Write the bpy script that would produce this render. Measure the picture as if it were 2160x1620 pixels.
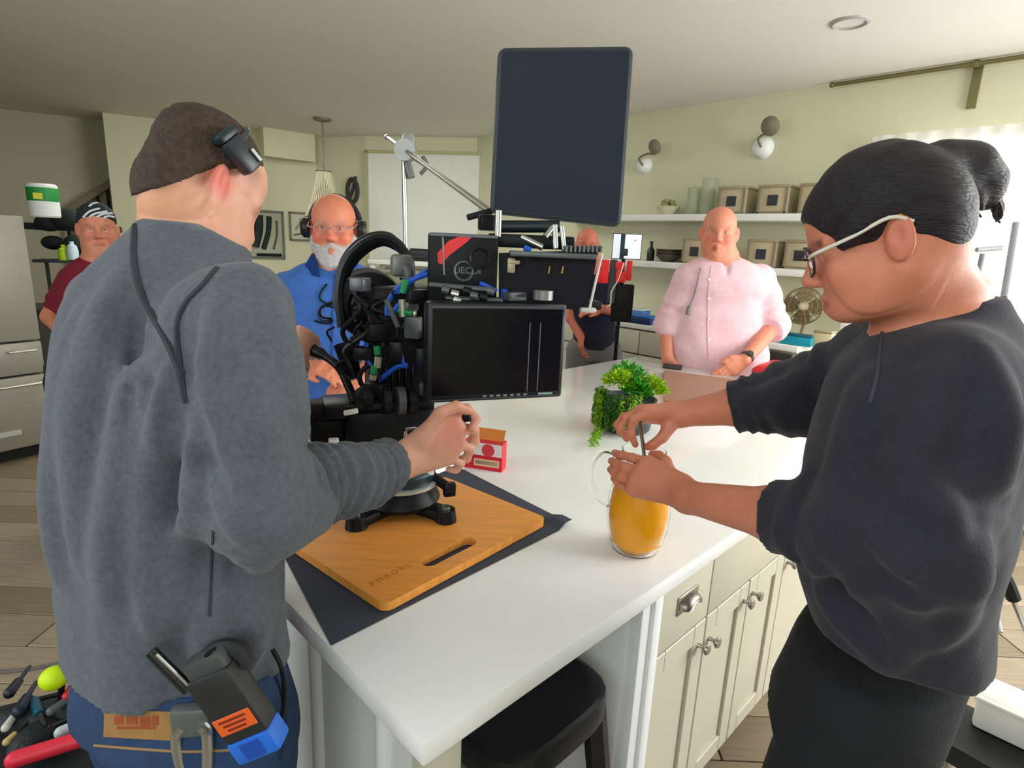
import bpy, bmesh, math, random
import numpy as np
from mathutils import Vector, Matrix

for o in list(bpy.data.objects):
    bpy.data.objects.remove(o, do_unlink=True)
SC = bpy.context.scene
COL = SC.collection

# ------------------------------------------------------------------ camera
CF, CYH, CROLL, CZ = 1230.0, 520.0, 2.5, 1.58
_p = math.atan((810 - CYH) / CF)
_f = np.array([0, math.cos(_p), -math.sin(_p)])
_u = np.array([0, math.sin(_p), math.cos(_p)])
_r = np.array([1.0, 0, 0])
_a = math.radians(CROLL)
CR = _r * math.cos(_a) + _u * math.sin(_a)
CU = -_r * math.sin(_a) + _u * math.cos(_a)
CO = np.array([0, 0, CZ])
cam_d = bpy.data.cameras.new('camera')
cam_d.sensor_fit = 'HORIZONTAL'
cam_d.sensor_width = 36.0
cam_d.lens = CF / 2160 * 36.0
cam_d.clip_start = 0.02
cam = bpy.data.objects.new('camera', cam_d)
COL.objects.link(cam)
cam.matrix_world = Matrix(((CR[0], CU[0], -_f[0], 0), (CR[1], CU[1], -_f[1], 0), (CR[2], CU[2], -_f[2], CZ), (0, 0, 0, 1)))
SC.camera = cam


def ray(x, y):
    return _f + CR * (x - 1080) / CF - CU * (y - 810) / CF


def at(x, y, Y):
    """world point seen at photo pixel x, y lying at depth Y (metres in front)"""
    d = ray(x, y)
    return CO + d * (Y / d[1])


def onz(x, y, z):
    d = ray(x, y)
    return CO + d * ((z - CZ) / d[2])


CT = 0.92                      # worktop height
NEAR = onz(893, 1570, CT)      # near corner of the island
S2 = math.sqrt(0.5)
UU = np.array([S2, S2, 0.0])
VV = np.array([-S2, S2, 0.0])


def I(u, v, z):
    """island / room frame: u along the island, v across it"""
    p = NEAR + UU * u + VV * v
    return np.array([p[0], p[1], z])


# ------------------------------------------------------------------ light
SC.view_settings.view_transform = 'Standard'
SC.view_settings.look = 'None'
SC.view_settings.gamma = 1.0
SC.view_settings.use_curve_mapping = False
SC.view_settings.exposure = 0.45
try:
    SC.cycles.sample_clamp_indirect = 6.0      # keeps stray fireflies down
except Exception:
    pass
W = bpy.data.worlds.new('sky')
SC.world = W
W.use_nodes = True
wn = W.node_tree.nodes
bg = wn['Background']
bg.inputs[0].default_value = (0.93, 0.97, 1.0, 1)
bg.inputs[1].default_value = 15.0


def area(name, loc, target, sx, sy, power, col=(1, 1, 1)):
    l = bpy.data.lights.new(name, 'AREA')
    l.shape = 'RECTANGLE'
    l.size, l.size_y = sx, sy
    l.energy = power
    l.color = col
    o = bpy.data.objects.new(name, l)
    COL.objects.link(o)
    o.location = Vector(loc)
    d = Vector(target) - Vector(loc)
    o.rotation_euler = d.to_track_quat('-Z', 'Y').to_euler()
    return o


area('window_daylight', I(3.2, -2.35, 1.9), I(1.4, 0.6, 1.0), 2.6, 2.0, 140, (0.98, 0.99, 1.0))
area('ceiling_fill', I(1.2, 0.9, 2.8), I(1.2, 0.9, 0), 3.0, 2.2, 38, (1.0, 0.99, 0.96))  # added fill lamp standing in for light off the ceiling
area('rear_fill', (-0.6, -1.6, 2.3), (-0.3, 2.5, 1.0), 3.0, 2.0, 42, (0.86, 0.94, 1.0))  # added fill from behind the camera; the wall there has no window
area('side_fill', (-3.0, 0.2, 1.9), (-0.5, 1.1, 1.2), 1.4, 1.6, 30, (0.92, 0.96, 1.0))  # added side fill so the grey sweatshirt looks less flat; no opening there
area('back_ceiling_area', (-1.8, 5.0, 2.72), (-1.8, 5.2, 0.0), 2.4, 1.4, 45, (1.0, 1.0, 0.93))  # downward area light just under the ceiling, towards the back of the room


# ------------------------------------------------------------------ materials
MATS = {}


def srgb(r, g, b):
    f = lambda c: ((c / 255) / 12.92) if c / 255 <= 0.04045 else (((c / 255) + 0.055) / 1.055) ** 2.4
    return (f(r), f(g), f(b), 1.0)


def mat(name, rgb, rough=0.6, metal=0.0, var=0.0, scale=8.0, stretch=(1, 1, 1), bump=0.0, bscale=60.0, vcol=False,
        emit=None, estr=1.0, trans=0.0, ior=1.45, coat=0.0, sss=0.0, sheen=0.0, bstretch=None, alpha=1.0, spec=0.5):
    if name in MATS:
        return MATS[name]
    m = bpy.data.materials.new(name)
    m.use_nodes = True
    nt = m.node_tree
    b = nt.nodes['Principled BSDF']
    c = srgb(*rgb)
    b.inputs['Base Color'].default_value = c
    b.inputs['Roughness'].default_value = rough
    b.inputs['Metallic'].default_value = metal
    b.inputs['Transmission Weight'].default_value = trans
    b.inputs['IOR'].default_value = ior
    b.inputs['Coat Weight'].default_value = coat
    b.inputs['Specular IOR Level'].default_value = spec
    if sss:
        b.inputs['Subsurface Weight'].default_value = sss
        b.inputs['Subsurface Radius'].default_value = (0.012, 0.005, 0.003)
        b.inputs['Subsurface Scale'].default_value = 1.0
    if sheen:
        b.inputs['Sheen Weight'].default_value = sheen
    b.inputs['Alpha'].default_value = alpha
    if emit:
        b.inputs['Emission Color'].default_value = srgb(*emit)
        b.inputs['Emission Strength'].default_value = estr
    tc = nt.nodes.new('ShaderNodeTexCoord')

    def noise(sc, st, det=4.0):
        mp = nt.nodes.new('ShaderNodeMapping')
        mp.inputs['Scale'].default_value = st
        nt.links.new(tc.outputs['Object'], mp.inputs[0])
        n = nt.nodes.new('ShaderNodeTexNoise')
        n.inputs['Scale'].default_value = sc
        n.inputs['Detail'].default_value = det
        nt.links.new(mp.outputs[0], n.inputs['Vector'])
        return n
    base = None
    if vcol:
        a = nt.nodes.new('ShaderNodeAttribute')
        a.attribute_name = 'Col'
        base = a.outputs['Color']
    if var:
        n = noise(scale, stretch)
        mr = nt.nodes.new('ShaderNodeMapRange')
        mr.inputs['From Min'].default_value = 0.3
        mr.inputs['From Max'].default_value = 0.7
        mr.inputs['To Min'].default_value = 1 - var
        mr.inputs['To Max'].default_value = 1 + var
        nt.links.new(n.outputs[0], mr.inputs[0])
        mx = nt.nodes.new('ShaderNodeVectorMath')
        mx.operation = 'SCALE'
        if base:
            nt.links.new(base, mx.inputs[0])
        else:
            mx.inputs[0].default_value = c[:3]
        nt.links.new(mr.outputs[0], mx.inputs['Scale'])
        base = mx.outputs[0]
    if base:
        nt.links.new(base, b.inputs['Base Color'])
    if bump:
        n = noise(bscale, bstretch or stretch, 5.0)
        bp = nt.nodes.new('ShaderNodeBump')
        bp.inputs['Strength'].default_value = bump
        bp.inputs['Distance'].default_value = 0.01
        nt.links.new(n.outputs[0], bp.inputs['Height'])
        nt.links.new(bp.outputs[0], b.inputs['Normal'])
    MATS[name] = m
    return m


# ------------------------------------------------------------------ objects
def link(name, me, m=None, parent=None):
    o = bpy.data.objects.new(name, me)
    COL.objects.link(o)
    if m is not None:
        if isinstance(m, (list, tuple)):
            for k in m:
                me.materials.append(k)
        else:
            me.materials.append(m)
    if parent is not None:
        o.parent = parent
        o.matrix_parent_inverse = Matrix.Translation(-parent.location) if False else parent_inv(parent)
    return o


def parent_inv(p):
    return world_of(p).inverted()


def world_of(o):
    m = o.matrix_basis.copy()
    if o.parent is not None:
        m = world_of(o.parent) @ o.matrix_parent_inverse @ m
    return m


def empty(name, loc, label=None, cat=None, group=None, rz=0.0):
    o = bpy.data.objects.new(name, None)
    o.empty_display_size = 0.1
    COL.objects.link(o)
    o.location = Vector(loc)
    o.rotation_euler = (0, 0, rz)
    tag(o, label, cat, group)
    return o


def tag(o, label=None, cat=None, group=None, kind=None):
    if label: o['label'] = label
    if cat: o['category'] = cat
    if group: o['group'] = group
    if kind: o['kind'] = kind
    return o


def struct(o):
    o['kind'] = 'structure'
    return o


def copytree(o, parent=None):
    c = o.copy()
    COL.objects.link(c)
    if parent is not None:
        c.parent = parent
        c.matrix_parent_inverse = o.matrix_parent_inverse.copy()
    for ch in list(o.children):
        copytree(ch, c)
    return c


class MB:
    """mesh builder in world coordinates; build() links ONE mesh object"""

    def __init__(s):
        s.bm = bmesh.new()

    def box(s, c, d, R=None, bev=0.0, seg=2):
        """c centre, d full sizes, R columns = axes"""
        r = bmesh.ops.create_cube(s.bm, size=1.0)
        vs = r['verts']
        M = Matrix.Identity(4)
        if R is not None:
            R = np.asarray(R)
            M = Matrix([list(R[i]) + [0] for i in range(3)] + [[0, 0, 0, 1]])
        T = Matrix.Translation(Vector(c)) @ M @ Matrix.Diagonal((d[0], d[1], d[2], 1))
        bmesh.ops.transform(s.bm, matrix=T, verts=vs)
        if bev > 0:
            es = list({e for v in vs for e in v.link_edges})
            bmesh.ops.bevel(s.bm, geom=es, offset=bev, segments=seg, profile=0.5, affect='EDGES')
        return s

    def cyl(s, a, b, ra, rb=None, n=20, caps=True):
        a, b = Vector(a), Vector(b)
        rb = ra if rb is None else rb
        d = b - a
        L = d.length
        r = bmesh.ops.create_cone(s.bm, cap_ends=caps, segments=n, radius1=ra, radius2=rb, depth=L)
        q = d.to_track_quat('Z', 'Y').to_matrix().to_4x4()
        bmesh.ops.transform(s.bm, matrix=Matrix.Translation((a + b) / 2) @ q, verts=r['verts'])
        return s

    def sph(s, c, r, R=None, n=20):
        q = bmesh.ops.create_uvsphere(s.bm, u_segments=n, v_segments=max(8, n // 2), radius=1.0)
        r = (r, r, r) if np.isscalar(r) else r
        M = Matrix.Identity(4)
        if R is not None:
            R = np.asarray(R)
            M = Matrix([list(R[i]) + [0] for i in range(3)] + [[0, 0, 0, 1]])
        bmesh.ops.transform(s.bm, matrix=Matrix.Translation(Vector(c)) @ M @ Matrix.Diagonal((r[0], r[1], r[2], 1)), verts=q['verts'])
        return s

    def tube(s, pts, r, n=8, closed=False, smooth=4):
        P = [np.array(p, float) for p in pts]
        if smooth > 1 and len(P) > 2:
            P = catmull(P, smooth, closed)
        N = len(P)
        rr = r if callable(r) else (lambda t: r)
        rings = []
        prev = None
        for i in range(N):
            if closed:
                t = P[(i + 1) % N] - P[i - 1]
            else:
                t = P[min(i + 1, N - 1)] - P[max(i - 1, 0)]
            t = t / (np.linalg.norm(t) + 1e-9)
            if prev is None:
                up = np.array([0, 0, 1.0]) if abs(t[2]) < 0.9 else np.array([1.0, 0, 0])
            else:
                up = prev
            x = np.cross(up, t)
            x /= np.linalg.norm(x) + 1e-9
            y = np.cross(t, x)
            prev = y
            R = rr(i / max(1, N - 1))
            rings.append([s.bm.verts.new(P[i] + R * (x * math.cos(2 * math.pi * k / n) + y * math.sin(2 * math.pi * k / n))) for k in range(n)])
        m = N if closed else N - 1
        for i in range(m):
            a, b = rings[i], rings[(i + 1) % N]
            for k in range(n):
                s.bm.faces.new((a[k], a[(k + 1) % n], b[(k + 1) % n], b[k]))
        if not closed:
            s.bm.faces.new(rings[0][::-1])
            s.bm.faces.new(rings[-1])
        return s

    def lathe(s, prof, o, R=None, n=28, cap=True):
        """prof [(r, h)], axis = third column of R"""
        o = np.array(o, float)
        R = np.eye(3) if R is None else np.asarray(R)
        rings = []
        for (r, h) in prof:
            if r < 1e-6:
                rings.append([s.bm.verts.new(o + R[:, 2] * h)])
            else:
                rings.append([s.bm.verts.new(o + R[:, 2] * h + r * (R[:, 0] * math.cos(2 * math.pi * k / n) + R[:, 1] * math.sin(2 * math.pi * k / n))) for k in range(n)])
        for a, b in zip(rings[:-1], rings[1:]):
            for k in range(n):
                k2 = (k + 1) % n
                if len(a) == 1 and len(b) == 1:
                    continue
                if len(a) == 1:
                    s.bm.faces.new((a[0], b[k2], b[k]))
                elif len(b) == 1:
                    s.bm.faces.new((a[k], a[k2], b[0]))
                else:
                    s.bm.faces.new((a[k], a[k2], b[k2], b[k]))
        return s

    def prism(s, poly, z0, z1, O=(0, 0, 0), R=None, holes=None, bev=0.0):
        """poly [(x, y)] extruded z0..z1 in frame R at O"""
        R = np.eye(3) if R is None else np.asarray(R)
        O = np.array(O, float)
        P = lambda x, y, z: O + R[:, 0] * x + R[:, 1] * y + R[:, 2] * z
        loops = [list(poly)] + [list(h) for h in (holes or [])]
        edges_top, edges_bot, sides = [], [], []
        for lp in loops:
            t = [s.bm.verts.new(P(x, y, z1)) for x, y in lp]
            b = [s.bm.verts.new(P(x, y, z0)) for x, y in lp]
            n = len(lp)
            for i in range(n):
                j = (i + 1) % n
                edges_top.append(s.bm.edges.new((t[i], t[j])))
                edges_bot.append(s.bm.edges.new((b[i], b[j])))
                s.bm.faces.new((t[i], b[i], b[j], t[j]))
        bmesh.ops.triangle_fill(s.bm, edges=edges_top, use_beauty=True)
        bmesh.ops.triangle_fill(s.bm, edges=edges_bot, use_beauty=True)
        return s

    def quad(s, a, b, c, d):
        s.bm.faces.new([s.bm.verts.new(np.array(p, float)) for p in (a, b, c, d)])
        return s

    def build(s, name, m=None, parent=None, smooth=None):
        bm = s.bm
        bmesh.ops.recalc_face_normals(bm, faces=bm.faces)
        if smooth is None:
            smooth = 35
        if smooth:
            lim = math.radians(smooth)
            for f in bm.faces:
                f.smooth = True
            for e in bm.edges:
                if len(e.link_faces) == 2 and e.calc_face_angle(0) > lim:
                    e.smooth = False
        me = bpy.data.meshes.new(name)
        # put the origin at the bottom centre of the shape
        if parent is None and len(bm.verts):
            co = np.array([v.co[:] for v in bm.verts])
            lo, hi = co.min(0), co.max(0)
            org = np.array([(lo[0] + hi[0]) / 2, (lo[1] + hi[1]) / 2, lo[2]])
            bmesh.ops.translate(bm, vec=Vector(-org), verts=bm.verts)
        else:
            org = None
        bm.to_mesh(me)
        bm.free()
        o = link(name, me, m, parent)
        if org is not None:
            o.location = Vector(org)
        return o


def catmull(P, k=4, closed=False):
    P = [np.array(p, float) for p in P]
    n = len(P)
    out = []
    seg = n if closed else n - 1
    for i in range(seg):
        p0 = P[(i - 1) % n] if (closed or i > 0) else 2 * P[0] - P[1]
        p1, p2 = P[i], P[(i + 1) % n]
        p3 = P[(i + 2) % n] if (closed or i + 2 < n) else 2 * P[-1] - P[-2]
        for j in range(k):
            t = j / k
            out.append(0.5 * (2 * p1 + (p2 - p0) * t + (2 * p0 - 5 * p1 + 4 * p2 - p3) * t * t + (3 * p1 - p0 - 3 * p2 + p3) * t ** 3))
    if not closed:
        out.append(P[-1])
    return out


def unit(v):
    v = np.array(v, float)
    return v / (np.linalg.norm(v) + 1e-12)


def frame(z, x=None):
    """3x3 with third column z and first column near x"""
    z = unit(z)
    x = np.array([1.0, 0, 0]) if x is None else np.array(x, float)
    if abs(np.dot(unit(x), z)) > 0.98:
        x = np.array([0, 1.0, 0])
    x = unit(x - z * np.dot(x, z))
    y = np.cross(z, x)
    return np.stack([x, y, z], 1)


def zrot(deg):
    a = math.radians(deg)
    return np.array([[math.cos(a), -math.sin(a), 0], [math.sin(a), math.cos(a), 0], [0, 0, 1.0]])


RI = np.stack([UU, VV, np.array([0, 0, 1.0])], 1)    # island frame as rotation


def strokes_text(mb, pts_list, w):
    pass


def text_mesh(body, size, O, R, m, name, parent=None, extrude=0.0006, align='LEFT'):
    cu = bpy.data.curves.new(name, 'FONT')
    cu.body = body
    cu.size = size
    cu.extrude = extrude
    cu.align_x = align
    o = bpy.data.objects.new(name + '_tmp', cu)
    COL.objects.link(o)
    dg = bpy.context.evaluated_depsgraph_get()
    me = bpy.data.meshes.new_from_object(o.evaluated_get(dg))
    bpy.data.objects.remove(o, do_unlink=True)
    R = np.asarray(R)
    M = Matrix([list(R[i]) + [O[i]] for i in range(3)] + [[0, 0, 0, 1]])
    me.transform(M)
    return link(name, me, m, parent)
# ------------------------------------------------------------------ distance fields -> one continuous mesh
def axis(lo, hi, h, fine=()):
    """coordinates from lo to hi with step h, finer inside the given (a, b, h) ranges"""
    out = [lo]
    x = lo
    while x < hi:
        st = h
        for (a, b, hh) in fine:
            if a <= x < b:
                st = min(st, hh)
            elif x < a < x + st:
                st = max(hh, a - x)
        x += st
        out.append(x)
    return np.array(out, np.float32)


class Field:
    def __init__(s, xs, ys, zs):
        s.ax = [xs, ys, zs]
        s.D = np.full((len(xs), len(ys), len(zs)), 0.3, np.float32)

    def put(s, prim, k=0.0, op='add'):
        fn, lo, hi = prim
        m = k + 0.03
        sl = []
        for i in range(3):
            a = int(np.searchsorted(s.ax[i], lo[i] - m))
            b = int(np.searchsorted(s.ax[i], hi[i] + m))
            if b <= a:
                return s
            sl.append(slice(a, b))
        sl = tuple(sl)
        X = s.ax[0][sl[0]][:, None, None]
        Y = s.ax[1][sl[1]][None, :, None]
        Z = s.ax[2][sl[2]][None, None, :]
        d = fn(X, Y, Z).astype(np.float32)
        c = s.D[sl]
        if op == 'add':
            r = np.minimum(c, d)
            if k > 0:
                h = np.maximum(k - np.abs(c - d), 0) / k
                r = r - h * h * (k / 4)
        elif op == 'sub':
            d = -d
            r = np.maximum(c, d)
            if k > 0:
                h = np.maximum(k - np.abs(c - d), 0) / k
                r = r + h * h * (k / 4)
        elif op == 'offset':          # d is an offset field, applied inside the box
            r = c + d
        elif op == 'and':
            r = np.maximum(c, d)
        s.D[sl] = r
        return s

    def wrinkle(s, amp, freq, seed=0, stretch=(1, 1, 1), lo=None, hi=None):
        rs = np.random.RandomState(seed)
        X = s.ax[0][:, None, None] * stretch[0]
        Y = s.ax[1][None, :, None] * stretch[1]
        Z = s.ax[2][None, None, :] * stretch[2]
        near = np.abs(s.D) < 0.03 + abs(amp)
        idx = np.nonzero(near)
        x = (s.ax[0] * stretch[0])[idx[0]]
        y = (s.ax[1] * stretch[1])[idx[1]]
        z = (s.ax[2] * stretch[2])[idx[2]]
        acc = np.zeros(len(x), np.float32)
        for o in range(5):
            k = rs.normal(size=3)
            k = k / np.linalg.norm(k) * freq * (1 + 0.5 * o)
            w = rs.normal(size=3)
            w = w / np.linalg.norm(w) * freq * 0.6
            acc += np.sin(x * k[0] + y * k[1] + z * k[2] + 1.6 * np.sin(x * w[0] + y * w[1] + z * w[2] + o) + rs.rand() * 6) / (1 + 0.6 * o)
        s.D[idx] += amp * acc / 2.2
        return s

    def mesh(s, name):
        D = s.D
        D[0], D[-1] = np.maximum(D[0], .01), np.maximum(D[-1], .01)
        D[:, 0], D[:, -1] = np.maximum(D[:, 0], .01), np.maximum(D[:, -1], .01)
        D[:, :, 0], D[:, :, -1] = np.maximum(D[:, :, 0], .01), np.maximum(D[:, :, -1], .01)
        B = D < 0
        c = np.zeros((B.shape[0] - 1, B.shape[1] - 1, B.shape[2] - 1), np.uint8)
        for i in (0, 1):
            for j in (0, 1):
                for k in (0, 1):
                    c += B[i:B.shape[0] - 1 + i, j:B.shape[1] - 1 + j, k:B.shape[2] - 1 + k]
        act = (c > 0) & (c < 8)
        ii, jj, kk = np.nonzero(act)
        n = len(ii)
        vid = np.full(act.shape, -1, np.int32)
        vid[ii, jj, kk] = np.arange(n)
        x0, x1 = s.ax[0][ii], s.ax[0][ii + 1]
        y0, y1 = s.ax[1][jj], s.ax[1][jj + 1]
        z0, z1 = s.ax[2][kk], s.ax[2][kk + 1]
        cv = {}
        for a in (0, 1):
            for b in (0, 1):
                for q in (0, 1):
                    cv[a, b, q] = D[ii + a, jj + b, kk + q]
        acc = np.zeros((n, 3), np.float64)
        cnt = np.zeros(n)
        for ax in range(3):
            for a in (0, 1):
                for b in (0, 1):
                    p = [a, b]
                    p.insert(ax, 0)
                    q = [a, b]
                    q.insert(ax, 1)
                    d0, d1 = cv[tuple(p)], cv[tuple(q)]
                    m = (d0 < 0) != (d1 < 0)
                    t = np.where(m, d0 / np.where(m, d0 - d1, 1), 0)
                    f = [np.full(n, float(v)) for v in p]
                    f[ax] = t
                    acc[m, 0] += f[0][m]
                    acc[m, 1] += f[1][m]
                    acc[m, 2] += f[2][m]
                    cnt[m] += 1
        acc /= cnt[:, None]
        V = np.stack([x0 + acc[:, 0] * (x1 - x0), y0 + acc[:, 1] * (y1 - y0), z0 + acc[:, 2] * (z1 - z0)], 1)
        quads = []
        nx, ny, nz = D.shape
        # x edges
        e = B[:-1, 1:-1, 1:-1] != B[1:, 1:-1, 1:-1]
        i, j, k = np.nonzero(e)
        j, k = j + 1, k + 1
        q = np.stack([vid[i, j - 1, k - 1], vid[i, j, k - 1], vid[i, j, k], vid[i, j - 1, k]], 1)
        fl = B[i, j, k]
        q[~fl] = q[~fl][:, ::-1]
        quads.append(q)
        e = B[1:-1, :-1, 1:-1] != B[1:-1, 1:, 1:-1]
        i, j, k = np.nonzero(e)
        i, k = i + 1, k + 1
        q = np.stack([vid[i - 1, j, k - 1], vid[i - 1, j, k], vid[i, j, k], vid[i, j, k - 1]], 1)
        fl = B[i, j, k]
        q[~fl] = q[~fl][:, ::-1]
        quads.append(q)
        e = B[1:-1, 1:-1, :-1] != B[1:-1, 1:-1, 1:]
        i, j, k = np.nonzero(e)
        i, j = i + 1, j + 1
        q = np.stack([vid[i - 1, j - 1, k], vid[i, j - 1, k], vid[i, j, k], vid[i - 1, j, k]], 1)
        fl = B[i, j, k]
        q[~fl] = q[~fl][:, ::-1]
        quads.append(q)
        Q = np.concatenate(quads)
        # relax a little: Taubin
        A0 = np.concatenate([Q[:, 0], Q[:, 1], Q[:, 2], Q[:, 3]])
        A1 = np.concatenate([Q[:, 1], Q[:, 2], Q[:, 3], Q[:, 0]])
        deg = np.bincount(A0, minlength=n) + np.bincount(A1, minlength=n)
        for lam in (0.5, -0.52, 0.5, -0.52):
            S = np.zeros_like(V)
            for d in range(3):
                S[:, d] = np.bincount(A0, V[A1, d], n) + np.bincount(A1, V[A0, d], n)
            V = V + lam * (S / np.maximum(deg, 1)[:, None] - V)
        return mesh_np(name, V, Q)


def mesh_np(name, V, Q):
    me = bpy.data.meshes.new(name)
    me.vertices.add(len(V))
    me.vertices.foreach_set('co', np.ascontiguousarray(V, np.float32).ravel())
    w = Q.shape[1]
    me.loops.add(len(Q) * w)
    me.loops.foreach_set('vertex_index', np.ascontiguousarray(Q, np.int32).ravel())
    me.polygons.add(len(Q))
    me.polygons.foreach_set('loop_start', np.arange(0, len(Q) * w, w, dtype=np.int32))
    me.update(calc_edges=True)
    me.validate()
    me.polygons.foreach_set('use_smooth', np.ones(len(me.polygons), bool))
    return me


def paint(me, base, blobs=()):
    """point colours: base then soft blobs (centre, radius, rgb, strength)"""
    n = len(me.vertices)
    V = np.empty(n * 3, np.float32)
    me.vertices.foreach_get('co', V)
    V = V.reshape(-1, 3)
    C = np.tile(np.array(srgb(*base), np.float32), (n, 1))
    for (c, r, rgb, st) in blobs:
        if callable(c):
            w = c(V)
        else:
            d = np.linalg.norm((V - np.array(c)) if np.isscalar(r) else (V - np.array(c)), axis=1) / r
            w = np.clip(1.5 - 1.5 * d, 0, 1)
        w = (w * st)[:, None]
        C = C * (1 - w) + np.array(srgb(*rgb), np.float32) * w
    a = me.color_attributes.new('Col', 'FLOAT_COLOR', 'POINT')
    a.data.foreach_set('color', C.ravel())


def cone(a, b, ra, rb, flat=0, ring=None):
    """tapered capsule a->b; flat=1 cuts it square at b, 2 at both; ring=(amp, waves, twist) gathers"""
    a, b = np.array(a, float), np.array(b, float)
    ab = b - a
    L2 = ab @ ab
    L = math.sqrt(L2)
    R = frame(ab)
    mr = max(ra, rb) + (ring[0] if ring else 0)

    def fn(X, Y, Z):
        px, py, pz = X - a[0], Y - a[1], Z - a[2]
        t = (px * ab[0] + py * ab[1] + pz * ab[2]) / L2
        tc = np.clip(t, 0, 1)
        r = ra + (rb - ra) * tc
        if ring:
            u = px * R[0, 0] + py * R[1, 0] + pz * R[2, 0]
            v = px * R[0, 1] + py * R[1, 1] + pz * R[2, 1]
            an = np.arctan2(v, u)
            w = np.sin(2 * math.pi * ring[1] * t + ring[2] * np.sin(an + 1) + 0.8 * np.sin(2 * an) + 1.3 * np.sin(9 * t))
            r = r + ring[0] * w * np.clip(t * 4, 0, 1)
        qx, qy, qz = px - ab[0] * tc, py - ab[1] * tc, pz - ab[2] * tc
        d = np.sqrt(qx * qx + qy * qy + qz * qz) - r
        if flat:
            e = (t - 1) * L
            d = np.maximum(d, e)
            if flat == 2:
                d = np.maximum(d, -t * L)
        return d
    lo = np.minimum(a, b) - mr
    hi = np.maximum(a, b) + mr
    return fn, lo, hi


def ell(c, r, R=None):
    c = np.array(c, float)
    r = np.array(r, float)
    R = np.eye(3) if R is None else np.asarray(R)

    def fn(X, Y, Z):
        x, y, z = X - c[0], Y - c[1], Z - c[2]
        u = x * R[0, 0] + y * R[1, 0] + z * R[2, 0]
        v = x * R[0, 1] + y * R[1, 1] + z * R[2, 1]
        w = x * R[0, 2] + y * R[1, 2] + z * R[2, 2]
        k0 = np.sqrt((u / r[0]) ** 2 + (v / r[1]) ** 2 + (w / r[2]) ** 2)
        k1 = np.sqrt((u / r[0] ** 2) ** 2 + (v / r[1] ** 2) ** 2 + (w / r[2] ** 2) ** 2)
        return k0 * (k0 - 1) / np.maximum(k1, 1e-6)
    e = np.sqrt(((R * r) ** 2).sum(1))
    return fn, c - e, c + e


def rbox(c, h, R=None, rd=0.01):
    c = np.array(c, float)
    h = np.array(h, float) - rd
    R = np.eye(3) if R is None else np.asarray(R)

    def fn(X, Y, Z):
        x, y, z = X - c[0], Y - c[1], Z - c[2]
        q = []
        for i in range(3):
            q.append(np.abs(x * R[0, i] + y * R[1, i] + z * R[2, i]) - h[i])
        o = np.sqrt(np.maximum(q[0], 0) ** 2 + np.maximum(q[1], 0) ** 2 + np.maximum(q[2], 0) ** 2)
        return o + np.minimum(np.maximum(q[0], np.maximum(q[1], q[2])), 0) - rd
    e = (np.abs(R) * (h + rd)).sum(1)
    return fn, c - e, c + e


def half(p, n, lo, hi):
    """half space: inside is the side away from n"""
    p, n = np.array(p, float), unit(n)

    def fn(X, Y, Z):
        return (X - p[0]) * n[0] + (Y - p[1]) * n[1] + (Z - p[2]) * n[2]
    return fn, np.array(lo, float), np.array(hi, float)


def either(p, q):
    """union of two half spaces, used with op 'and'"""
    f1, lo, hi = p
    f2 = q[0]
    return (lambda X, Y, Z: np.minimum(f1(X, Y, Z), f2(X, Y, Z))), lo, hi


def loft(rows, heading, pw=2.4, cut=True):
    """vertical body: rows (z, cx, cy, half width a, half depth b) with rising z; heading in degrees (facing)"""
    rows = sorted(rows, key=lambda r: r[0])
    A = np.array(rows, float)
    z = A[:, 0]
    zz = np.linspace(z[0], z[-1], 240)
    # monotone-ish smooth: cubic hermite
    cols = []
    for k in range(1, 5):
        y = A[:, k]
        s = np.zeros(len(z))
        dz = np.diff(z)
        sl = np.diff(y) / dz
        s[1:-1] = (sl[:-1] * dz[1:] + sl[1:] * dz[:-1]) / (dz[1:] + dz[:-1])
        s[0], s[-1] = sl[0], sl[-1]
        i = np.clip(np.searchsorted(z, zz) - 1, 0, len(z) - 2)
        h = dz[i]
        t = (zz - z[i]) / h
        cols.append((1 + 2 * t) * (1 - t) ** 2 * y[i] + t * (1 - t) ** 2 * h * s[i] + t * t * (3 - 2 * t) * y[i + 1] + t * t * (t - 1) * h * s[i + 1])
    a = math.radians(heading)
    f = np.array([math.cos(a), math.sin(a)])
    l = np.array([-f[1], f[0]])

    def fn(X, Y, Z):
        zc = np.clip(Z, z[0], z[-1])
        cx, cy, aa, bb = [np.interp(zc, zz, c) for c in cols]
        x, y = X - cx, Y - cy
        u = np.abs(x * l[0] + y * l[1]) / aa
        v = np.abs(x * f[0] + y * f[1]) / bb
        k = (u ** pw + v ** pw) ** (1 / pw)
        d = (k - 1) * np.minimum(aa, bb)
        e = np.maximum(z[0] - Z, Z - z[-1])
        return np.maximum(d, e) if cut else np.where(e > 0, np.sqrt(np.maximum(d, 0) ** 2 + e * e), d)
    m = A[:, 3:5].max()
    lo = np.array([A[:, 1].min() - m, A[:, 2].min() - m, z[0]])
    hi = np.array([A[:, 1].max() + m, A[:, 2].max() + m, z[-1]])
    return fn, lo, hi


def chain(F, pts, rs, k=0.01, k0=None):
    for i in range(len(pts) - 1):
        F.put(cone(pts[i], pts[i + 1], rs[i], rs[i + 1]), k0 if (i == 0 and k0 is not None) else k)


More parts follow.
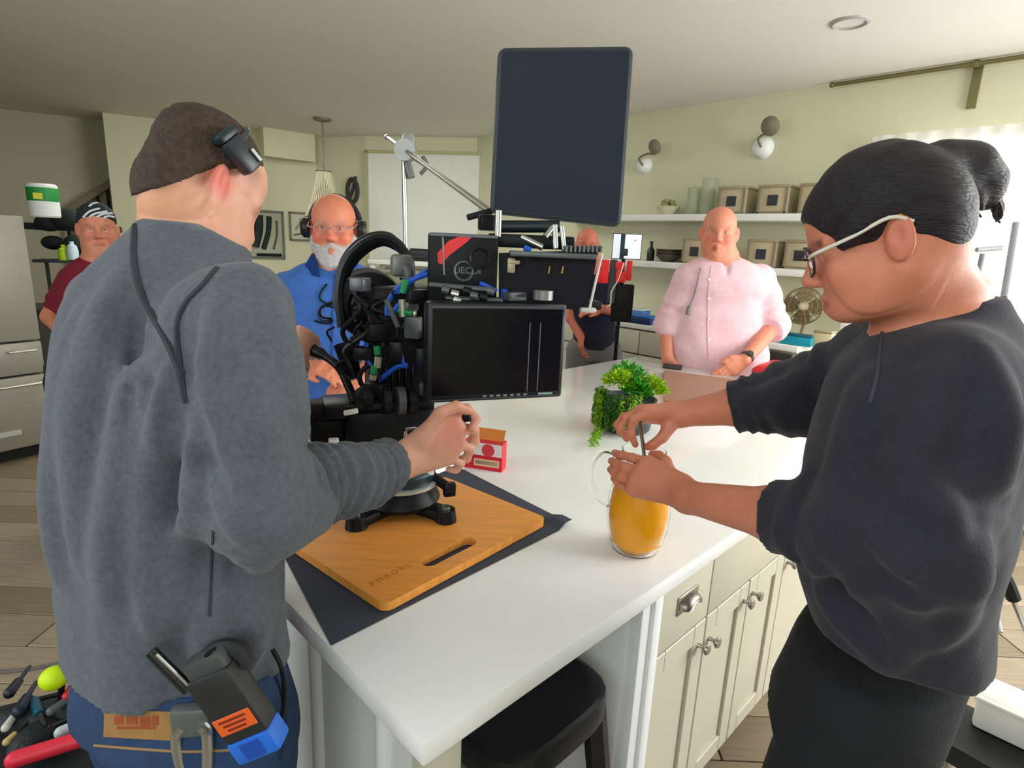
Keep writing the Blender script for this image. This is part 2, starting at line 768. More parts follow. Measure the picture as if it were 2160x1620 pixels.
def hand(F, wrist, knuckles, fingers, thumb, back, rw=0.027, rp=0.012, fr=0.0085, k=0.012):
    """one hand: wrist point, four knuckle points (index..little), per-finger lists of joint points, thumb joints.
    back = direction of the back of the hand"""
    wrist = np.array(wrist, float)
    back = unit(back)
    kn = [np.array(p, float) for p in knuckles]
    for i, p in enumerate(kn):
        F.put(cone(wrist + (p - np.mean(kn, 0)) * 0.45, p, rp * 1.25, rp), k)
        if i:
            F.put(cone((wrist + kn[i - 1]) / 2 * 1.0, (kn[i] + kn[i - 1]) / 2, rp, rp * 0.9), k)
    for i, ft in enumerate(fingers):
        r = fr * (1.0, 1.03, 0.98, 0.84)[i]
        pts = [kn[i]] + [np.array(p, float) for p in ft]
        rs = [r * 1.16, r * 1.06, r * 0.97, r * 0.8][:len(pts)]
        for j in range(len(pts) - 1):
            F.put(cone(pts[j], pts[j + 1], rs[j], rs[j + 1]), 0.004)
    tp = [np.array(p, float) for p in thumb]
    rs = [fr * 1.7, fr * 1.3, fr * 1.2, fr * 0.95][:len(tp)]
    for j in range(len(tp) - 1):
        F.put(cone(tp[j], tp[j + 1], rs[j], rs[j + 1]), 0.012 if j == 0 else 0.004)


def hframe(heading, pitch=0.0, tilt=0.0):
    """head axes: columns forward, left, up; pitch > 0 looks down"""
    a, p = math.radians(heading), math.radians(pitch)
    f = np.array([math.cos(a), math.sin(a), 0])
    l = np.array([-f[1], f[0], 0])
    z = np.array([0, 0, 1.0])
    fw = f * math.cos(p) - z * math.sin(p)
    up = f * math.sin(p) + z * math.cos(p)
    t = math.radians(tilt)
    l2 = l * math.cos(t) + up * math.sin(t)
    up2 = -l * math.sin(t) + up * math.cos(t)
    return np.stack([fw, l2, up2], 1)


class Head:
    def __init__(s, o, R, sc=1.0):
        s.o, s.R, s.s = np.array(o, float), R, sc

    def p(s, x, y, z):
        return s.o + s.R @ (np.array([x, y, z]) * s.s)

    def build(s, F, jaw=0.0, brow=1.0, nose=1.0, ears=True, smile=0.0, full=1.0, lip=1.0):
        S, p, R = s.s, s.p, s.R
        E = lambda x, y, z, r, k=0.02, op='add', RR=None: F.put(ell(p(x, y, z), np.array(r) * S, R if RR is None else RR), k * S, op)
        Cn = lambda a, b, ra, rb, k=0.015, op='add': F.put(cone(p(*a), p(*b), ra * S, rb * S), k * S, op)
        E(-0.014, 0, 0.035, (0.098, 0.077, 0.086), 0)
        E(0.010, 0, 0.045, (0.082, 0.068, 0.070), 0.02)
        E(0.030, 0, -0.030, (0.060, 0.060, 0.080), 0.03)
        for sg in (-1, 1):
            Cn((-0.012, sg * 0.054, -0.045), (0.058, sg * 0.016, -0.100 - jaw), 0.018, 0.018, 0.035)
            E(0.058, sg * 0.038, -0.028, (0.024, 0.024, 0.024), 0.025)
            E(0.030, sg * 0.046, -0.055, (0.030, 0.016 * full, 0.035), 0.03)
        E(0.071, 0, -0.104 - jaw, (0.019, 0.022, 0.017), 0.02)
        # brow, eye sockets, eyes
        for sg in (-1, 1):
            E(0.096, sg * 0.031, 0.003, (0.020, 0.020, 0.013), 0.012, 'sub')
        for sg in (-1, 1):
            Cn((0.084, sg * 0.010, 0.020), (0.070, sg * 0.046, 0.020), 0.0085 * brow, 0.007 * brow, 0.016)
            E(0.072, sg * 0.031, 0.002, (0.0135, 0.0135, 0.0125), 0.003)
            Cn((0.078, sg * 0.020, 0.010), (0.074, sg * 0.043, 0.008), 0.0045, 0.0045, 0.005)
        # nose
        Cn((0.084, 0, 0.014), (0.104 * 1, 0, -0.026), 0.008 * nose, 0.0105 * nose, 0.014)
        E(0.105, 0, -0.031, (0.0115 * nose, 0.010, 0.009), 0.008)
        for sg in (-1, 1):
            E(0.094, sg * 0.0115, -0.035, (0.011, 0.008, 0.0075), 0.007)
            E(0.099, sg * 0.006, -0.044, (0.004, 0.0035, 0.004), 0.002, 'sub')
        # mouth
        w = 0.021 + 0.008 * smile
        for sg in (-1, 1):
            Cn((0.091, 0, -0.064), (0.080 - 0.008 * smile, sg * w, -0.069 + 0.007 * smile), 0.0068 * lip, 0.003, 0.008)
            Cn((0.089, 0, -0.0775), (0.080 - 0.008 * smile, sg * w, -0.072 + 0.007 * smile), 0.0072 * lip, 0.003, 0.008)
        Cn((0.100, -0.018, -0.0707 + 0.002 * smile), (0.100, 0.018, -0.0707 + 0.002 * smile), 0.0035 + 0.0015 * smile, 0.0035 + 0.0015 * smile, 0.004, 'sub')
        if ears:
            for sg in (-1, 1):
                er = R @ np.stack([unit([1, sg * -0.55, 0.18]), unit(np.cross(unit([-0.18, 0, 1]), unit([1, sg * -0.55, 0.18]))), unit([-0.18, 0, 1])], 1)
                E(-0.012, sg * 0.085, -0.002, (0.019, 0.0072, 0.032), 0.004, 'add', er)
                E(-0.007, sg * 0.094, 0.004, (0.0105, 0.0075, 0.021), 0.003, 'sub', er)
                E(-0.004, sg * 0.083, -0.010, (0.006, 0.006, 0.008), 0.003, 'add')

    def blobs(s, skin_lip=(176, 92, 84), brow=(80, 60, 48), eye=True, lipst=0.8, flush=(200, 110, 90), fl=0.4):
        p, S = s.p, s.s
        out = []
        for sg in (-1, 1):
            out.append((p(0.078, sg * 0.040, -0.028), 0.034 * S, flush, fl))
            out.append((p(-0.012, sg * 0.088, 0.0), 0.04 * S, flush, fl))
        out.append((p(0.105, 0, -0.03), 0.022 * S, flush, fl))
        for sg in (-1, 1):
            for q in (0.012, 0.022, 0.032, 0.042):
                out.append((p(0.092 - q * 0.35, sg * q, 0.024 - abs(q - 0.028) * 0.15), 0.0105 * S, brow, 0.85))
        for q in (-0.016, -0.008, 0, 0.008, 0.016):
            out.append((p(0.094 - abs(q) * 0.4, q, -0.0707), 0.0115 * S, skin_lip, lipst))
        if eye:
            for sg in (-1, 1):
                out.append((p(0.084, sg * 0.031, 0.001), 0.0105 * S, (205, 198, 190), 0.8))
                out.append((p(0.086, sg * 0.031, 0.001), 0.0062 * S, (48, 34, 28), 1.0))
                out.append((p(0.083, sg * 0.031, 0.0085), 0.0075 * S, (70, 45, 38), 0.6))
        return out


def rows_px(rows, heading, ka, kb):
    """rows (y, xl, xr, Y): silhouette limits of a trunk in the photo at depth Y -> loft rows"""
    out = []
    for r in rows:
        y, xl, xr, Y = r[:4]
        c = at((xl + xr) / 2, y, Y)
        w = abs(at(xr, y, Y)[0] - at(xl, y, Y)[0]) / 2
        a, b = (ka, kb) if len(r) < 6 else r[4:6]
        out.append((c[2], c[0], c[1], w * a, w * b))
    return out
# ------------------------------------------------------------------ room shell
H = 2.75
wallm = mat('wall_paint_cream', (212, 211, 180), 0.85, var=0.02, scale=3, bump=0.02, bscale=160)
wall_l = mat('wall_paint_shaded', (186, 182, 158), 0.85, var=0.02, scale=3)  # wall paint darkened to carry the shade of the recess
ceilm = mat('ceiling_paint', (226, 224, 214), 0.9, var=0.015, scale=2, bump=0.03, bscale=220)
white = mat('white_paint', (226, 228, 224), 0.45, var=0.015, scale=4)
trimw = mat('white_trim', (232, 232, 226), 0.4)


def wall(name, a, b, z0=0.0, z1=H, th=0.12, side=1, m=wallm):
    a, b = np.array([a[0], a[1], 0.0]), np.array([b[0], b[1], 0.0])
    d = unit(b - a)
    n = np.array([-d[1], d[0], 0]) * side
    mb = MB()
    mb.box((a + b) / 2 + n * th / 2 + np.array([0, 0, (z0 + z1) / 2]), (np.linalg.norm(b - a), th, z1 - z0), np.stack([d, np.cross([0, 0, 1], d), [0, 0, 1]], 1))
    return struct(mb.build(name, m, smooth=0))


WU = 4.2                                      # shelf wall plane
cA = at(240, 240, 6.53)[:2]
cB = at(665, 290, 7.46)[:2]
cC = at(770, 287, 7.21)[:2]
cD = I(WU, 4.78, 0)[:2]
wall('wall_back', cC, cD)
wall('wall_back.001', cA, cB)
wall('wall_back.002', cB, cC)
dA = unit(cB - cA)
nA = np.array([-dA[1], dA[0]])
wl0 = cA + nA * 0.55
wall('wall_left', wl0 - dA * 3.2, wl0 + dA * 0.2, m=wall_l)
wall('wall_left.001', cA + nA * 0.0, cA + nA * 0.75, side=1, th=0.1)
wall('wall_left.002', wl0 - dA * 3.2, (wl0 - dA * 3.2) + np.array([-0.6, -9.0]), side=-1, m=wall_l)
# shelf wall with the window opening
VW0, VW1, ZW0, ZW1 = -1.75, 0.68, 0.75, 2.36
wall('wall_right', I(WU, VW1, 0), I(WU, 4.9, 0), side=-1)
wall('wall_right.001', I(WU, VW0, 0), I(WU, VW1, 0), z0=ZW1, side=-1)
wall('wall_right.002', I(WU, VW0, 0), I(WU, VW1, 0), z1=ZW0, side=-1)
wall('wall_right.003', I(WU, -4.2, 0), I(WU, VW0, 0), side=-1)
# the rest of the room behind the photographer
wall('wall_front', (6.2, -2.4), (-8.2, -2.4), side=1)
wall('wall_right.004', I(WU, -4.15, 0), (5.9, -2.5), side=1)
# ceiling
mb = MB()
mb.box((-0.9, 3.2, H + 0.05), (17.0, 13.5, 0.1))
struct(mb.build('ceiling', ceilm, smooth=0))
# added box in place of the shaded top corner of the wall
mb = MB()
s0, s1 = at(556, 283, 6.9)[:2], at(664, 291, 7.28)[:2]
sd = unit(s1 - s0)
sn = np.array([-sd[1], sd[0]])
mb.box([*((s0 + s1) / 2 + sn * 0.08), H - 0.15], (np.linalg.norm(s1 - s0), 0.14, 0.3), zrot(math.degrees(math.atan2(sd[1], sd[0]))))
struct(mb.build('shade_box', wallm, smooth=0))
# floor: planks along the island direction
fl = MB()
fl.box((-0.9, 3.2, -0.03), (17, 13.5, 0.06))
floor = struct(fl.build('floor', mat('floor_gap', (92, 80, 66), 0.8), smooth=0))
planks = [mat('plank_%s' % n, c, 0.5, var=0.16, scale=5, stretch=(1.2, 14, 1), bump=0.06, bscale=30) for n, c in
          (('a', (146, 131, 108)), ('b', (132, 117, 94)), ('c', (156, 141, 119)), ('d', (126, 111, 90)))]
rnd = random.Random(5)
pw_, pl_ = 0.19, 1.5


def plank_mesh():
    m = MB()
    m.box((0, 0, 0), (pl_ - 0.006, pw_ - 0.006, 0.012), bev=0.002, seg=1)
    bm = m.bm
    me = bpy.data.meshes.new('plank')
    bm.to_mesh(me)
    bm.free()
    return me


pmesh = []
for pm in planks:
    me = plank_mesh()
    me.materials.append(pm)
    pmesh.append(me)
finv = parent_inv(floor)
ang = 0.0                     # planks run away from the sink side, across the room
near_c = []
for r in range(-34, 24):
    off = rnd.random() * pl_
    for c in range(-6, 7):
        x = c * pl_ + off
        y = 2.4 + r * pw_
        # keep planks on the visible bits of floor (aisles around the island)
        u = ((x - NEAR[0]) + (y - NEAR[1])) * S2
        v = (-(x - NEAR[0]) + (y - NEAR[1])) * S2
        if abs(x) > 6 or y < -0.6 or y > 6.6:
            continue
        d2 = (x + 1.9) ** 2 + (y - 2.8) ** 2
        d3 = (x - 2.0) ** 2 + (y - 1.9) ** 2
        near_c.append((min(d2, d3), x, y))
near_c.sort()
for i, (d, x, y) in enumerate(near_c[:290]):
    o = bpy.data.objects.new('plank', pmesh[rnd.randrange(4)])
    COL.objects.link(o)
    o.parent = floor
    o.matrix_parent_inverse = finv
    o.location = (x, y, 0.0065)
rest = MB()
for (d, x, y) in near_c[290:]:
    rest.box((x, y, 0.0065), (pl_ - 0.006, pw_ - 0.006, 0.012))
tag(rest.build('plank_rows', planks[1], floor, smooth=0), kind='stuff')

# window in the shelf wall: blown-out daylight behind sheer curtains
winx = MB()
for (v0, v1, z0, z1) in ((VW0, VW0 + 0.07, ZW0, ZW1), (VW1 - 0.07, VW1, ZW0, ZW1), (VW0, VW1, ZW0, ZW0 + 0.07), (VW0, VW1, ZW1 - 0.07, ZW1), (-0.53, -0.47, ZW0, ZW1)):
    winx.box(I(WU + 0.05, (v0 + v1) / 2, (z0 + z1) / 2), (0.08, abs(v1 - v0), z1 - z0), RI)
wf = struct(winx.build('window_1', trimw))
g = MB()
g.box(I(WU + 0.06, (VW0 + VW1) / 2, (ZW0 + ZW1) / 2), (0.006, VW1 - VW0 - 0.1, ZW1 - ZW0 - 0.1), RI)
g.build('window_pane', mat('window_glass', (250, 252, 252), 0.02, trans=1.0, ior=1.1), wf)
# curtain: pleated sheer panel
cm = mat('sheer_curtain', (244, 244, 242), 0.8)
_nt = cm.node_tree
_tr = _nt.nodes.new('ShaderNodeBsdfTranslucent')
_tr.inputs[0].default_value = (0.95, 0.95, 0.94, 1)
_mx = _nt.nodes.new('ShaderNodeMixShader')
_mx.inputs[0].default_value = 0.6
_nt.links.new(_nt.nodes['Principled BSDF'].outputs[0], _mx.inputs[1])
_nt.links.new(_tr.outputs[0], _mx.inputs[2])
_nt.links.new(_mx.outputs[0], _nt.nodes['Material Output'].inputs[0])
cu = MB()
ZC1 = 2.40
N = 90
V0c, V1c = -1.6, 0.75
top, bot = [], []
for i in range(N + 1):
    v = V0c + (V1c - V0c) * i / N
    w = 0.022 * math.sin(i * 1.35) + 0.01 * math.sin(i * 0.52 + 1)
    top.append(cu.bm.verts.new(I(WU - 0.085 + 0.5 * w, v, ZC1 - 0.02)))
    bot.append(cu.bm.verts.new(I(WU - 0.09 + w, v, 0.06)))
for i in range(N):
    cu.bm.faces.new((top[i], top[i + 1], bot[i + 1], bot[i]))
curt = cu.build('curtain', cm, smooth=80)
tag(curt, 'sheer white curtain glowing in the daylight of the window', 'curtain')
# rod + bracket
rodm = mat('rod_olive_metal', (118, 112, 74), 0.45, 0.6)
P0, P1 = I(WU - 0.09, 1.05, 2.728), I(WU - 0.09, -1.9, 2.728)
rod = empty('curtain_rod', (P0 + P1) / 2, 'thin olive metal curtain rod above the bright window', 'curtain rod')
m = MB()
m.cyl(P0, P1, 0.013)
m.sph(P0, 0.018)
m.build('rod', rodm, rod)
bk = at(2040, 160, 3.62)
kv = float((bk - NEAR) @ VV)
m = MB()
m.box(I(WU - 0.045, kv, 2.728), (0.09, 0.02, 0.02), RI)
m.box(I(WU - 0.006, kv, 2.62), (0.03, 0.045, 0.24), RI)
m.cyl(I(WU - 0.09, kv - 0.012, 2.728), I(WU - 0.09, kv + 0.012, 2.728), 0.020)
m.build('bracket', rodm, rod)

# recessed ceiling light
rc = onz(1793, 47, H)
can = empty('recessed_light', (rc[0], rc[1], H), 'round recessed ceiling light with a thin grey ring', 'ceiling light')
m = MB()
m.lathe([(0.062, -0.002), (0.078, -0.012), (0.092, -0.006), (0.094, 0.0)], (rc[0], rc[1], H))
m.build('ring', mat('light_ring', (160, 160, 152), 0.4), can)
m = MB()
m.lathe([(0, -0.004), (0.064, -0.003)], (rc[0], rc[1], H))
m.build('lens', mat('light_lens', (228, 228, 226), 0.4), can)

# baseboard on the back wall
mb = MB()
dd = unit(np.array([*(cD - cC), 0]))
mid = np.array([*((cC + cD) / 2), 0.06]) - np.array([-dd[1], dd[0], 0]) * 0.012
mb.box(mid, (np.linalg.norm(cD - cC), 0.02, 0.12), np.stack([dd, np.cross([0, 0, 1], dd), [0, 0, 1]], 1))
struct(mb.build('baseboard_back', trimw, smooth=0))

# window in the back wall with a drawn white roller shade
DW = unit(np.array([*(cD - cC), 0.0]))
NW = np.array([DW[1], -DW[0], 0.0])        # into the room
RW = np.stack([DW, -NW, [0, 0, 1]], 1)


def onwall(x, y, p0, n, off=0.0):
    d = ray(x, y)
    p0 = np.array([p0[0], p0[1], 0.0]) + n * off
    t = ((p0 - CO) @ n) / (d @ n)
    return CO + d * t


pl = onwall(772, 294, cC, NW)
pr = onwall(1036, 322, cC, NW)
pb = onwall(860, 560, cC, NW)[2]
ztop = min(pl[2], pr[2])
c0 = (np.array([pl[0], pl[1], 0]) + np.array([pr[0], pr[1], 0])) / 2
wd = np.linalg.norm(pr[:2] - pl[:2])
zb = pb - 0.05
m = MB()
fw = 0.035
for (o, s) in (((0, ztop - fw / 2), (wd, fw)), ((0, zb), (wd, fw)), ((-wd / 2 + fw / 2, (ztop + zb) / 2), (fw, ztop - zb)), ((wd / 2 - fw / 2, (ztop + zb) / 2), (fw, ztop - zb))):
    m.box(c0 + DW * o[0] + NW * 0.025 + np.array([0, 0, o[1]]), (s[0], 0.05, s[1]), RW)
w2 = struct(m.build('window_2', mat('olive_window_trim', (176, 178, 132), 0.6), smooth=0))
m = MB()
m.box(c0 + NW * 0.02 + np.array([0, 0, (ztop + zb) / 2]), (wd - 2 * fw, 0.012, ztop - zb - fw), RW)
m.build('roller_shade', mat('roller_shade_white', (226, 228, 220), 0.9, var=0.01), w2)
m = MB()
m.box(c0 + NW * 0.06 + np.array([0, 0, zb - 0.02]), (wd + 0.1, 0.14, 0.03), RW)
m.build('window_sill', trimw, w2)
# column strip of bright trim beside the window
# stair rail at the recessed wall
st = empty('stair_railing', [*(wl0 - nA * 0.1 - dA * 0.5), 0.0], 'grey-brown wooden stair handrail rising beside the dark recessed wall', 'railing')
ra, rb = onwall(140, 446, wl0, np.array([nA[0], nA[1], 0]), -0.15), onwall(246, 378, wl0, np.array([nA[0], nA[1], 0]), -0.15)
railm = mat('rail_wood', (128, 118, 98), 0.5, var=0.08, scale=10, stretch=(1, 1, 8))
m = MB()
dr = unit(rb - ra)
m.box((ra + rb) / 2, (np.linalg.norm(rb - ra) + 0.5, 0.06, 0.09), np.stack([dr, np.cross([0, 0, 1], dr), np.cross(dr, np.cross([0, 0, 1], dr))], 1), bev=0.012)
m.build('handrail', railm, st)
for k in range(6):
    q = ra + (rb - ra) * (k / 5)
    m = MB()
    m.box([q[0], q[1], (q[2] - 0.04) / 2], (0.025, 0.025, q[2] - 0.04))
    m.build('baluster', mat('baluster_black', (40, 42, 40), 0.5), st, smooth=0)
# ------------------------------------------------------------------ island
LU, LV = 2.84, 1.54
quartz = mat('white_quartz', (236, 236, 233), 0.14, var=0.012, scale=14, coat=0.15)
cabw = mat('cabinet_white', (192, 187, 168), 0.45, var=0.01, scale=5)
panelw = mat('panel_white', (220, 222, 218), 0.45, var=0.01, scale=5)
steel = mat('brushed_nickel', (176, 172, 162), 0.3, 0.9)
m = MB()
m.box(I(LU / 2, LV / 2, CT - 0.02), (LU, LV, 0.04), RI, bev=0.004)
top = m.build('worktop', quartz)
tag(top, 'white quartz worktop of the kitchen island, blown bright by the window', 'worktop')

UB = 0.60            # cabinets start here
isl = empty('kitchen_island', I(UB + 1.1, LV / 2, 0), 'white painted kitchen island with drawers, doors and a knee space', 'kitchen island')
m = MB()
m.box(I((UB + LU - 0.03) / 2, LV / 2, 0.49), (LU - 0.03 - UB, LV - 0.12, 0.78), RI)
m.build('carcass', cabw, isl, smooth=0)
m = MB()
m.box(I((UB + LU - 0.03) / 2 + 0.03, LV / 2, 0.05), (LU - 0.14 - UB, LV - 0.22, 0.10), RI)
m.build('toe_kick', mat('toe_kick_grey', (120, 116, 104), 0.7), isl, smooth=0)
# end panel facing the knee space (bluish white) with a stile at its front edge
m = MB()
m.box(I(UB - 0.012, 0.36, 0.44), (0.022, 0.60, 0.86), RI, bev=0.003)
m.build('end_panel', panelw, isl)
m = MB()
m.box(I(UB + 0.03, 0.045, 0.44), (0.085, 0.035, 0.88), RI, bev=0.004)
m.box(I(UB + 0.035, 0.028, 0.44), (0.028, 0.02, 0.88), RI, bev=0.006)
m.build('corner_post', panelw, isl)
m = MB()
m.box(I(0.34, LV - 0.42, 0.45), (0.5, 0.03, 0.86), RI)
m.build('back_panel', panelw, isl, smooth=0)


def front(u0, u1, z0, z1, kind, knob=None, name='door'):
    """shaker front on the v=0 side, u0..u1"""
    v = 0.055
    uc, zc = (u0 + u1) / 2, (z0 + z1) / 2
    m = MB()
    if kind == 'slab':
        m.box(I(uc, v - 0.009, zc), (u1 - u0 - 0.006, 0.02, z1 - z0 - 0.006), RI, bev=0.003)
    else:
        m.box(I(uc, v - 0.004, zc), (u1 - u0 - 0.006, 0.012, z1 - z0 - 0.006), RI)
        s = 0.06
        for (a, b, c, d) in ((u0 + 0.003, u0 + s, z0 + .003, z1 - .003), (u1 - s, u1 - 0.003, z0 + .003, z1 - .003), (u0 + s, u1 - s, z1 - s, z1 - .003), (u0 + s, u1 - s, z0 + .003, z0 + s)):
            m.box(I((a + b) / 2, v - 0.013, (c + d) / 2), (b - a, 0.012, d - c), RI, bev=0.002, seg=1)
    f = m.build(name, cabw, isl)
    return f


def knob_at(u, z, parent, v=0.036):
    m = MB()
    R = np.stack([UU, np.array([0, 0, 1.0]), -VV], 1)
    m.lathe([(0.008, 0), (0.006, 0.004), (0.005, 0.014), (0.012, 0.019), (0.015, 0.024), (0.013, 0.029), (0, 0.031)], I(u, v, z), R, n=20)
    return m.build('knob', steel, parent)


def cup_pull(u, z, parent, v=0.036):
    m = MB()
    n = 14
    rings = []
    for i in range(n + 1):
        a = math.pi * i / n
        row = []
        for j in range(7):
            b = (math.pi / 2) * j / 6
            x = 0.042 * math.cos(a) * (0.35 + 0.65 * math.cos(b) ** 0.5 if j else 1)
            zz = 0.030 * math.sin(a) * (0.45 + 0.55 * math.cos(b))
            vv = 0.026 * math.sin(b)
            row.append(m.bm.verts.new(I(u + x, v - vv, z + zz - 0.008)))
        rings.append(row)
    for a, b in zip(rings[:-1], rings[1:]):
        for j in range(6):
            m.bm.faces.new((a[j], b[j], b[j + 1], a[j + 1]))
    bmesh.ops.solidify(m.bm, geom=m.bm.faces[:], thickness=0.002)
    m.box(I(u, v - 0.002, z + 0.0), (0.094, 0.004, 0.05), RI, bev=0.0015)
    return m.build('cup_pull', steel, parent, smooth=60)


us = [0.665, 0.925, 1.45, 2.0, 2.8]
ZD = 0.672
d1 = front(us[0], us[1], ZD, 0.872, 'slab', name='drawer')
cup_pull(0.80, 0.775, d1)
b1 = front(us[0], us[1], 0.11, ZD, 'shaker')
knob_at(0.895, ZD - 0.07, b1)
front(us[1], us[2], ZD, 0.872, 'slab', name='drawer')
mid_ = us[1] + 0.26
b2 = front(us[1], mid_, 0.11, ZD, 'shaker')
knob_at(us[1] + 0.03, ZD - 0.08, b2)
b2b = front(mid_, us[2], 0.11, ZD, 'shaker')
knob_at(mid_ + 0.03, ZD - 0.055, b2b)
b2c = front(mid_, us[2], 0.11, ZD, 'shaker') if False else None
knob_at(mid_ - 0.03, ZD - 0.055, b2)
d3 = front(us[2], us[3], ZD, 0.872, 'slab', name='drawer')
b3 = front(us[2], us[3], 0.11, ZD, 'shaker')
knob_at(us[2] + 0.03, ZD - 0.055, b3)
front(us[3], us[4], 0.11, 0.872, 'shaker')
# end support: white panelled leg wall under the short side, with a post at the near corner
sup = empty('end_support', I(0.05, LV / 2, 0), 'white panelled end support carrying the near end of the worktop', 'support panel')
m = MB()
m.box(I(0.055, LV / 2, 0.44), (0.03, LV - 0.10, 0.88), RI)
m.build('panel', panelw, sup, smooth=0)
for k in range(6):
    v = 0.16 + k * 0.235
    m = MB()
    m.cyl(I(0.04, v, 0.02), I(0.04, v, 0.872), 0.016, n=16)
    m.build('moulding', panelw, sup)
m = MB()
m.box(I(0.058, 0.045, 0.44), (0.05, 0.06, 0.88), RI, bev=0.004)
m.build('post', cabw, sup)

# bar stool under the overhang
blackm = mat('stool_black', (34, 36, 38), 0.35, 0.3, bump=0.02)
sc_ = I(0.36, 0.17, 0)
stool = empty('bar_stool', sc_, 'black metal bar stool tucked in the knee space of the island', 'stool')
m = MB()
SZ = 0.70
prof = []
n = 40
outer, inner = [], []
for i in range(n):
    a = 2 * math.pi * i / n
    k = (abs(math.cos(a)) ** 4 + abs(math.sin(a)) ** 4) ** -0.25
    outer.append((0.165 * k * math.cos(a), 0.15 * k * math.sin(a)))
rings = []
for s_, dz in ((0.0, -0.012), (0.45, -0.012), (0.8, -0.006), (0.94, 0.0), (1.0, -0.004), (1.02, -0.03), (1.0, -0.06), (0.96, -0.06)):
    if s_ == 0:
        rings.append([m.bm.verts.new(I(0.36, 0.17, SZ + dz))])
    else:
        rings.append([m.bm.verts.new(I(0.36 + x * s_, 0.17 + y * s_, SZ + dz)) for x, y in outer])
for a, b in zip(rings[:-1], rings[1:]):
    for i in range(n):
        j = (i + 1) % n
        m.bm.faces.new((a[0], b[j], b[i]) if len(a) == 1 else (a[i], a[j], b[j], b[i]))
m.build('seat', blackm, stool)
for (a, b) in ((1, 1), (1, -1), (-1, 1), (-1, -1)):
    m = MB()
    p0, p1 = I(0.36 + a * 0.12, 0.17 + b * 0.11, SZ - 0.03), I(0.36 + a * 0.19, 0.17 + b * 0.17, 0.0)
    m.prism([(-0.026, -0.008), (0.026, -0.008), (0.014, 0.012), (-0.014, 0.012)], 0, float(np.linalg.norm(p1 - p0)), p0, frame(p1 - p0, UU * a + VV * b))
    m.build('leg', blackm, stool)
m = MB()
for (a, b) in (((1, 1), (1, -1)), ((1, -1), (-1, -1)), ((-1, -1), (-1, 1)), ((-1, 1), (1, 1))):
    m.cyl(I(0.36 + a[0] * 0.165, 0.17 + a[1] * 0.148, 0.24), I(0.36 + b[0] * 0.165, 0.17 + b[1] * 0.148, 0.24), 0.010, n=10)
m.build('footrest', blackm, stool)

# ------------------------------------------------------------------ things lying on the island
# black rubber mat that laps over the left end of the worktop
matm = mat('mat_charcoal_rubber', (62, 68, 80), 0.85, var=0.06, scale=60)
q = [onz(1206, 1107, CT), onz(965, 985, CT), onz(575, 1130, CT), onz(698, 1364, CT)]
m = MB()
uvq = [(float((p - NEAR) @ UU), float((p - NEAR) @ VV)) for p in q]
# grid sheet: (edge near) r->b and far t->l ; drape beyond u<0
nu, nv = 26, 14
grid = []
for i in range(nu + 1):
    row = []
    for j in range(nv + 1):
        s, t = i / nu, j / nv
        a = np.array(uvq[0]) * (1 - s) + np.array(uvq[3]) * s
        b = np.array(uvq[1]) * (1 - s) + np.array(uvq[2]) * s
        u, v = a * (1 - t) + b * t
        z = CT + 0.002
        if u < -0.004:
            over = -0.004 - u
            z = CT + 0.002 - over * 0.85
            u = -0.006 - over * 0.35
        if s < 0.04 and t < 0.1:
            z += 0.012
        row.append(m.bm.verts.new(I(u, v, z)))
    grid.append(row)
for i in range(nu):
    for j in range(nv):
        m.bm.faces.new((grid[i][j], grid[i + 1][j], grid[i + 1][j + 1], grid[i][j + 1]))
mato = m.build('rubber_mat', matm, smooth=0)
tag(mato, 'thin charcoal rubber mat lapping over the end of the white worktop', 'mat')

# wooden cutting board with a slot handle
bd = [onz(788, 1288, CT + 0.02), onz(1135, 1102, CT + 0.02), onz(952, 1000, CT + 0.02), onz(612, 1128, CT + 0.02)]
bc = sum(bd) / 4
ex = unit(bd[1] - bd[0])
ey = unit(np.cross([0, 0, 1], ex))
Rb = np.stack([ex, ey, [0, 0, 1]], 1)
bl, bw_ = 0.488, 0.366
boardm = mat('board_wood', (226, 150, 66), 0.45, var=0.10, scale=9, stretch=(0.8, 9, 1), bump=0.03, bscale=20)


def rrect(w, h, r, n=6, cx=0, cy=0):
    out = []
    for (sx, sy, a0) in ((1, 1, 0), (-1, 1, 90), (-1, -1, 180), (1, -1, 270)):
        for i in range(n + 1):
            a = math.radians(a0 + 90 * i / n)
            out.append((cx + sx * (w / 2 - r) + r * math.cos(a), cy + sy * (h / 2 - r) + r * math.sin(a)))
    return out


m = MB()
hs = onz(948, 1165, CT + 0.02)
hl = (hs - bc) @ Rb
slot = rrect(0.152, 0.037, 0.018, 6, float(hl[0]), float(hl[1]))
m.prism(rrect(bl, bw_, 0.02), 0, 0.018, [bc[0], bc[1], CT + 0.0048], Rb, holes=[slot])
board = m.build('cutting_board', boardm, smooth=40)
tag(board, 'orange wooden cutting board with a slot handle, under the camera mount', 'cutting board')
# burnt brand mark: illegible row of little letters near the slot
bw0 = onz(786, 1236, CT + 0.0232)
text_mesh('P M R O R L', 0.019, bw0 + np.array([0, 0, 0.0]), Rb @ zrot(2), mat('burn_brown', (184, 112, 40), 0.7), 'burnt_mark', board, extrude=0.0003)

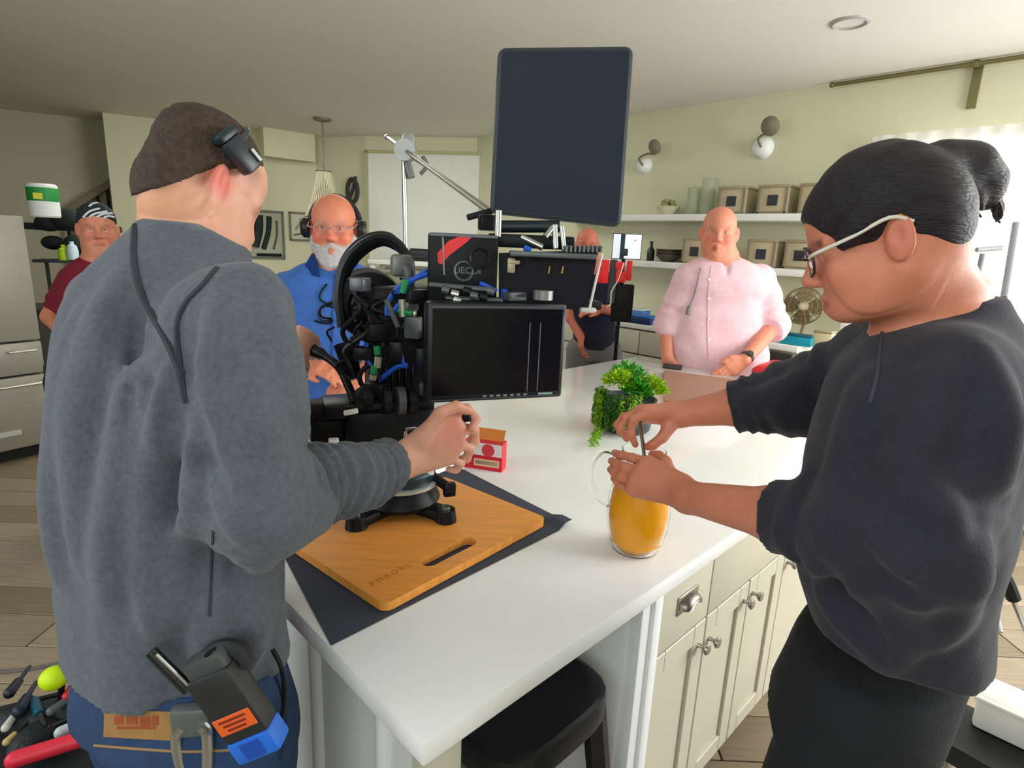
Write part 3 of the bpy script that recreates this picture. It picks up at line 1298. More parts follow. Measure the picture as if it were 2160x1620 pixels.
# small red carton
cb = onz(1022, 992, CT)
rc0 = onz(978, 985, CT)
cx = unit(onz(1058, 997, CT) - rc0)
cy = unit(np.cross([0, 0, 1], cx))
Rc = np.stack([cx, cy, [0, 0, 1]], 1)
box_ = empty('carton', (rc0 + onz(1058, 997, CT)) / 2 + cy * 0.02, 'small red and white printed carton with an orange open flap behind the cutting board', 'carton')
wB = float(np.linalg.norm(onz(1058, 997, CT) - rc0))
hB = 0.086
bcx = (rc0 + onz(1058, 997, CT)) / 2 + cy * 0.022
m = MB()
m.box(bcx + [0, 0, hB / 2 + 0.0005], (wB, 0.044, hB), Rc)
m.build('box', mat('carton_red', (206, 30, 48), 0.45), box_)
pr_ = lambda x, z, w, h, col, nm: MB().box(bcx + Rc @ np.array([x, -0.0224, z]), (w, 0.0006, h), Rc).build(nm, mat('print_' + nm, col, 0.5), box_, smooth=0)
pr_(0.0, hB * 0.76, wB * 0.98, hB * 0.45, (236, 226, 224), 'white_band')
pr_(0.012, hB * 0.27, wB * 0.66, hB * 0.26, (226, 190, 150), 'tan_label')
pr_(0.012, hB * 0.27, wB * 0.58, hB * 0.14, (96, 120, 170), 'blue_line')
MB().cyl(bcx + Rc @ np.array([0.016, -0.0222, hB * 0.74]), bcx + Rc @ np.array([0.016, -0.0234, hB * 0.74]), 0.020).build('red_emblem', mat('print_red', (214, 60, 70), 0.5), box_)
MB().box(bcx + Rc @ np.array([-wB / 2 - 0.0004, 0, hB * 0.5]), (0.0006, 0.040, hB * 0.9), Rc).build('blue_side', mat('print_blue', (98, 108, 196), 0.5), box_, smooth=0)
m = MB()
m.box(bcx + Rc @ np.array([0.0, 0.016, hB + 0.012]), (wB * 0.9, 0.0012, 0.045), Rc @ np.array([[1, 0, 0], [0, math.cos(-.7), -math.sin(-.7)], [0, math.sin(-.7), math.cos(-.7)]]))
m.build('flap', mat('carton_orange', (214, 128, 50), 0.6), box_, smooth=0)

# pitcher of orange juice
pc = onz(1338, 1160, CT)
pt = empty('glass_pitcher', pc, 'clear glass pitcher of orange juice with a looped handle', 'pitcher')
gl = mat('clear_glass', (252, 253, 252), 0.0, trans=1.0, ior=1.18)
prof_o = [(0.0, 0.001), (0.040, 0.001), (0.050, 0.006), (0.060, 0.03), (0.068, 0.065), (0.070, 0.10), (0.066, 0.14), (0.057, 0.172), (0.048, 0.20), (0.045, 0.222), (0.048, 0.24)]
m = MB()
pin = [(max(r - 0.0035, 0), h + 0.004) for r, h in prof_o[::-1]]
pin[0] = (0.0465, 0.2405)
m.lathe(prof_o + pin[0:-1] + [(0, 0.006)], pc, n=40)
m.build('glass', gl, pt, smooth=60)
m = MB()
jz = 0.165
pj = [(0, 0.0075)] + [(max(r - 0.0045, 0.001), h) for r, h in [(0.044, 0.0085), (0.060, 0.03), (0.068, 0.065), (0.070, 0.10), (0.066, 0.14), (0.0585, jz)]] + [(0, jz)]
m.lathe(pj, pc, n=40)
m.build('orange_juice', mat('orange_juice', (255, 172, 0), 0.35, var=0.03, scale=10, coat=0.1), pt, smooth=60)
hd = unit(np.array([-0.97, 0.1, 0]))
hp = [pc + hd * 0.049 + [0, 0, 0.222], pc + hd * 0.085 + [0, 0, 0.232], pc + hd * 0.108 + [0, 0, 0.205], pc + hd * 0.112 + [0, 0, 0.165], pc + hd * 0.095 + [0, 0, 0.125], pc + hd * 0.067 + [0, 0, 0.105]]
m = MB()
m.tube(hp, 0.0065, n=12, smooth=6)
m.build('handle', gl, pt, smooth=80)

# potted greenery
pp = onz(1318, 905, CT)
plant = empty('potted_plant', pp, 'bushy green artificial plant in a dark slate pot on the island', 'plant')
ps = 1.0
m = MB()
m.lathe([(0, 0.002), (0.085, 0.002), (0.092, 0.01), (0.108, 0.11), (0.110, 0.125), (0.102, 0.125), (0.098, 0.11), (0, 0.108)], pp, n=36)
m.build('pot', mat('pot_slate', (62, 66, 72), 0.6, var=0.06, scale=30), plant)
lr = random.Random(3)
rt_ = np.array([1.0, 0, 0])
fw_ = np.array([0, 1.0, 0])


def leaves(name, m_, spec):
    """spec: list of (base, dir, length, width, droop)"""
    mb = MB()
    for (b, d, L, w, dr) in spec:
        d = unit(d)
        s = unit(np.cross(d, [lr.uniform(-1, 1), lr.uniform(-1, 1), 1]))
        n = np.cross(s, d)
        p = [b, b + d * L * 0.45 + n * 0.1 * L, b + d * L - np.array([0, 0, dr * L])]
        v = [mb.bm.verts.new(x) for x in (p[0], p[1] + s * w / 2, p[2], p[1] - s * w / 2, p[1] - n * 0.12 * w)]
        mb.bm.faces.new((v[0], v[1], v[4]))
        mb.bm.faces.new((v[1], v[2], v[4]))
        mb.bm.faces.new((v[2], v[3], v[4]))
        mb.bm.faces.new((v[3], v[0], v[4]))
    return tag(mb.build(name, m_, plant, smooth=0), kind='stuff')


g1 = mat('leaf_lime', (150, 190, 16), 0.5, var=0.25, scale=40)
g2 = mat('leaf_green', (54, 150, 24), 0.5, var=0.25, scale=40)
g3 = mat('leaf_dark', (62, 110, 30), 0.55, var=0.3, scale=40)
g4 = mat('leaf_moss', (120, 168, 20), 0.55, var=0.3, scale=40)


def clump(cx_, cy_, cz_, r, n, L, w, up=0.5):
    out = []
    c = pp + np.array([cx_, cy_, cz_])
    for _ in range(n):
        d = unit([lr.gauss(0, 1), lr.gauss(0, 1), abs(lr.gauss(0, 1)) * 0.8 + up * 0.3])
        b = c + d * np.array([r, r, r]) * lr.uniform(0.45, 0.95)
        out.append((b, unit(d + np.array([lr.uniform(-.5, .5), lr.uniform(-.5, .5), lr.uniform(-.2, .5)])), L * lr.uniform(.7, 1.2), w, 0.15))
    return out


leaves('lime_sprigs', g1, clump(0.075, -0.02, 0.150, 0.060, 420, 0.030, 0.011) + clump(-0.045, -0.03, 0.175, 0.055, 320, 0.030, 0.011))
leaves('green_sprigs', g2, clump(0.02, -0.05, 0.150, 0.050, 260, 0.032, 0.014) + clump(0.0, 0.05, 0.17, 0.07, 260, 0.04, 0.01))
fern = []
for k in range(26):
    a = lr.uniform(0, 6.28)
    b0 = pp + np.array([0.0 + 0.02 * math.cos(a), 0.0 + 0.02 * math.sin(a), 0.16])
    dd_ = unit([math.cos(a) * 0.6, math.sin(a) * 0.6, 1.0])
    for j in range(14):
        b = b0 + dd_ * (0.012 + j * 0.0058)
        for sg in (-1, 1):
            sd_ = unit(np.cross(dd_, [0, 0, 1])) * sg
            fern.append((b, unit(sd_ + dd_ * 0.6), 0.022 * (1 - j / 18), 0.005, 0.1))
leaves('fern_fronds', mat('leaf_fern', (70, 150, 50), 0.5, var=0.2, scale=40), fern)
# trailing strings of small leaves down the left of the pot
trail = []
for k in range(60):
    a = lr.uniform(math.radians(165), math.radians(285))
    rr = lr.uniform(0.085, 0.125)
    x, y = rr * math.cos(a), rr * math.sin(a)
    z = lr.uniform(0.13, 0.17)
    ln = lr.uniform(0.09, 0.15)
    st_ = 0.007
    for j in range(int(ln / st_)):
        z -= st_
        x += lr.uniform(-.002, .0016)
        y += lr.uniform(-.002, .002)
        if z < 0.022:
            break
        for q in range(4):
            d = unit([lr.gauss(0, 1), lr.gauss(0, 1) - .4, lr.uniform(-.8, .3)])
            trail.append((pp + np.array([x, y, z]), d, 0.015, 0.008, 0.2))
h_ = len(trail) // 2
leaves('trailing_stems', g3, trail[:h_])
leaves('trailing_stems_light', g4, trail[h_:])
low = []
for k in range(260):
    t = lr.random()
    b = onz(1268 - 18 * t + lr.uniform(-8, 8), 895 + 45 * t + lr.uniform(-6, 6), CT + 0.012 + 0.012 * lr.random())
    low.append((b, [lr.gauss(0, 1), lr.gauss(0, 1), lr.uniform(-.1, .5)], 0.015, 0.008, 0.1))
leaves('trailing_tip', g4, low)

# brown wooden tray board near the far end
tb = [onz(1403, 850, CT), onz(1385, 790, CT), onz(1600, 812, CT), onz(1760, 900, CT)]
c_ = onz(1520, 838, CT)
tray = empty('wooden_board', c_, 'low reddish-brown wooden board lying beyond the plant', 'board')
uvt = [(float((onz(*p, CT) - NEAR) @ UU), float((onz(*p, CT) - NEAR) @ VV)) for p in ((1400, 852), (1400, 787), (1640, 818), (1700, 905))]
m = MB()
m.prism([(a, b) for a, b in uvt], 0.0, 0.016, [NEAR[0], NEAR[1], CT + 0.0005], RI)
m.build('slab', mat('tray_wood', (150, 112, 88), 0.4, var=0.06, scale=8, stretch=(1, 8, 1)), tray, smooth=0)
kp = onz(1418, 778, CT)
m = MB()
m.box(kp + [0, 0, 0.014], (0.11, 0.05, 0.026), zrot(-20), bev=0.008)
tag(m.build('dark_pouch', mat('pouch_dark', (60, 50, 44), 0.7)), 'flat dark pouch at the far edge of the island', 'pouch')
# red package near the far edge
rp = onz(1625, 800, CT)
m = MB()
F = Field(axis(rp[0] - .22, rp[0] + .22, .008), axis(rp[1] - .2, rp[1] + .2, .008), axis(CT - .01, CT + .16, .008))
F.put(ell(rp + [0, 0.0, 0.045], (0.12, 0.085, 0.05), zrot(30)))
F.put(ell(rp + [0.06, 0.05, 0.055], (0.07, 0.06, 0.045)), 0.03)
F.put(half(rp + [0, 0, 0.002], (0, 0, -1), rp - .25, rp + .25), 0, 'and')
F.wrinkle(0.006, 55, 4)
rpm = link('red_bag', F.mesh('red_bag'), mat('bag_red', (216, 34, 48), 0.35, var=0.1, scale=14))
tag(rpm, 'crumpled shiny red bag on the island beside the pink shirt', 'bag')
# ------------------------------------------------------------------ fridge wall
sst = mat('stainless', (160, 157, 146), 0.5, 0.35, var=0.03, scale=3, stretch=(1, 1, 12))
gapm = mat('gap_black', (28, 30, 30), 0.7)
FR = onz(120, 957, 0.0)                      # right foot of the fridge front
fx = unit(UU * 1.0 + VV * 0.0)               # width direction, receding
a_ = math.radians(60)
fx = np.array([math.cos(a_), math.sin(a_), 0])
fn = np.array([fx[1], -fx[0], 0])            # facing the room
RF = np.stack([fx, -fn, [0, 0, 1]], 1)       # local: x width, y into the body
FT = float(at(112, 456, FR[1])[2])
fw_w = 0.92


def FP(x, y, z):
    """fridge frame: x from the right edge (negative to the left), y depth behind the front"""
    return np.array([FR[0], FR[1], 0.0]) + fx * x + (-fn) * y + np.array([0, 0, z])


fr = empty('refrigerator', FP(-fw_w / 2, 0.35, 0), 'stainless french-door refrigerator with two small drawers above a freezer', 'refrigerator')
m = MB()
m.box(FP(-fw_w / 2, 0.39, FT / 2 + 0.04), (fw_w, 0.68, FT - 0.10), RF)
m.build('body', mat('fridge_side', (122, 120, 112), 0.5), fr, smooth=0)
m = MB()
m.box(FP(-fw_w / 2, 0.30, 0.045), (fw_w - 0.04, 0.5, 0.09), RF)
m.build('toe_grille', gapm, fr, smooth=0)
zs = {}
_gy = lambda y: float(at(60, y, FR[1] - 0.12)[2])
z_d = _gy(722)
z_f = _gy(792)
xs_ = -0.40


def fdoor(nm, x0, x1, z0, z1):
    m = MB()
    m.box(FP((x0 + x1) / 2, 0.01, (z0 + z1) / 2), (x1 - x0 - 0.014, 0.07, z1 - z0 - 0.014), RF, bev=0.006)
    return m.build(nm, sst, fr)


def bar(par, a, b, off=0.05, r=0.011):
    m = MB()
    A, B = a + fn * off, b + fn * off
    m.cyl(A, B, r, n=14)
    d = unit(B - A)
    for q in (A + d * 0.03, B - d * 0.03):
        m.cyl(q, q - fn * off, r * 0.8, n=10)
    m.build('handle', mat('handle_steel', (196, 194, 184), 0.25, 0.8), par)


dr = fdoor('door', xs_, 0, z_d, FT)
bar(dr, FP(xs_ + 0.06, -0.02, z_d + 0.08), FP(xs_ + 0.06, -0.02, FT - 0.10))
dl = fdoor('door', -fw_w, xs_, z_d, FT)
bar(dl, FP(xs_ - 0.06, -0.02, z_d + 0.08), FP(xs_ - 0.06, -0.02, FT - 0.10))
e1 = fdoor('drawer', xs_ + 0.03, 0, z_f, z_d)
bar(e1, FP(xs_ + 0.20, -0.02, z_d - 0.06), FP(-0.05, -0.02, z_d - 0.06), 0.035, 0.008)
e2 = fdoor('drawer', -fw_w, xs_ + 0.03, z_f, z_d)
e3 = fdoor('freezer_drawer', -fw_w, 0, 0.10, z_f)
bar(e3, FP(-fw_w + 0.05, -0.02, z_f - 0.06), FP(-0.03, -0.02, z_f - 0.06), 0.04, 0.010)
MB().box(FP(-0.27, -0.026, 0.22), (0.16, 0.004, 0.035), RF).build('badge', mat('badge_grey', (196, 196, 190), 0.4), e3)
# white note on the small drawer
nt_ = MB()
pnt = FP(xs_ - 0.10, -0.027, (z_f + z_d) / 2 - 0.03)
nt_.box(pnt, (0.20, 0.003, 0.20), RF)
tag(nt_.build('paper_note', mat('paper_white', (226, 230, 236), 0.8), smooth=0), 'white paper note stuck on the small refrigerator drawer', 'note')
# tray and towels on top, wipes canister
tr = FP(-0.55, 0.2, FT - 0.009)
m = MB()
m.box(tr + [0, 0, 0.017], (0.62, 0.40, 0.02), RF, bev=0.006)
m.box(tr + fx * 0.28 + [0, 0, 0.035], (0.03, 0.4, 0.03), RF @ np.array([[math.cos(.5), 0, math.sin(.5)], [0, 1, 0], [-math.sin(.5), 0, math.cos(.5)]]), bev=0.005)
tag(m.build('roasting_tray', mat('tray_black', (36, 38, 44), 0.5)), 'shallow black tray lying on top of the refrigerator', 'tray')
m = MB()
m.sph(tr + fx * 0.14 - fn * -0.05 + [0, 0, 0.056], (0.10, 0.08, 0.025))
tag(m.build('dish_cloth', mat('cloth_tan', (182, 140, 112), 0.9, bump=0.2)), 'crumpled tan cloth in the black tray', 'cloth')
wp = np.array([*at(94, 440, FR[1] + 0.1)[:2], FT - 0.009])
wr = 0.085
wh = float(at(92, 388, wp[1])[2]) - FT + 0.009
ws = empty('paper_towel_pack', wp, 'white roll pack with a bright green band standing on the refrigerator', 'paper towels')
MB().lathe([(0, 0), (wr * .9, 0), (wr, 0.01), (wr, wh - 0.012), (wr * 0.88, wh), (0, wh)], wp, n=28).build('roll', mat('wrap_white', (222, 226, 222), 0.6), ws)
MB().lathe([(wr + 0.001, wh * 0.48), (wr + 0.002, wh * 0.5), (wr + 0.002, wh * 0.86), (wr + 0.001, wh * 0.88)], wp, n=28).build('green_band', mat('band_green', (22, 136, 54), 0.5), ws)
MB().box(wp + np.array([0.35, -0.93, 0]) * (wr + 0.001) + [0, 0, wh * 0.62], (0.05, 0.006, wh * 0.18), frame([0.35, -0.93, 0], [1, 0.3, 0])[:, [0, 2, 1]]).build('yellow_patch', mat('patch_yellow', (220, 214, 60), 0.5), ws)

# dark appliance counter behind the maroon shirt
bc_ = at(150, 640, 4.75)
base = empty('base_cabinet', [bc_[0], bc_[1], 0], 'low dark counter cabinet beside the refrigerator', 'cabinet')
RC0 = zrot(20)
m = MB()
m.box([bc_[0], bc_[1] + 0.1, 0.45], (0.9, 0.5, 0.9), RC0)
m.build('body', mat('cabinet_dark', (84, 84, 76), 0.6), base, smooth=0)
m = MB()
m.box([bc_[0], bc_[1] + 0.1, 0.92], (0.94, 0.54, 0.04), RC0, bev=0.004)
m.build('counter', mat('counter_dark', (60, 62, 62), 0.4), base)
for k in (-1, 1):
    m = MB()
    q = np.array([bc_[0], bc_[1] + 0.1, 0.5]) + RC0 @ np.array([k * 0.22, -0.26, 0])
    m.box(q, (0.40, 0.02, 0.7), RC0, bev=0.004)
    d_ = m.build('door', mat('cabinet_dark'), base) if False else m.build('door', MATS['cabinet_dark'], base)
    MB().sph(q + RC0 @ np.array([-k * 0.15, -0.02, 0.25]), 0.013).build('knob', steel, d_)
hz = float(at(130, 470, 4.6)[2])
ap = at(140, 480, 4.62)
rack = empty('hanging_rack', [ap[0], ap[1], ap[2]], 'black wall rack crowded with dark bags beside the refrigerator', 'rack')
ah = [ap[0], ap[1], ap[2]]
m = MB()
m.box([ap[0], ap[1] + 0.05, ap[2]], (0.62, 0.28, 0.05), RC0, bev=0.01)
m.build('shelf', mat('rack_black', (24, 28, 28), 0.6), rack)
m = MB()
m.box([ap[0] + 0.02, ap[1] + 0.16, (ap[2] + 0.942) / 2], (0.10, 0.06, ap[2] - 0.942), RC0)
m.build('upright', MATS['rack_black'], rack)
for k, (px, py, rr) in enumerate(((103, 470, 0.085), (147, 462, 0.10), (112, 512, 0.07), (163, 512, 0.08))):
    q = at(px, py, 4.5 - 0.02 * k)
    m = MB()
    m.sph(q, (rr * 1.2, rr * .8, rr * .75))
    tag(m.build('dark_bag', mat('bag_dark%d' % (k % 2), ((26, 32, 34), (36, 48, 46))[k % 2], 0.7, bump=0.3, bscale=25)),
        ('lumpy black bag on the rack, nearest the refrigerator', 'lumpy dark green bag on the rack beside the patterned cap', 'small black bag hanging low under the rack', 'dark green pouch hanging behind the maroon shoulder')[k], 'bag', 'bags on the black rack')
for k, (px, py, col, nm, lb) in enumerate(((134, 531, (176, 214, 20), 'lime_bottle', 'small lime green bottle behind the maroon shoulder'), (152, 524, (196, 214, 226), 'pale_bottle', 'small pale bottle behind the maroon shoulder'))):
    q = at(px, py, 4.35)
    m = MB()
    m.lathe([(0, -0.08), (0.035, -0.08), (0.038, -0.02), (0.03, 0.02), (0.014, 0.03), (0.014, 0.05), (0, 0.05)], q, n=18)
    tag(m.build(nm, mat(nm, col, 0.4)), lb, 'bottle')
sh = at(140, 545, 4.4)
m = MB()
m.box([sh[0], sh[1], sh[2] - 0.02], (0.36, 0.2, 0.02), RC0, bev=0.003)
for k in (-1, 1):
    m.box([sh[0] + k * 0.16, sh[1] + 0.06 + k * .05, (sh[2] - 0.03 + 0.94) / 2], (0.02, 0.02, sh[2] - 0.03 - 0.94), RC0)
tag(m.build('counter_riser', mat('riser_dark', (50, 58, 56), 0.6)), 'small dark two-legged shelf carrying the bottles', 'shelf')

# ------------------------------------------------------------------ back wall: pictures, pendant, ornament
nAB = np.array([dA[1], -dA[0], 0.0])
dAB = np.array([dA[0], dA[1], 0.0])
RAB = np.stack([dAB, -nAB, [0, 0, 1]], 1)


def picture(px, py, w, h, lb, cols, dark):
    q = onwall(px, py, cA, nAB, 0.016)
    e = empty('framed_picture', q, lb, 'picture')
    fm_ = mat('picture_frame_' + dark[0], dark[1], 0.5)
    t = 0.022
    m = MB()
    for (o, s) in (((0, h / 2 - t / 2), (w, t)), ((0, -h / 2 + t / 2), (w, t)), ((-w / 2 + t / 2, 0), (t, h)), ((w / 2 - t / 2, 0), (t, h))):
        m.box(q + RAB @ np.array([o[0], 0, o[1]]), (s[0], 0.03, s[1]), RAB)
    m.build('frame', fm_, e)
    m = MB()
    m.box(q + RAB @ np.array([0, 0.006, 0]), (w - t, 0.008, h - t), RAB)
    m.build('print', mat('print_' + dark[0], cols[0], 0.7), e, smooth=0)
    for k, (x0, z0, x1, z1, r, c) in enumerate(cols[1]):
        m = MB()
        pts = [q + RAB @ np.array([x0 * w, 0.000, z0 * h]), q + RAB @ np.array([(x0 + x1) / 2 * w + 0.05 * w, 0.000, (z0 + z1) / 2 * h]), q + RAB @ np.array([x1 * w, 0.0, z1 * h])]
        m.tube(pts, r, n=6)
        m.build('brush_stroke', mat('stroke_%d_%d_%d' % c, c, 0.8), e)


picture(562, 495, 0.40, 0.56, 'large abstract dark picture hanging behind the leaning man', ((170, 172, 150), [(-.35, -.25, -.2, .4, .055, (30, 44, 42)), (-.1, -.3, .1, .38, .03, (30, 44, 42)), (.18, -.3, .3, .3, .012, (90, 92, 84)), (-.3, -.42, .4, -.42, .02, (24, 28, 28))]), ('a', (96, 96, 84)))
picture(632, 478, 0.24, 0.34, 'small pale framed picture beside the pendant lamp', ((196, 200, 176), [(-.2, -.1, .1, .3, .014, (150, 154, 130)), (-.3, -.3, .2, -.2, .012, (110, 110, 84))]), ('b', (106, 102, 74)))
# pendant lamp of beaded strands
pcn = onz(680, 250, H)
pt_ = np.array([pcn[0], pcn[1], 0.0])
kz = lambda y: float(at(684, y, pcn[1])[2])
pend = empty('pendant_lamp', [pcn[0], pcn[1], H], 'beaded cone pendant lamp on a thin rod above the blue shirt', 'pendant lamp')
m = MB()
m.lathe([(0, 0), (0.09, 0), (0.085, -0.02), (0.02, -0.035), (0, -0.035)], [pcn[0], pcn[1], H - 0.0005])
m.build('canopy', mat('pendant_metal', (116, 116, 104), 0.5, 0.3), pend)
zt_, zb_ = kz(362), kz(480)
m = MB()
m.cyl([pcn[0], pcn[1], H - 0.03], [pcn[0], pcn[1], zt_], 0.008)
m.build('rod', MATS['pendant_metal'], pend)
m = MB()
for (r, z) in ((0.075, zt_), (0.20, zb_ + 0.10), (0.24, zb_)):
    m.tube([[pcn[0] + r * math.cos(k * math.pi / 10), pcn[1] + r * math.sin(k * math.pi / 10), z] for k in range(20)], 0.009, closed=True, smooth=1)
m.build('ring', MATS['pendant_metal'], pend)
bm_ = mat('bead_wood', (190, 184, 156), 0.7)
m = MB()
for k in range(36):
    a = k * 2 * math.pi / 36
    P = []
    for j in range(7):
        t = j / 6
        r = 0.075 + (0.125) * t ** 1.5 if True else 0
        P.append([pcn[0] + r * math.cos(a), pcn[1] + r * math.sin(a), zt_ + (zb_ + 0.10 - zt_) * t])
    P.append([pcn[0] + 0.24 * math.cos(a), pcn[1] + 0.24 * math.sin(a), zb_])
    m.tube(P, 0.0065, n=5, smooth=2)
tag(m.build('bead_strands', bm_, pend), kind='stuff')
# dark wreath-like ornament on the bright column
cBC = unit(np.array([*(cC - cB), 0.0]))
nBC = np.array([cBC[1], -cBC[0], 0.0])
q = onwall(743, 402, cB, nBC, 0.03)
m = MB()
m.tube([q + cBC * (0.07 * math.cos(t)) + np.array([0, 0, 0.13 * math.sin(t)]) for t in np.linspace(0, 6.28, 14)[:-1]], 0.024, n=8, closed=True)
m.tube([q + cBC * -0.06 + np.array([0, 0, -0.12]), q + np.array([0, 0, 0.0]), q + cBC * 0.05 + np.array([0, 0, 0.16])], 0.018)
m.tube([q + cBC * 0.0 + np.array([0, 0, -0.20]), q + cBC * 0.02 + np.array([0, 0, -0.34])], 0.05, smooth=1)
tag(m.build('wall_ornament', mat('ornament_dark', (58, 54, 50), 0.7)), 'dark looped ornament hanging on the bright wall strip', 'wall ornament')
# console with black gear under the window
q = onwall(885, 548, cC, NW, 0.30)
con = empty('console_table', [q[0], q[1], 0], 'white console table under the shaded window', 'table')
m = MB()
m.box([q[0], q[1], q[2] - 0.04], (1.1, 0.36, 0.05), RW, bev=0.004)
m.build('tabletop', trimw, con)
for sx in (-1, 1):
    for sy in (-1, 1):
        m = MB()
        m.box([*(q + DW * sx * 0.5 + NW * sy * 0.13)[:2], (q[2] - 0.06) / 2], (0.05, 0.05, q[2] - 0.06), RW)
        m.build('leg', trimw, con, smooth=0)
m = MB()
g_ = onwall(884, 528, cC, NW, 0.30)
m.box([g_[0], g_[1], q[2] + 0.045], (0.26, 0.16, 0.12), RW, bev=0.012)
m.box([g_[0], g_[1], q[2] + 0.115], (0.18, 0.11, 0.02), RW, bev=0.004)
m.box([*(g_ + NW * 0.085)[:2], q[2] + 0.03], (0.2, 0.015, 0.03), RW, bev=0.003)
tag(m.build('equipment_case', mat('case_black', (30, 34, 36), 0.5)), 'black equipment case on the white console table', 'case')

# ------------------------------------------------------------------ shelf wall
nS = -UU


def onu(x, y, u):
    d = ray(x, y)
    p0 = NEAR + UU * u
    t = ((p0 - CO) @ UU) / (d @ UU)
    return CO + d * t


def vz(x, y, u):
    p = onu(x, y, u)
    return float((p - NEAR) @ VV), float(p[2])


shelfm = mat('shelf_white', (226, 228, 222), 0.5)
z1 = 0.5 * (vz(1310, 462, 3.95)[1] + vz(1660, 440, 3.95)[1])
z2 = 0.5 * (vz(1345, 560, 3.95)[1] + vz(1680, 555, 3.95)[1])
for k, z in enumerate((z1, z2)):
    m = MB()
    m.box(I(WU - 0.14, 2.06, z - 0.025), (0.28, 2.42, 0.05), RI, bev=0.003)
    tag(m.build('floating_shelf', shelfm), ('upper white floating shelf with lidded boxes and jars', 'lower white floating shelf behind the pink shirt')[k], 'shelf', 'white floating shelves')
# square-windowed storage boxes: built once, then copied
boxm = mat('box_linen', (190, 178, 146), 0.8, var=0.05, scale=40, bump=0.2, bscale=200)


def storage_box(name='storage_box'):
    e = empty(name, (0, 0, 0))
    w, d, h = 0.215, 0.19, 0.185
    m = MB()
    m.box((0, 0, h / 2), (d, w, h), bev=0.01)
    m.build('body', boxm, e)
    m = MB()
    for sy in (-1, 1):
        m.box((-d / 2 - 0.003, sy * (w / 2 - 0.012), h / 2), (0.008, 0.018, h), bev=0.002, seg=1)
    m.box((-d / 2 - 0.003, 0, 0.008), (0.008, w, 0.016), bev=0.002, seg=1)
    m.build('trim', mat('box_trim', (138, 126, 100), 0.8), e)
    m = MB()
    m.box((0, 0, h + 0.004), (d + 0.012, w + 0.012, 0.022), bev=0.005)
    m.build('rim', mat('box_rim', (160, 148, 118), 0.8), e)
    m = MB()
    m.box((-d / 2 - 0.004, 0, h * 0.5), (0.006, 0.072, 0.072))
    m.build('label_plate', mat('label_dark', (50, 50, 58), 0.5), e, smooth=0)
    return e


proto = storage_box()
first = True
bl_ = [(1545, z1, 'storage box on the upper shelf, nearest the glass jars'), (1632, z1, 'middle storage box on the upper shelf'), (1722, z1, 'storage box on the upper shelf, half behind the dark hair'),
       (1466, z2, 'storage box on the lower shelf behind the bald head'), (1608, z2, 'storage box on the lower shelf beside the pink collar'), (1690, z2, 'storage box on the lower shelf beside the glasses')]
for (px, z, lb) in bl_:
    v = vz(px, 400 if z == z1 else 510, WU - 0.24)[0]
    p = I(WU - 0.14, v, z + 0.0006)
    o = proto if first else copytree(proto)
    first = False
    o.location = Vector(p)
    o.rotation_euler = (0, 0, math.radians(45))
    tag(o, lb, 'storage box', 'linen storage boxes on the shelves')
glj = mat('jar_glass', (236, 240, 226), 0.05, trans=0.85, ior=1.15)
for k, (px, hh) in enumerate(((1458, 0.20), (1488, 0.26))):
    v = vz(px, 400, WU - 0.2)[0]
    m = MB()
    m.lathe([(0, 0), (0.05, 0), (0.052, 0.01), (0.052, hh), (0.046, hh), (0.046, 0.012), (0, 0.012)], I(WU - 0.15, v, z1 + 0.0006), n=28)
    m.lathe([(0, hh + 0.001), (0.055, hh + 0.001), (0.055, hh + 0.012), (0.012, hh + 0.02), (0.01, hh + 0.035), (0, hh + 0.036)], I(WU - 0.15, v, z1 + 0.0006), n=28)
    tag(m.build('glass_jar', glj), ('short clear glass jar on the upper shelf', 'tall clear glass jar on the upper shelf beside the boxes')[k], 'jar', 'glass jars on the upper shelf')
v = vz(1404, 425, WU - 0.2)[0]
e = empty('shelf_bowl', I(WU - 0.15, v, z1), 'pale bowl of dried greenery at the far end of the upper shelf', 'bowl')
MB().lathe([(0, 0.0006), (0.05, 0.0006), (0.09, 0.05), (0.1, 0.07), (0.094, 0.07), (0.08, 0.045), (0, 0.02)], I(WU - 0.15, v, z1), n=28).build('bowl', mat('bowl_cream', (206, 202, 176), 0.5), e)
m = MB()
r4 = random.Random(8)
for k in range(30):
    a = r4.uniform(0, 6.28)
    m.sph(I(WU - 0.15 + 0.05 * math.cos(a) * r4.random(), v + 0.05 * math.sin(a), z1 + 0.06 + 0.06 * r4.random()), (0.022, 0.012, 0.016), n=8)
tag(m.build('greenery', mat('dry_green', (150, 152, 104), 0.8), e), kind='stuff')
v = vz(1404, 520, WU - 0.2)[0]
m = MB()
for k in range(3):
    o = 0.022 * k
    m.lathe([(0, 0.001 + o), (0.05, 0.001 + o), (0.10, 0.045 + o), (0.11, 0.06 + o), (0.104, 0.06 + o), (0.09, 0.04 + o), (0, 0.02 + o)], I(WU - 0.14, v, z2), n=28)
tag(m.build('bowl_stack', mat('bowl_dark', (88, 80, 66), 0.6)), 'dark brown nested bowls on the lower shelf', 'bowls')
v = vz(1366, 520, WU - 0.2)[0]
m = MB()
m.lathe([(0, 0.001), (0.03, 0.001), (0.032, 0.01), (0.032, 0.09), (0.012, 0.12), (0.012, 0.15), (0.015, 0.152), (0.015, 0.165), (0, 0.165)], I(WU - 0.14, v, z2), n=24)
tag(m.build('black_bottle', mat('bottle_black', (34, 36, 36), 0.3)), 'small black bottle on the lower shelf', 'bottle')
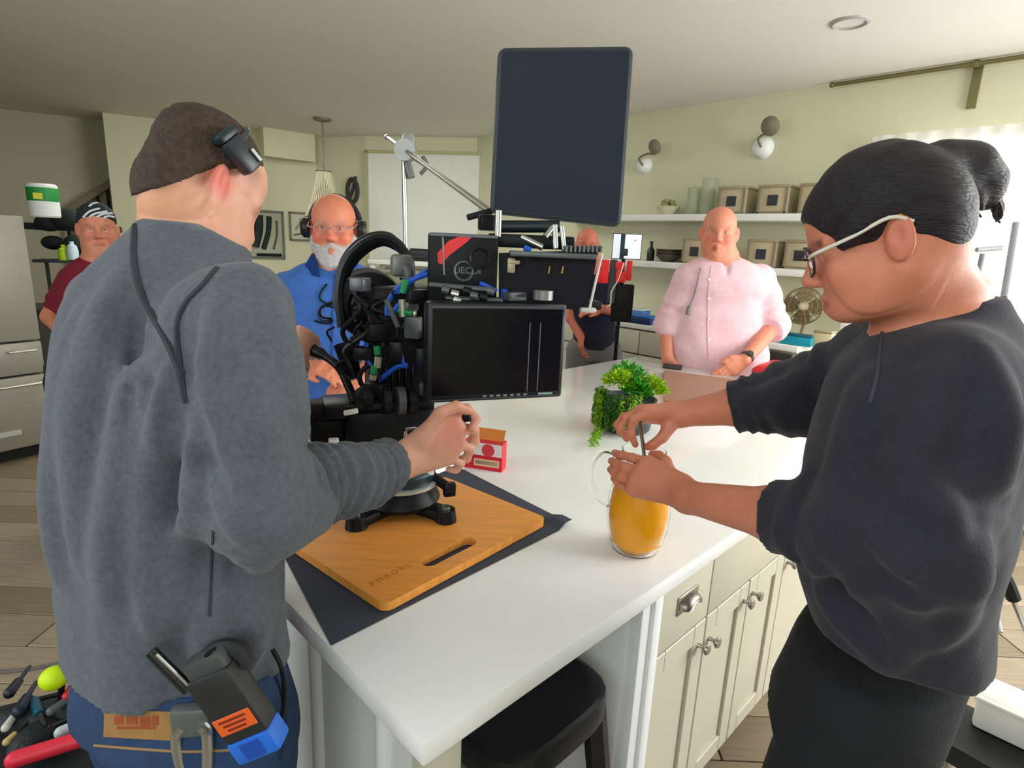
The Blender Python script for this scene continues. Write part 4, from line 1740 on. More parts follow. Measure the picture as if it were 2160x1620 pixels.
# wall sconces with round shades on a stem
for k, (px, py, bx, by, sz) in enumerate(((1381, 310, 1361, 350, 1.0), (1625, 266, 1610, 312, 1.15))):
    pD = onu(px, py, WU - 0.20)
    pB = onu(bx, by, WU - 0.03)
    e = empty('wall_sconce', pB, ('round grey-shaded wall sconce nearest the black flag', 'round grey-shaded wall sconce above the storage boxes')[k], 'wall lamp', 'wall sconces above the shelves')
    Rn = frame(unit(-UU * 0.9 + np.array([0, 0, -0.35])), VV)
    m = MB()
    m.lathe([(r_ * .68 * sz, h_ * .8) for r_, h_ in ((0, 0.03), (0.03, 0.028), (0.07, 0.012), (0.088, 0.0), (0.086, -0.004), (0.06, 0.006), (0, 0.012))], pD, Rn, n=32)
    m.build('shade', mat('sconce_grey', (124, 118, 100), 0.5, var=0.06), e)
    m = MB()
    RB = frame(-UU, VV)
    m.lathe([(0, 0.0), (0.07 * sz, 0.0), (0.068 * sz, 0.012), (0.05 * sz, 0.06), (0.03, 0.075), (0, 0.078)], onu(bx, by, WU - 0.0005), RB, n=28)
    m.build('wall_plate', mat('sconce_white', (232, 236, 232), 0.35), e)
    m = MB()
    m.tube([pB - UU * 0.04, pB - UU * 0.10 + np.array([0, 0, 0.05]), (pB + pD) / 2 - UU * 0.03 + np.array([0, 0, .02]), pD + UU * 0.02 - np.array([0, 0, 0.05]), pD + UU * 0.015], 0.009, n=10)
    m.build('stem', MATS['sconce_grey'], e)
# back counter with drawers
CU0 = 3.62
cz = vz(1690, 733, CU0)[1]
bk_ = empty('back_counter', I((CU0 + WU) / 2, 2.57, 0), 'white base cabinets with knobbed drawers along the shelf wall', 'base cabinets')
m = MB()
m.box(I((CU0 + WU) / 2 + 0.02, 2.57, (cz - 0.04) / 2 + 0.05), (WU - CU0 - 0.04, 3.44, cz - 0.14), RI)
m.build('carcass', cabw, bk_, smooth=0)
m = MB()
m.box(I((CU0 + WU) / 2 + 0.05, 2.57, 0.05), (WU - CU0 - 0.12, 3.44, 0.1), RI)
m.build('toe_kick', MATS['toe_kick_grey'], bk_, smooth=0)
m = MB()
m.box(I((CU0 + WU) / 2 - 0.002, 2.57, cz - 0.02), (WU - CU0 - 0.004, 3.46, 0.04), RI, bev=0.004)
tag(m.build('counter_slab', mat('counter_white', (226, 228, 222), 0.3)), 'long white counter slab under the floating shelves', 'counter')
dv = [0.86, 1.42, 2.05, 2.7, 3.35, 4.28]
for k in range(5):
    v0, v1 = dv[k], dv[k + 1]
    for (za, zb, kd) in ((cz - 0.24, cz - 0.05, 'drawer'), (0.11, cz - 0.245, 'door')):
        m = MB()
        if k == 0 and kd == 'drawer':
            m.box(I(CU0 - 0.001, (v0 + v1) / 2, (za + zb) / 2), (0.02, v1 - v0 - 0.01, zb - za - 0.01), RI)
            m.build('oven_front', mat('oven_dark', (56, 60, 54), 0.3), bk_, smooth=0)
            continue
        m.box(I(CU0 - 0.001, (v0 + v1) / 2, (za + zb) / 2), (0.02, v1 - v0 - 0.008, zb - za - 0.008), RI, bev=0.003)
        if kd == 'door':
            m.box(I(CU0 - 0.012, (v0 + v1) / 2, zb - 0.04), (0.012, v1 - v0 - 0.01, 0.06), RI)
            m.box(I(CU0 - 0.012, v0 + 0.035, (za + zb) / 2), (0.012, 0.055, zb - za - 0.01), RI)
            m.box(I(CU0 - 0.012, v1 - 0.035, (za + zb) / 2), (0.012, 0.055, zb - za - 0.01), RI)
        f = m.build(kd, cabw, bk_)
        m = MB()
        m.lathe([(0.008, 0), (0.006, 0.012), (0.018, 0.02), (0.02, 0.028), (0, 0.032)], I(CU0 - 0.011, (v0 + v1) / 2, zb - 0.09 if kd == 'drawer' else zb - 0.1), frame(-UU, VV), n=16)
        m.build('knob', mat('knob_bronze', (84, 76, 62), 0.4, 0.5), f)
# table fan
v, z = vz(1695, 645, WU - 0.28)
fc = I(WU - 0.28, v, z)
fan = empty('table_fan', [fc[0], fc[1], cz], 'round metal table fan with a wire guard on the far counter', 'fan')
Rfan = frame(unit(-UU + 0.25 * -VV), VV)
fm = mat('fan_bronze', (122, 110, 84), 0.4, 0.5)
fr_ = 0.125
m = MB()
for zz in (-0.035, 0.035):
    for r in (fr_, fr_ * 0.72, fr_ * 0.45):
        m.tube([fc + Rfan @ np.array([r * math.cos(t), r * math.sin(t), zz * (1.0 if r == fr_ else 1.25)]) for t in np.linspace(0, 2 * math.pi, 25)[:-1]], 0.0028 if r < fr_ else 0.005, n=6, closed=True, smooth=1)
for k in range(20):
    t = k * 2 * math.pi / 20
    for zz in (-1, 1):
        m.tube([fc + Rfan @ np.array([r * math.cos(t), r * math.sin(t), zz * q]) for r, q in ((0.02, 0.046), (fr_ * .6, 0.044), (fr_, 0.035))], 0.0018, n=5, smooth=1)
m.build('guard', fm, fan)
for k in range(4):
    m = MB()
    t = k * math.pi / 2
    a_, b_ = np.array([math.cos(t), math.sin(t)]), np.array([-math.sin(t), math.cos(t)])
    vs = []
    for (r, w, tw) in ((0.02, 0.018, 0.012), (0.06, 0.05, 0.016), (0.105, 0.055, 0.014), (0.115, 0.02, 0.006)):
        vs.append((m.bm.verts.new(fc + Rfan @ np.array([*(a_ * r + b_ * w), tw])), m.bm.verts.new(fc + Rfan @ np.array([*(a_ * r - b_ * w), -tw]))))
    for p, q in zip(vs[:-1], vs[1:]):
        m.bm.faces.new((p[0], p[1], q[1], q[0]))
    bmesh.ops.solidify(m.bm, geom=m.bm.faces[:], thickness=0.002)
    m.build('blade', mat('fan_blade', (166, 150, 110), 0.4, 0.3), fan)
m = MB()
m.lathe([(0, 0.05), (0.026, 0.046), (0.034, 0.03), (0.034, -0.03), (0.045, -0.05), (0.04, -0.12), (0, -0.125)], fc, Rfan, n=24)
m.build('motor', mat('fan_hub', (196, 184, 150), 0.4), fan)
m = MB()
m.tube([fc + UU * 0.06, fc + UU * 0.08 - np.array([0, 0, 0.06]), [*(fc + UU * 0.03)[:2], cz + 0.02]], 0.012, smooth=3)
m.lathe([(0, 0.0006), (0.085, 0.0006), (0.085, 0.012), (0.03, 0.03), (0, 0.032)], [*(fc + UU * 0.03)[:2], cz], n=28)
m.build('stand', fm, fan)
# small things on the back counter


def small(nm, px, py, dims, col, lb, cat, u=CU0 + 0.18, rough=0.5, lid=None, rot=45):
    v, z = vz(px, py, u)
    e = empty(nm, I(u, v, cz), lb, cat)
    m = MB()
    m.box(I(u, v, cz + 0.0006 + dims[2] / 2), dims, zrot(rot), bev=min(dims) * 0.12)
    m.build('body', mat(nm, col, rough, var=0.04), e)
    m = MB()
    m.box(I(u, v, cz + 0.001 + dims[2] + 0.006), (dims[0] * 0.96, dims[1] * 0.96, 0.012), zrot(rot), bev=0.003)
    m.build('lid', mat(nm + '_lid', lid or tuple(int(c * 0.8) for c in col), rough), e)


small('teal_pack', 1685, 705, (0.10, 0.20, 0.06), (0, 150, 176), 'teal plastic pack under the table fan', 'pack', u=CU0 + 0.10, lid=(10, 90, 110))
small('cream_canister', 1742, 690, (0.10, 0.12, 0.10), (206, 196, 156), 'cream box beside the teal pack', 'box', u=CU0 + 0.14)
small('wood_trivet', 1745, 665, (0.12, 0.24, 0.012), (176, 110, 70), 'thin reddish wooden trivet on the counter near the dark sleeve', 'trivet', u=CU0 + 0.34)
small('blue_pack', 1338, 662, (0.14, 0.24, 0.07), (60, 108, 176), 'blue and white pack on the far counter', 'pack', u=CU0 + 0.36, lid=(196, 204, 214))
small('navy_pouch', 1345, 690, (0.18, 0.34, 0.05), (22, 46, 96), 'navy flat pouch at the counter edge beside the pink shirt', 'pouch', u=CU0 + 0.09, lid=(20, 96, 170))
small('red_packet', 1390, 665, (0.05, 0.05, 0.05), (150, 40, 36), 'tiny red packet beside the pink elbow', 'packet', u=CU0 + 0.12)
# light stand and slanted white pole seen behind the woman
q0, q1 = at(2146, 468, 2.6), at(2108, 700, 2.6)
d_ = unit(q0 - q1)
foot = q1 - d_ * (q1[2] / d_[2])
ls = empty('light_stand', [foot[0], foot[1], 0], 'slanted pale light stand pole behind the woman at the window', 'stand')
pm = mat('stand_pale', (176, 182, 186), 0.4, 0.2)
m = MB()
m.cyl(foot + [0, 0, 0.01], q0, 0.022, 0.016)
m.build('pole', pm, ls)
for k in range(3):
    a = k * 2.094 + 0.4
    m = MB()
    m.cyl(foot + d_ * 0.45, foot + np.array([0.32 * math.cos(a), 0.32 * math.sin(a), 0.012]), 0.010, n=10)
    m.build('leg', pm, ls)
h0, h1 = at(2060, 527, 2.75), at(2112, 523, 2.75)
hk = empty('garment_hook', [*((h0 + h1) / 2)[:2], 0], 'thin grey T-shaped stand by the bright window', 'stand')
m = MB()
m.cyl(h0, h1, 0.011)
m.build('crossbar', mat('hook_grey', (150, 150, 150), 0.5), hk)
hb = at(2074, 535, 2.75)
m = MB()
m.cyl([hb[0], hb[1], 0.012], hb, 0.013, n=12)
m.lathe([(0, 0.0006), (0.16, 0.0006), (0.16, 0.012), (0.02, 0.02), (0, 0.02)], [hb[0], hb[1], 0], n=24)
m.build('post', MATS['hook_grey'], hk)
# low black cart with white bins at the lower right edge
zk = 0.34
QD = [onz(2022, 1478, zk), onz(2260, 1588, zk), onz(2215, 1690, zk), onz(1972, 1552, zk)]
ck = empty('equipment_cart', [*(sum(QD) / 4)[:2], 0], 'black low cart at the lower edge beside the woman, white bins on and under it', 'cart')
m = MB()
m.prism([(p[0], p[1]) for p in QD], zk - 0.055, zk)
m.build('deck', mat('cart_black', (22, 24, 26), 0.6), ck, smooth=0)
for p in QD:
    q = p * 0.88 + sum(QD) / 4 * 0.12
    m = MB()
    m.cyl([q[0], q[1], 0.052], [q[0], q[1], zk - 0.056], 0.013, n=10)
    m.build('leg', mat('cart_chrome', (190, 190, 190), 0.2, 0.9), ck)
    m = MB()
    m.cyl([q[0] - 0.012, q[1], 0.028], [q[0] + 0.012, q[1], 0.028], 0.027)
    m.build('wheel', MATS['cart_black'], ck)
mcr = sum(QD) / 4
eu, ev = unit(QD[1] - QD[0]), unit(np.cross([0, 0, 1], QD[1] - QD[0]))
Rq = np.stack([eu, ev, [0, 0, 1]], 1)
bw = mat('bin_white', (232, 232, 228), 0.5)
for k, (c_, d_, lb) in enumerate(((QD[0] + eu * 0.20 + ev * -0.035 + np.array([0, 0, 0.0012]), (0.32, 0.12, 0.10), 'white plastic bin standing on the black cart'), (np.array([*(QD[3] + eu * 0.13 + ev * -0.03)[:2], 0.001]), (0.26, 0.16, 0.22), 'white plastic bin on the floor under the black cart'))):
    e = empty('plastic_bin', c_, lb, 'bin')
    m = MB()
    m.box(c_ + [0, 0, d_[2] / 2], d_, Rq, bev=0.012)
    m.build('tub', bw, e)
    m = MB()
    m.box(c_ + [0, 0, d_[2] - 0.008], (d_[0] + 0.014, d_[1] + 0.014, 0.012), Rq, bev=0.004)
    m.build('rim', bw, e)
sp = at(2118, 1235, 1.15)
e = empty('carry_strap', [sp[0], sp[1], 0], 'black strap on a thin chrome upright at the edge behind the woman', 'strap')
m = MB()
m.tube([at(2095, 1195, 1.15), at(2118, 1215, 1.15), at(2138, 1262, 1.15)], 0.014, n=10)
m.build('strap', MATS['cart_black'], e)
m = MB()
m.cyl(at(2108, 1195, 1.165), onz(2285, 1625, 0.003), 0.006, n=10)
m.build('upright', MATS['cart_chrome'], e)
# ------------------------------------------------------------------ cinema camera on its low mount
blk = mat('rig_black', (14, 15, 18), 0.45, var=0.1, scale=30, bump=0.05, spec=0.25)
blk2 = mat('rig_satin_black', (24, 26, 29), 0.35, 0.2, spec=0.3)
grey = mat('rig_grey', (92, 96, 98), 0.4, 0.4)
silver = mat('rig_silver', (188, 190, 186), 0.25, 0.9)
blue = mat('cable_blue', (22, 84, 196), 0.45)
green = mat('connector_green', (20, 140, 80), 0.45)
scr = mat('screen_dark', (15, 15, 20), 0.2, spec=0.3)
BZ = CT + 0.0232                                   # top of the cutting board
hub = onz(845, 1068, BZ)
rig = empty('cinema_camera', hub, 'black cinema camera with cables and monitors on a low mount on the cutting board', 'camera')


def pbox(x0, y0, x1, y1, Y, depth, hd=0.0, tilt=0.0):
    """box frame from a photo rectangle at depth Y: centre, size, axes (x right, y into the room, z up)"""
    c = at((x0 + x1) / 2, (y0 + y1) / 2, Y)
    w = abs(at(x1, (y0 + y1) / 2, Y)[0] - at(x0, (y0 + y1) / 2, Y)[0])
    h = abs(at((x0 + x1) / 2, y0, Y)[2] - at((x0 + x1) / 2, y1, Y)[2])
    R = zrot(hd)
    t = math.radians(tilt)
    R = R @ np.array([[math.cos(t), 0, math.sin(t)], [0, 1, 0], [-math.sin(t), 0, math.cos(t)]])
    return c + R[:, 1] * depth / 2, (w, depth, h), R


# mount: three feet, plate, bowl with a pale ring
for k, (px, py) in enumerate(((752, 1112), (940, 1098), (838, 1040))):
    q = onz(px, py, BZ)
    d = unit(hub - q)
    R = np.stack([d, np.cross([0, 0, 1], d), [0, 0, 1]], 1)
    L = np.linalg.norm((hub - q)[:2])
    m = MB()
    m.box((q + hub) / 2 + [0, 0, 0.016], (L, 0.05, 0.026), R, bev=0.008)
    m.cyl(q + [0, 0, 0.0005], q + [0, 0, 0.03], 0.026, 0.022)
    f = m.build('foot', blk, rig)
    m = MB()
    m.cyl(q + [0, 0, 0.03], q + [0, 0, 0.037], 0.010)
    m.build('bolt', silver, f)
m = MB()
m.lathe([(0, 0.02), (0.092, 0.02), (0.096, 0.03), (0.090, 0.045), (0.080, 0.06), (0.084, 0.072), (0, 0.072)], hub, n=40)
m.build('bowl', blk, rig)
m = MB()
m.lathe([(0.084, 0.066), (0.092, 0.068), (0.092, 0.076), (0.084, 0.078)], hub, n=40)
m.build('bowl_ring', mat('ring_pale', (176, 184, 176), 0.3, 0.5), rig)
m = MB()
m.lathe([(0.083, 0.078), (0.085, 0.10), (0.074, 0.118), (0.06, 0.125), (0, 0.125)], hub, n=40)
m.build('ball_level', mat('bowl_teal', (40, 62, 66), 0.25, 0.3), rig)
m = MB()
m.box(hub + [0.075, -0.03, 0.105], (0.02, 0.012, 0.012), zrot(20), bev=0.002)
m.build('level_window', mat('level_white', (230, 232, 230), 0.3), rig)
# fluid head
m = MB()
c, s, R = pbox(735, 868, 920, 1000, hub[1] - 0.03, 0.14, 22)
m.box(c, s, R, bev=0.018)
head_ = m.build('fluid_head', blk, rig)
fhc, fhs, fhR = c, s, R
for (px, rr, col) in ((815, 0.030, blk2), (845, 0.032, grey), (868, 0.030, blk2)):
    q = at(px, 845, hub[1] - 0.06)
    m = MB()
    m.cyl(q - fhR[:, 0] * 0.008, q + fhR[:, 0] * 0.008, rr, n=28)
    m.build('drag_dial', col, head_)
m = MB()
m.tube([at(855, 922, hub[1] - 0.09), at(858, 905, hub[1] - 0.10), at(890, 906, hub[1] - 0.10), at(893, 925, hub[1] - 0.09)], 0.004, n=8, smooth=2)
m.build('latch_wire', silver, head_)
m = MB()
m.cyl(at(905, 1000, hub[1]), at(945, 1028, hub[1] - 0.02), 0.012, n=14)
m.box(at(948, 1032, hub[1] - 0.02), (0.03, 0.02, 0.035), zrot(20), bev=0.005)
m.build('tie_down', blk2, rig)
# neck between head and bowl
m = MB()
m.lathe([(0.062, 0.12), (0.05, 0.14), (0.058, float(c[2] - s[2] / 2 - hub[2]) + 0.02)], hub, n=30)
m.build('neck', blk, rig)
# sliding plate and camera body
m = MB()
c, s, R = pbox(690, 850, 920, 880, hub[1] - 0.02, 0.11, 22)
m.box(c, s, R, bev=0.006)
m.build('sliding_plate', blk2, rig)
m = MB()
cB_, sB_, RB_ = pbox(790, 610, 930, 852, hub[1] + 0.02, 0.18, 22)
m.box(cB_, sB_, RB_, bev=0.014)
body = m.build('camera_body', blk, rig)
for k in range(6):
    m = MB()
    m.box(at(800 + 14 * k, 800 - 1 * k, hub[1] + 0.0), (0.007, 0.02, 0.06), RB_, bev=0.002)
    m.build('cooling_fin', blk2, body)
# lens barrel with rings, seen from behind its rim
lc = at(778, 640, hub[1] + 0.12)
ld = unit(np.array([-0.35, 0.93, 0.06]))
RL = frame(-ld, [0, 0, 1])
lr_ = 0.078
m = MB()
m.lathe([(0, -0.02), (0.050, -0.02), (0.060, 0.0), (lr_, 0.005), (lr_, 0.05), (lr_ * .94, 0.055), (lr_ * .94, 0.075), (lr_ * 1.02, 0.08), (lr_ * 1.02, 0.10), (0.055, 0.11), (0.05, 0.09), (0, 0.085)], lc - RL[:, 2] * 0.06, RL, n=40)
lens = m.build('lens', blk, rig)
for z in (0.02, 0.062, 0.09):
    m = MB()
    m.tube([lc - RL[:, 2] * 0.06 + RL @ np.array([lr_ * 1.03 * math.cos(t), lr_ * 1.03 * math.sin(t), z]) for t in np.linspace(0, 2 * math.pi, 37)[:-1]], 0.004, n=6, closed=True, smooth=1)
    m.build('focus_ring', grey, lens)
m = MB()
m.lathe([(0, 0), (0.046, 0.0), (0.046, 0.006), (0, 0.012)], lc + RL[:, 2] * 0.03, RL, n=36)
m.build('rear_glass', mat('lens_glass', (40, 26, 56), 0.05, spec=1.0), lens)
m = MB()
m.box(at(782, 672, hub[1] + 0.03), (0.012, 0.006, 0.02), zrot(20), bev=0.001)
m.build('record_light', mat('record_red', (190, 30, 40), 0.4), lens)
# big looped cables above the lens
for k, (off, r) in enumerate(((0, 0.012), (12, 0.009), (-10, 0.007))):
    P = [(722, 690), (716, 620 + off), (728, 560 + off), (760, 520 + off), (800, 502 + off * .8), (835, 512 + off), (858, 545), (862, 590), (852, 650)]
    m = MB()
    m.tube([at(x + off * 0.5, y, hub[1] + 0.06 + 0.02 * k) for x, y in P], r, n=8, smooth=5)
    m.build('looped_cable', blk2 if k != 1 else blk, rig)
m = MB()
m.tube([at(846, 560, hub[1] + 0.03), at(862, 575, hub[1] + 0.02), at(858, 620, hub[1] + 0.02)], 0.012, n=10)
m.build('bracket', grey, rig)
m = MB()
m.box(at(847, 560, hub[1] + 0.03), (0.05, 0.03, 0.05), zrot(30), bev=0.01)
m.build('handle_clamp', mat('clamp_grey', (128, 130, 126), 0.4, 0.4), rig)
# blue data cables and green connectors
for P, r in ((((902, 578), (870, 590), (835, 612), (818, 640), (816, 665)), 0.006), (((900, 570), (862, 598), (838, 618)), 0.005), (((860, 770), (835, 775), (815, 790), (800, 802)), 0.006), (((812, 705), (838, 730), (850, 765), (858, 775)), 0.005), (((775, 722), (772, 750), (782, 770)), 0.005), (((845, 640), (832, 655), (822, 665)), 0.007),
             (((1012, 598), (1030, 606), (1048, 615)), 0.006), (((1063, 610), (1062, 634)), 0.007), (((1105, 522), (1120, 528)), 0.006)):
    m = MB()
    m.tube([at(x, y, hub[1] - 0.03) for x, y in P], r, n=8, smooth=4)
    m.build('blue_cable', blue, rig)
for (a, b, c_, d_) in (((855, 590), (850, 618), (848, 632), (850, 668)), ((840, 655), (870, 661), (872, 661), (878, 662)), ((795, 730), (797, 748), (798, 752), (796, 775)), ((790, 770), (788, 788), (788, 790), (786, 800))):
    m = MB()
    m.cyl(at(*c_, hub[1] - 0.04), at(*d_, hub[1] - 0.04), 0.0085, n=14)
    cn = m.build('connector', mat('connector_pale', (190, 190, 172), 0.3, 0.6), rig)
    m = MB()
    m.cyl(at(*a, hub[1] - 0.04), at(*b, hub[1] - 0.04), 0.008, n=14)
    m.build('boot', green, cn)
m = MB()
m.cyl(at(814, 632, hub[1] - 0.05), at(840, 690, hub[1] - 0.05), 0.006, n=10)
m.build('hex_rod', grey, rig)
# grip knob, left handle stub
m = MB()
m.sph(at(770, 838, hub[1] - 0.08), (0.026, 0.026, 0.026))
m.build('drag_knob', blk, rig)
m = MB()
m.cyl(at(725, 725, hub[1] + 0.12), at(748, 800, hub[1] + 0.10), 0.026, 0.020, n=20)
m.build('hand_grip', blk, rig)
m = MB()
m.box(at(655, 868, hub[1] - 0.02), (0.10, 0.07, 0.05), zrot(20), bev=0.012)
m.box(at(690, 905, hub[1] - 0.02), (0.08, 0.06, 0.06), zrot(20), bev=0.012)
m.build('rear_bracket', blk, rig)
m = MB()
m.box(at(740, 869, hub[1] - 0.12), (0.030, 0.012, 0.010), zrot(8) @ np.array([[math.cos(-.2), 0, math.sin(-.2)], [0, 1, 0], [-math.sin(-.2), 0, math.cos(-.2)]]), bev=0.002)
m.build('white_tag', mat('tag_white', (226, 226, 224), 0.5), rig)
m = MB()
m.box(at(704, 937, hub[1] - 0.10), (0.022, 0.02, 0.026), zrot(20), bev=0.003)
m.build('white_tag', MATS['tag_white'], rig)
# pan handle running to the left hand
m = MB()
m.tube([at(628, 728, 1.42), at(668, 742, 1.40), at(712, 772, 1.36), at(735, 815, 1.33), at(748, 850, 1.30)], lambda t: 0.016 if t < 0.35 else 0.010, n=14, smooth=5)
m.build('pan_handle', blk2, rig)
# thin loose cables
for P in (((700, 640), (676, 650), (678, 668), (700, 672)), ((705, 690), (690, 700), (700, 720))):
    m = MB()
    m.tube([at(x, y, hub[1] + 0.1) for x, y in P], 0.003, n=6, smooth=5)
    m.build('thin_cable', blk, rig)

# front monitor
MY = 1.26
m = MB()
c, s, R = pbox(902, 640, 1202, 846, MY, 0.045, 20)
s = (0.318, 0.045, s[2])
c = at(1052, 744, MY) + R[:, 1] * 0.022
m.box(c, s, R, bev=0.008)
mon = m.build('monitor', mat('monitor_frame', (30, 33, 37), 0.4, 0.2), rig)
mw, mh = s[0], s[2]
sf = c - R[:, 1] * (s[1] / 2)
m = MB()
m.box(sf + R @ np.array([0, -0.0004, 0.002]), (mw - 0.022, 0.001, mh - 0.03), R)
m.build('screen', scr, mon, smooth=0)
for x in (0.070, 0.095):
    m = MB()
    m.box(sf + R @ np.array([x, -0.0012, -0.012]), (0.0022, 0.0006, mh * 0.72), R)
    m.build('scale_line', mat('screen_line', (88, 98, 108), 0.4), mon, smooth=0)
m = MB()
m.box(sf + R @ np.array([0, -0.001, mh / 2 - 0.009]), (mw - 0.02, 0.002, 0.004), R)
m.box(sf + R @ np.array([0, -0.001, -mh / 2 + 0.007]), (mw - 0.02, 0.002, 0.002), R)
tag(m.build('bezel_edge', mat('bezel_grey', (82, 88, 92), 0.4, 0.3), mon), kind='stuff')
for k in range(7):
    m = MB()
    m.box(sf + R @ np.array([-0.03 + 0.016 * k, -0.0015, -mh / 2 + 0.012]), (0.009, 0.002, 0.004), R)
    m.build('button', mat('button_grey', (120, 124, 128), 0.5), mon, smooth=0)
m = MB()
m.box(sf + R @ np.array([0.115, -0.0015, -mh / 2 + 0.012]), (0.036, 0.001, 0.005), R)
m.build('badge', mat('badge_pale', (120, 150, 140), 0.5), mon, smooth=0)
m = MB()
m.lathe([(0, 0), (0.022, 0), (0.022, 0.02), (0, 0.02)], at(1145, 632, MY + 0.03), n=20)
m.build('tilt_knob', mat('knob_grey', (130, 132, 126), 0.4, 0.5), mon)
m = MB()
m.box(c + R @ np.array([-0.1, 0.035, 0]), (0.07, 0.05, 0.10), R, bev=0.01)
m.tube([c + R @ np.array([-0.1, 0.05, 0]), cB_ + RB_ @ np.array([0.03, 0.0, 0.05])], 0.016, n=12, smooth=1)
m.build('monitor_arm', blk2, mon)

# wireless video box with a red corner sticker
VY = 1.30
m = MB()
cV, sV, RV = pbox(903, 494, 1050, 648, VY, 0.09, 8)
m.box(cV, sV, RV, bev=0.006)
vb = m.build('video_receiver', blk, rig)
fV = cV - RV[:, 1] * (sV[1] / 2)
m = MB()
hw, hh = sV[0] / 2, sV[2] / 2
for a_, b_ in (((-hw, hh - 0.003), (hw, hh - 0.003)),):
    m.box(fV + RV @ np.array([0, -0.001, hh - 0.004]), (sV[0] - 0.006, 0.003, 0.006), RV)
m.build('top_edge', grey, vb)
m = MB()
m.prism([(-0.050, 0.012), (-0.052, 0.034), (-0.028, 0.060), (0.0, 0.073), (0.024, 0.073), (0.012, 0.060), (-0.026, 0.030), (-0.042, 0.010)], 0, 0.0012, fV + RV @ np.array([-0.004, -0.0002, 0.002]), np.stack([RV[:, 0], RV[:, 2], -RV[:, 1]], 1))
m.build('red_sticker', mat('sticker_red', (226, 28, 30), 0.4), vb)
m = MB()
m.cyl(at(934, 500, VY - 0.012), at(937, 580, VY - 0.012), 0.0022, n=8)
m.build('silver_pin', silver, vb)
text_mesh('UECOI', 0.020, fV + RV @ np.array([-0.020, -0.0005, -0.006]), np.stack([RV[:, 0], RV[:, 2], -RV[:, 1]], 1), mat('text_grey', (120, 124, 122), 0.5), 'lettering', vb)
for (px, py, r) in ((978, 572, 0.020), (1012, 545, 0.022)):
    m = MB()
    m.tube([at(px, py, VY - 0.008) + RV @ np.array([r * math.cos(t), 0, r * math.sin(t)]) for t in np.linspace(0, 6.283, 21)[:-1]], 0.0028, n=6, closed=True, smooth=1)
    m.build('dial_ring', grey if px < 1000 else blk2, vb)
for k, (px, py) in enumerate(((940, 610), (960, 618), (985, 612), (1000, 622), (965, 632), (1020, 625), (1035, 612))):
    m = MB()
    m.cyl(at(px - 8, py, VY - 0.03), at(px + 8, py + 4, VY - 0.03), 0.009, n=12)
    m.build('cable_plug', (grey, silver, blk2)[k % 3], vb)
m = MB()
m.box(at(980, 640, VY), (0.16, 0.08, 0.02), RV, bev=0.005)
m.build('cheese_plate', blk2, rig)
# second monitor, dark side with a finned top
m = MB()
cM, sM, RM = pbox(1052, 532, 1250, 648, VY + 0.04, 0.05, 6, tilt=0)
P = [at(x, y, VY + 0.04) for x, y in ((1052, 534), (1262, 528), (1238, 655), (1052, 640))]
v0 = [m.bm.verts.new(p) for p in P]
v1 = [m.bm.verts.new(p + np.array([0.0, 0.06, 0])) for p in P]
m.bm.faces.new(v0)
m.bm.faces.new(v1[::-1])
for k in range(4):
    m.bm.faces.new((v0[k], v0[(k + 1) % 4], v1[(k + 1) % 4], v1[k]))
sm = m.build('side_monitor', mat('monitor_indigo', (14, 13, 24), 0.5, spec=0.2), rig, smooth=0)
m = MB()
m.box(at(1165, 538, VY + 0.02), (0.19, 0.05, 0.012), zrot(4), bev=0.003)
m.build('top_plate', grey, sm)
for k in range(9):
    m = MB()
    m.box(at(1192 + k * 9, 525, VY + 0.05), (0.004, 0.05, 0.014), zrot(4))
    m.build('fin', mat('fin_grey', (112, 116, 116), 0.4, 0.4), sm, smooth=0)
m = MB()
m.box(at(1078, 560, VY + 0.02), (0.018, 0.012, 0.034), RV, bev=0.004)
m.box(at(1084, 553, VY + 0.02), (0.026, 0.012, 0.010), RV, bev=0.003)
m.build('brass_hook', mat('hook_pale', (176, 166, 134), 0.4, 0.4), sm)
for px in (1160, 1188):
    m = MB()
    m.cyl(at(px, 562, VY + 0.03), at(px - 3, 577, VY + 0.03), 0.0025, n=8)
    m.build('brass_pin', mat('brass', (190, 160, 80), 0.3, 0.8), sm)
m = MB()
m.cyl(at(1270, 535, VY + 0.02), at(1243, 652, VY + 0.01), 0.003, n=8)
m.box(at(1240, 654, VY + 0.01), (0.036, 0.02, 0.011), zrot(8), bev=0.004)
m.build('slim_antenna', mat('antenna_pale', (196, 196, 186), 0.4), sm)
m = MB()
m.box(at(1150, 640, VY + 0.06), (0.26, 0.05, 0.02), zrot(10), bev=0.004)
m.build('cross_plate', blk, rig)
# silver support rods under the flag
for a, b, r in (((1052, 445), (1050, 500), 0.008), ((1170, 475), (1172, 525), 0.007), ((1185, 478), (1190, 528), 0.006), ((1100, 500), (1145, 522), 0.008), ((1165, 480), (1150, 500), 0.007)):
    m = MB()
    m.cyl(at(*a, VY + 0.08), at(*b, VY + 0.07), r, n=12)
    m.build('support_rod', silver, rig)
m = MB()
m.cyl(at(1050, 478, VY + 0.10), at(1180, 478, VY + 0.10), 0.014, n=14)
m.build('cross_bar', mat('bar_teal', (30, 44, 46), 0.4, 0.3), rig)
m = MB()
m.box(at(1120, 510, VY + 0.09), (0.20, 0.03, 0.03), zrot(4), bev=0.005)
m.build('top_handle', blk, rig)

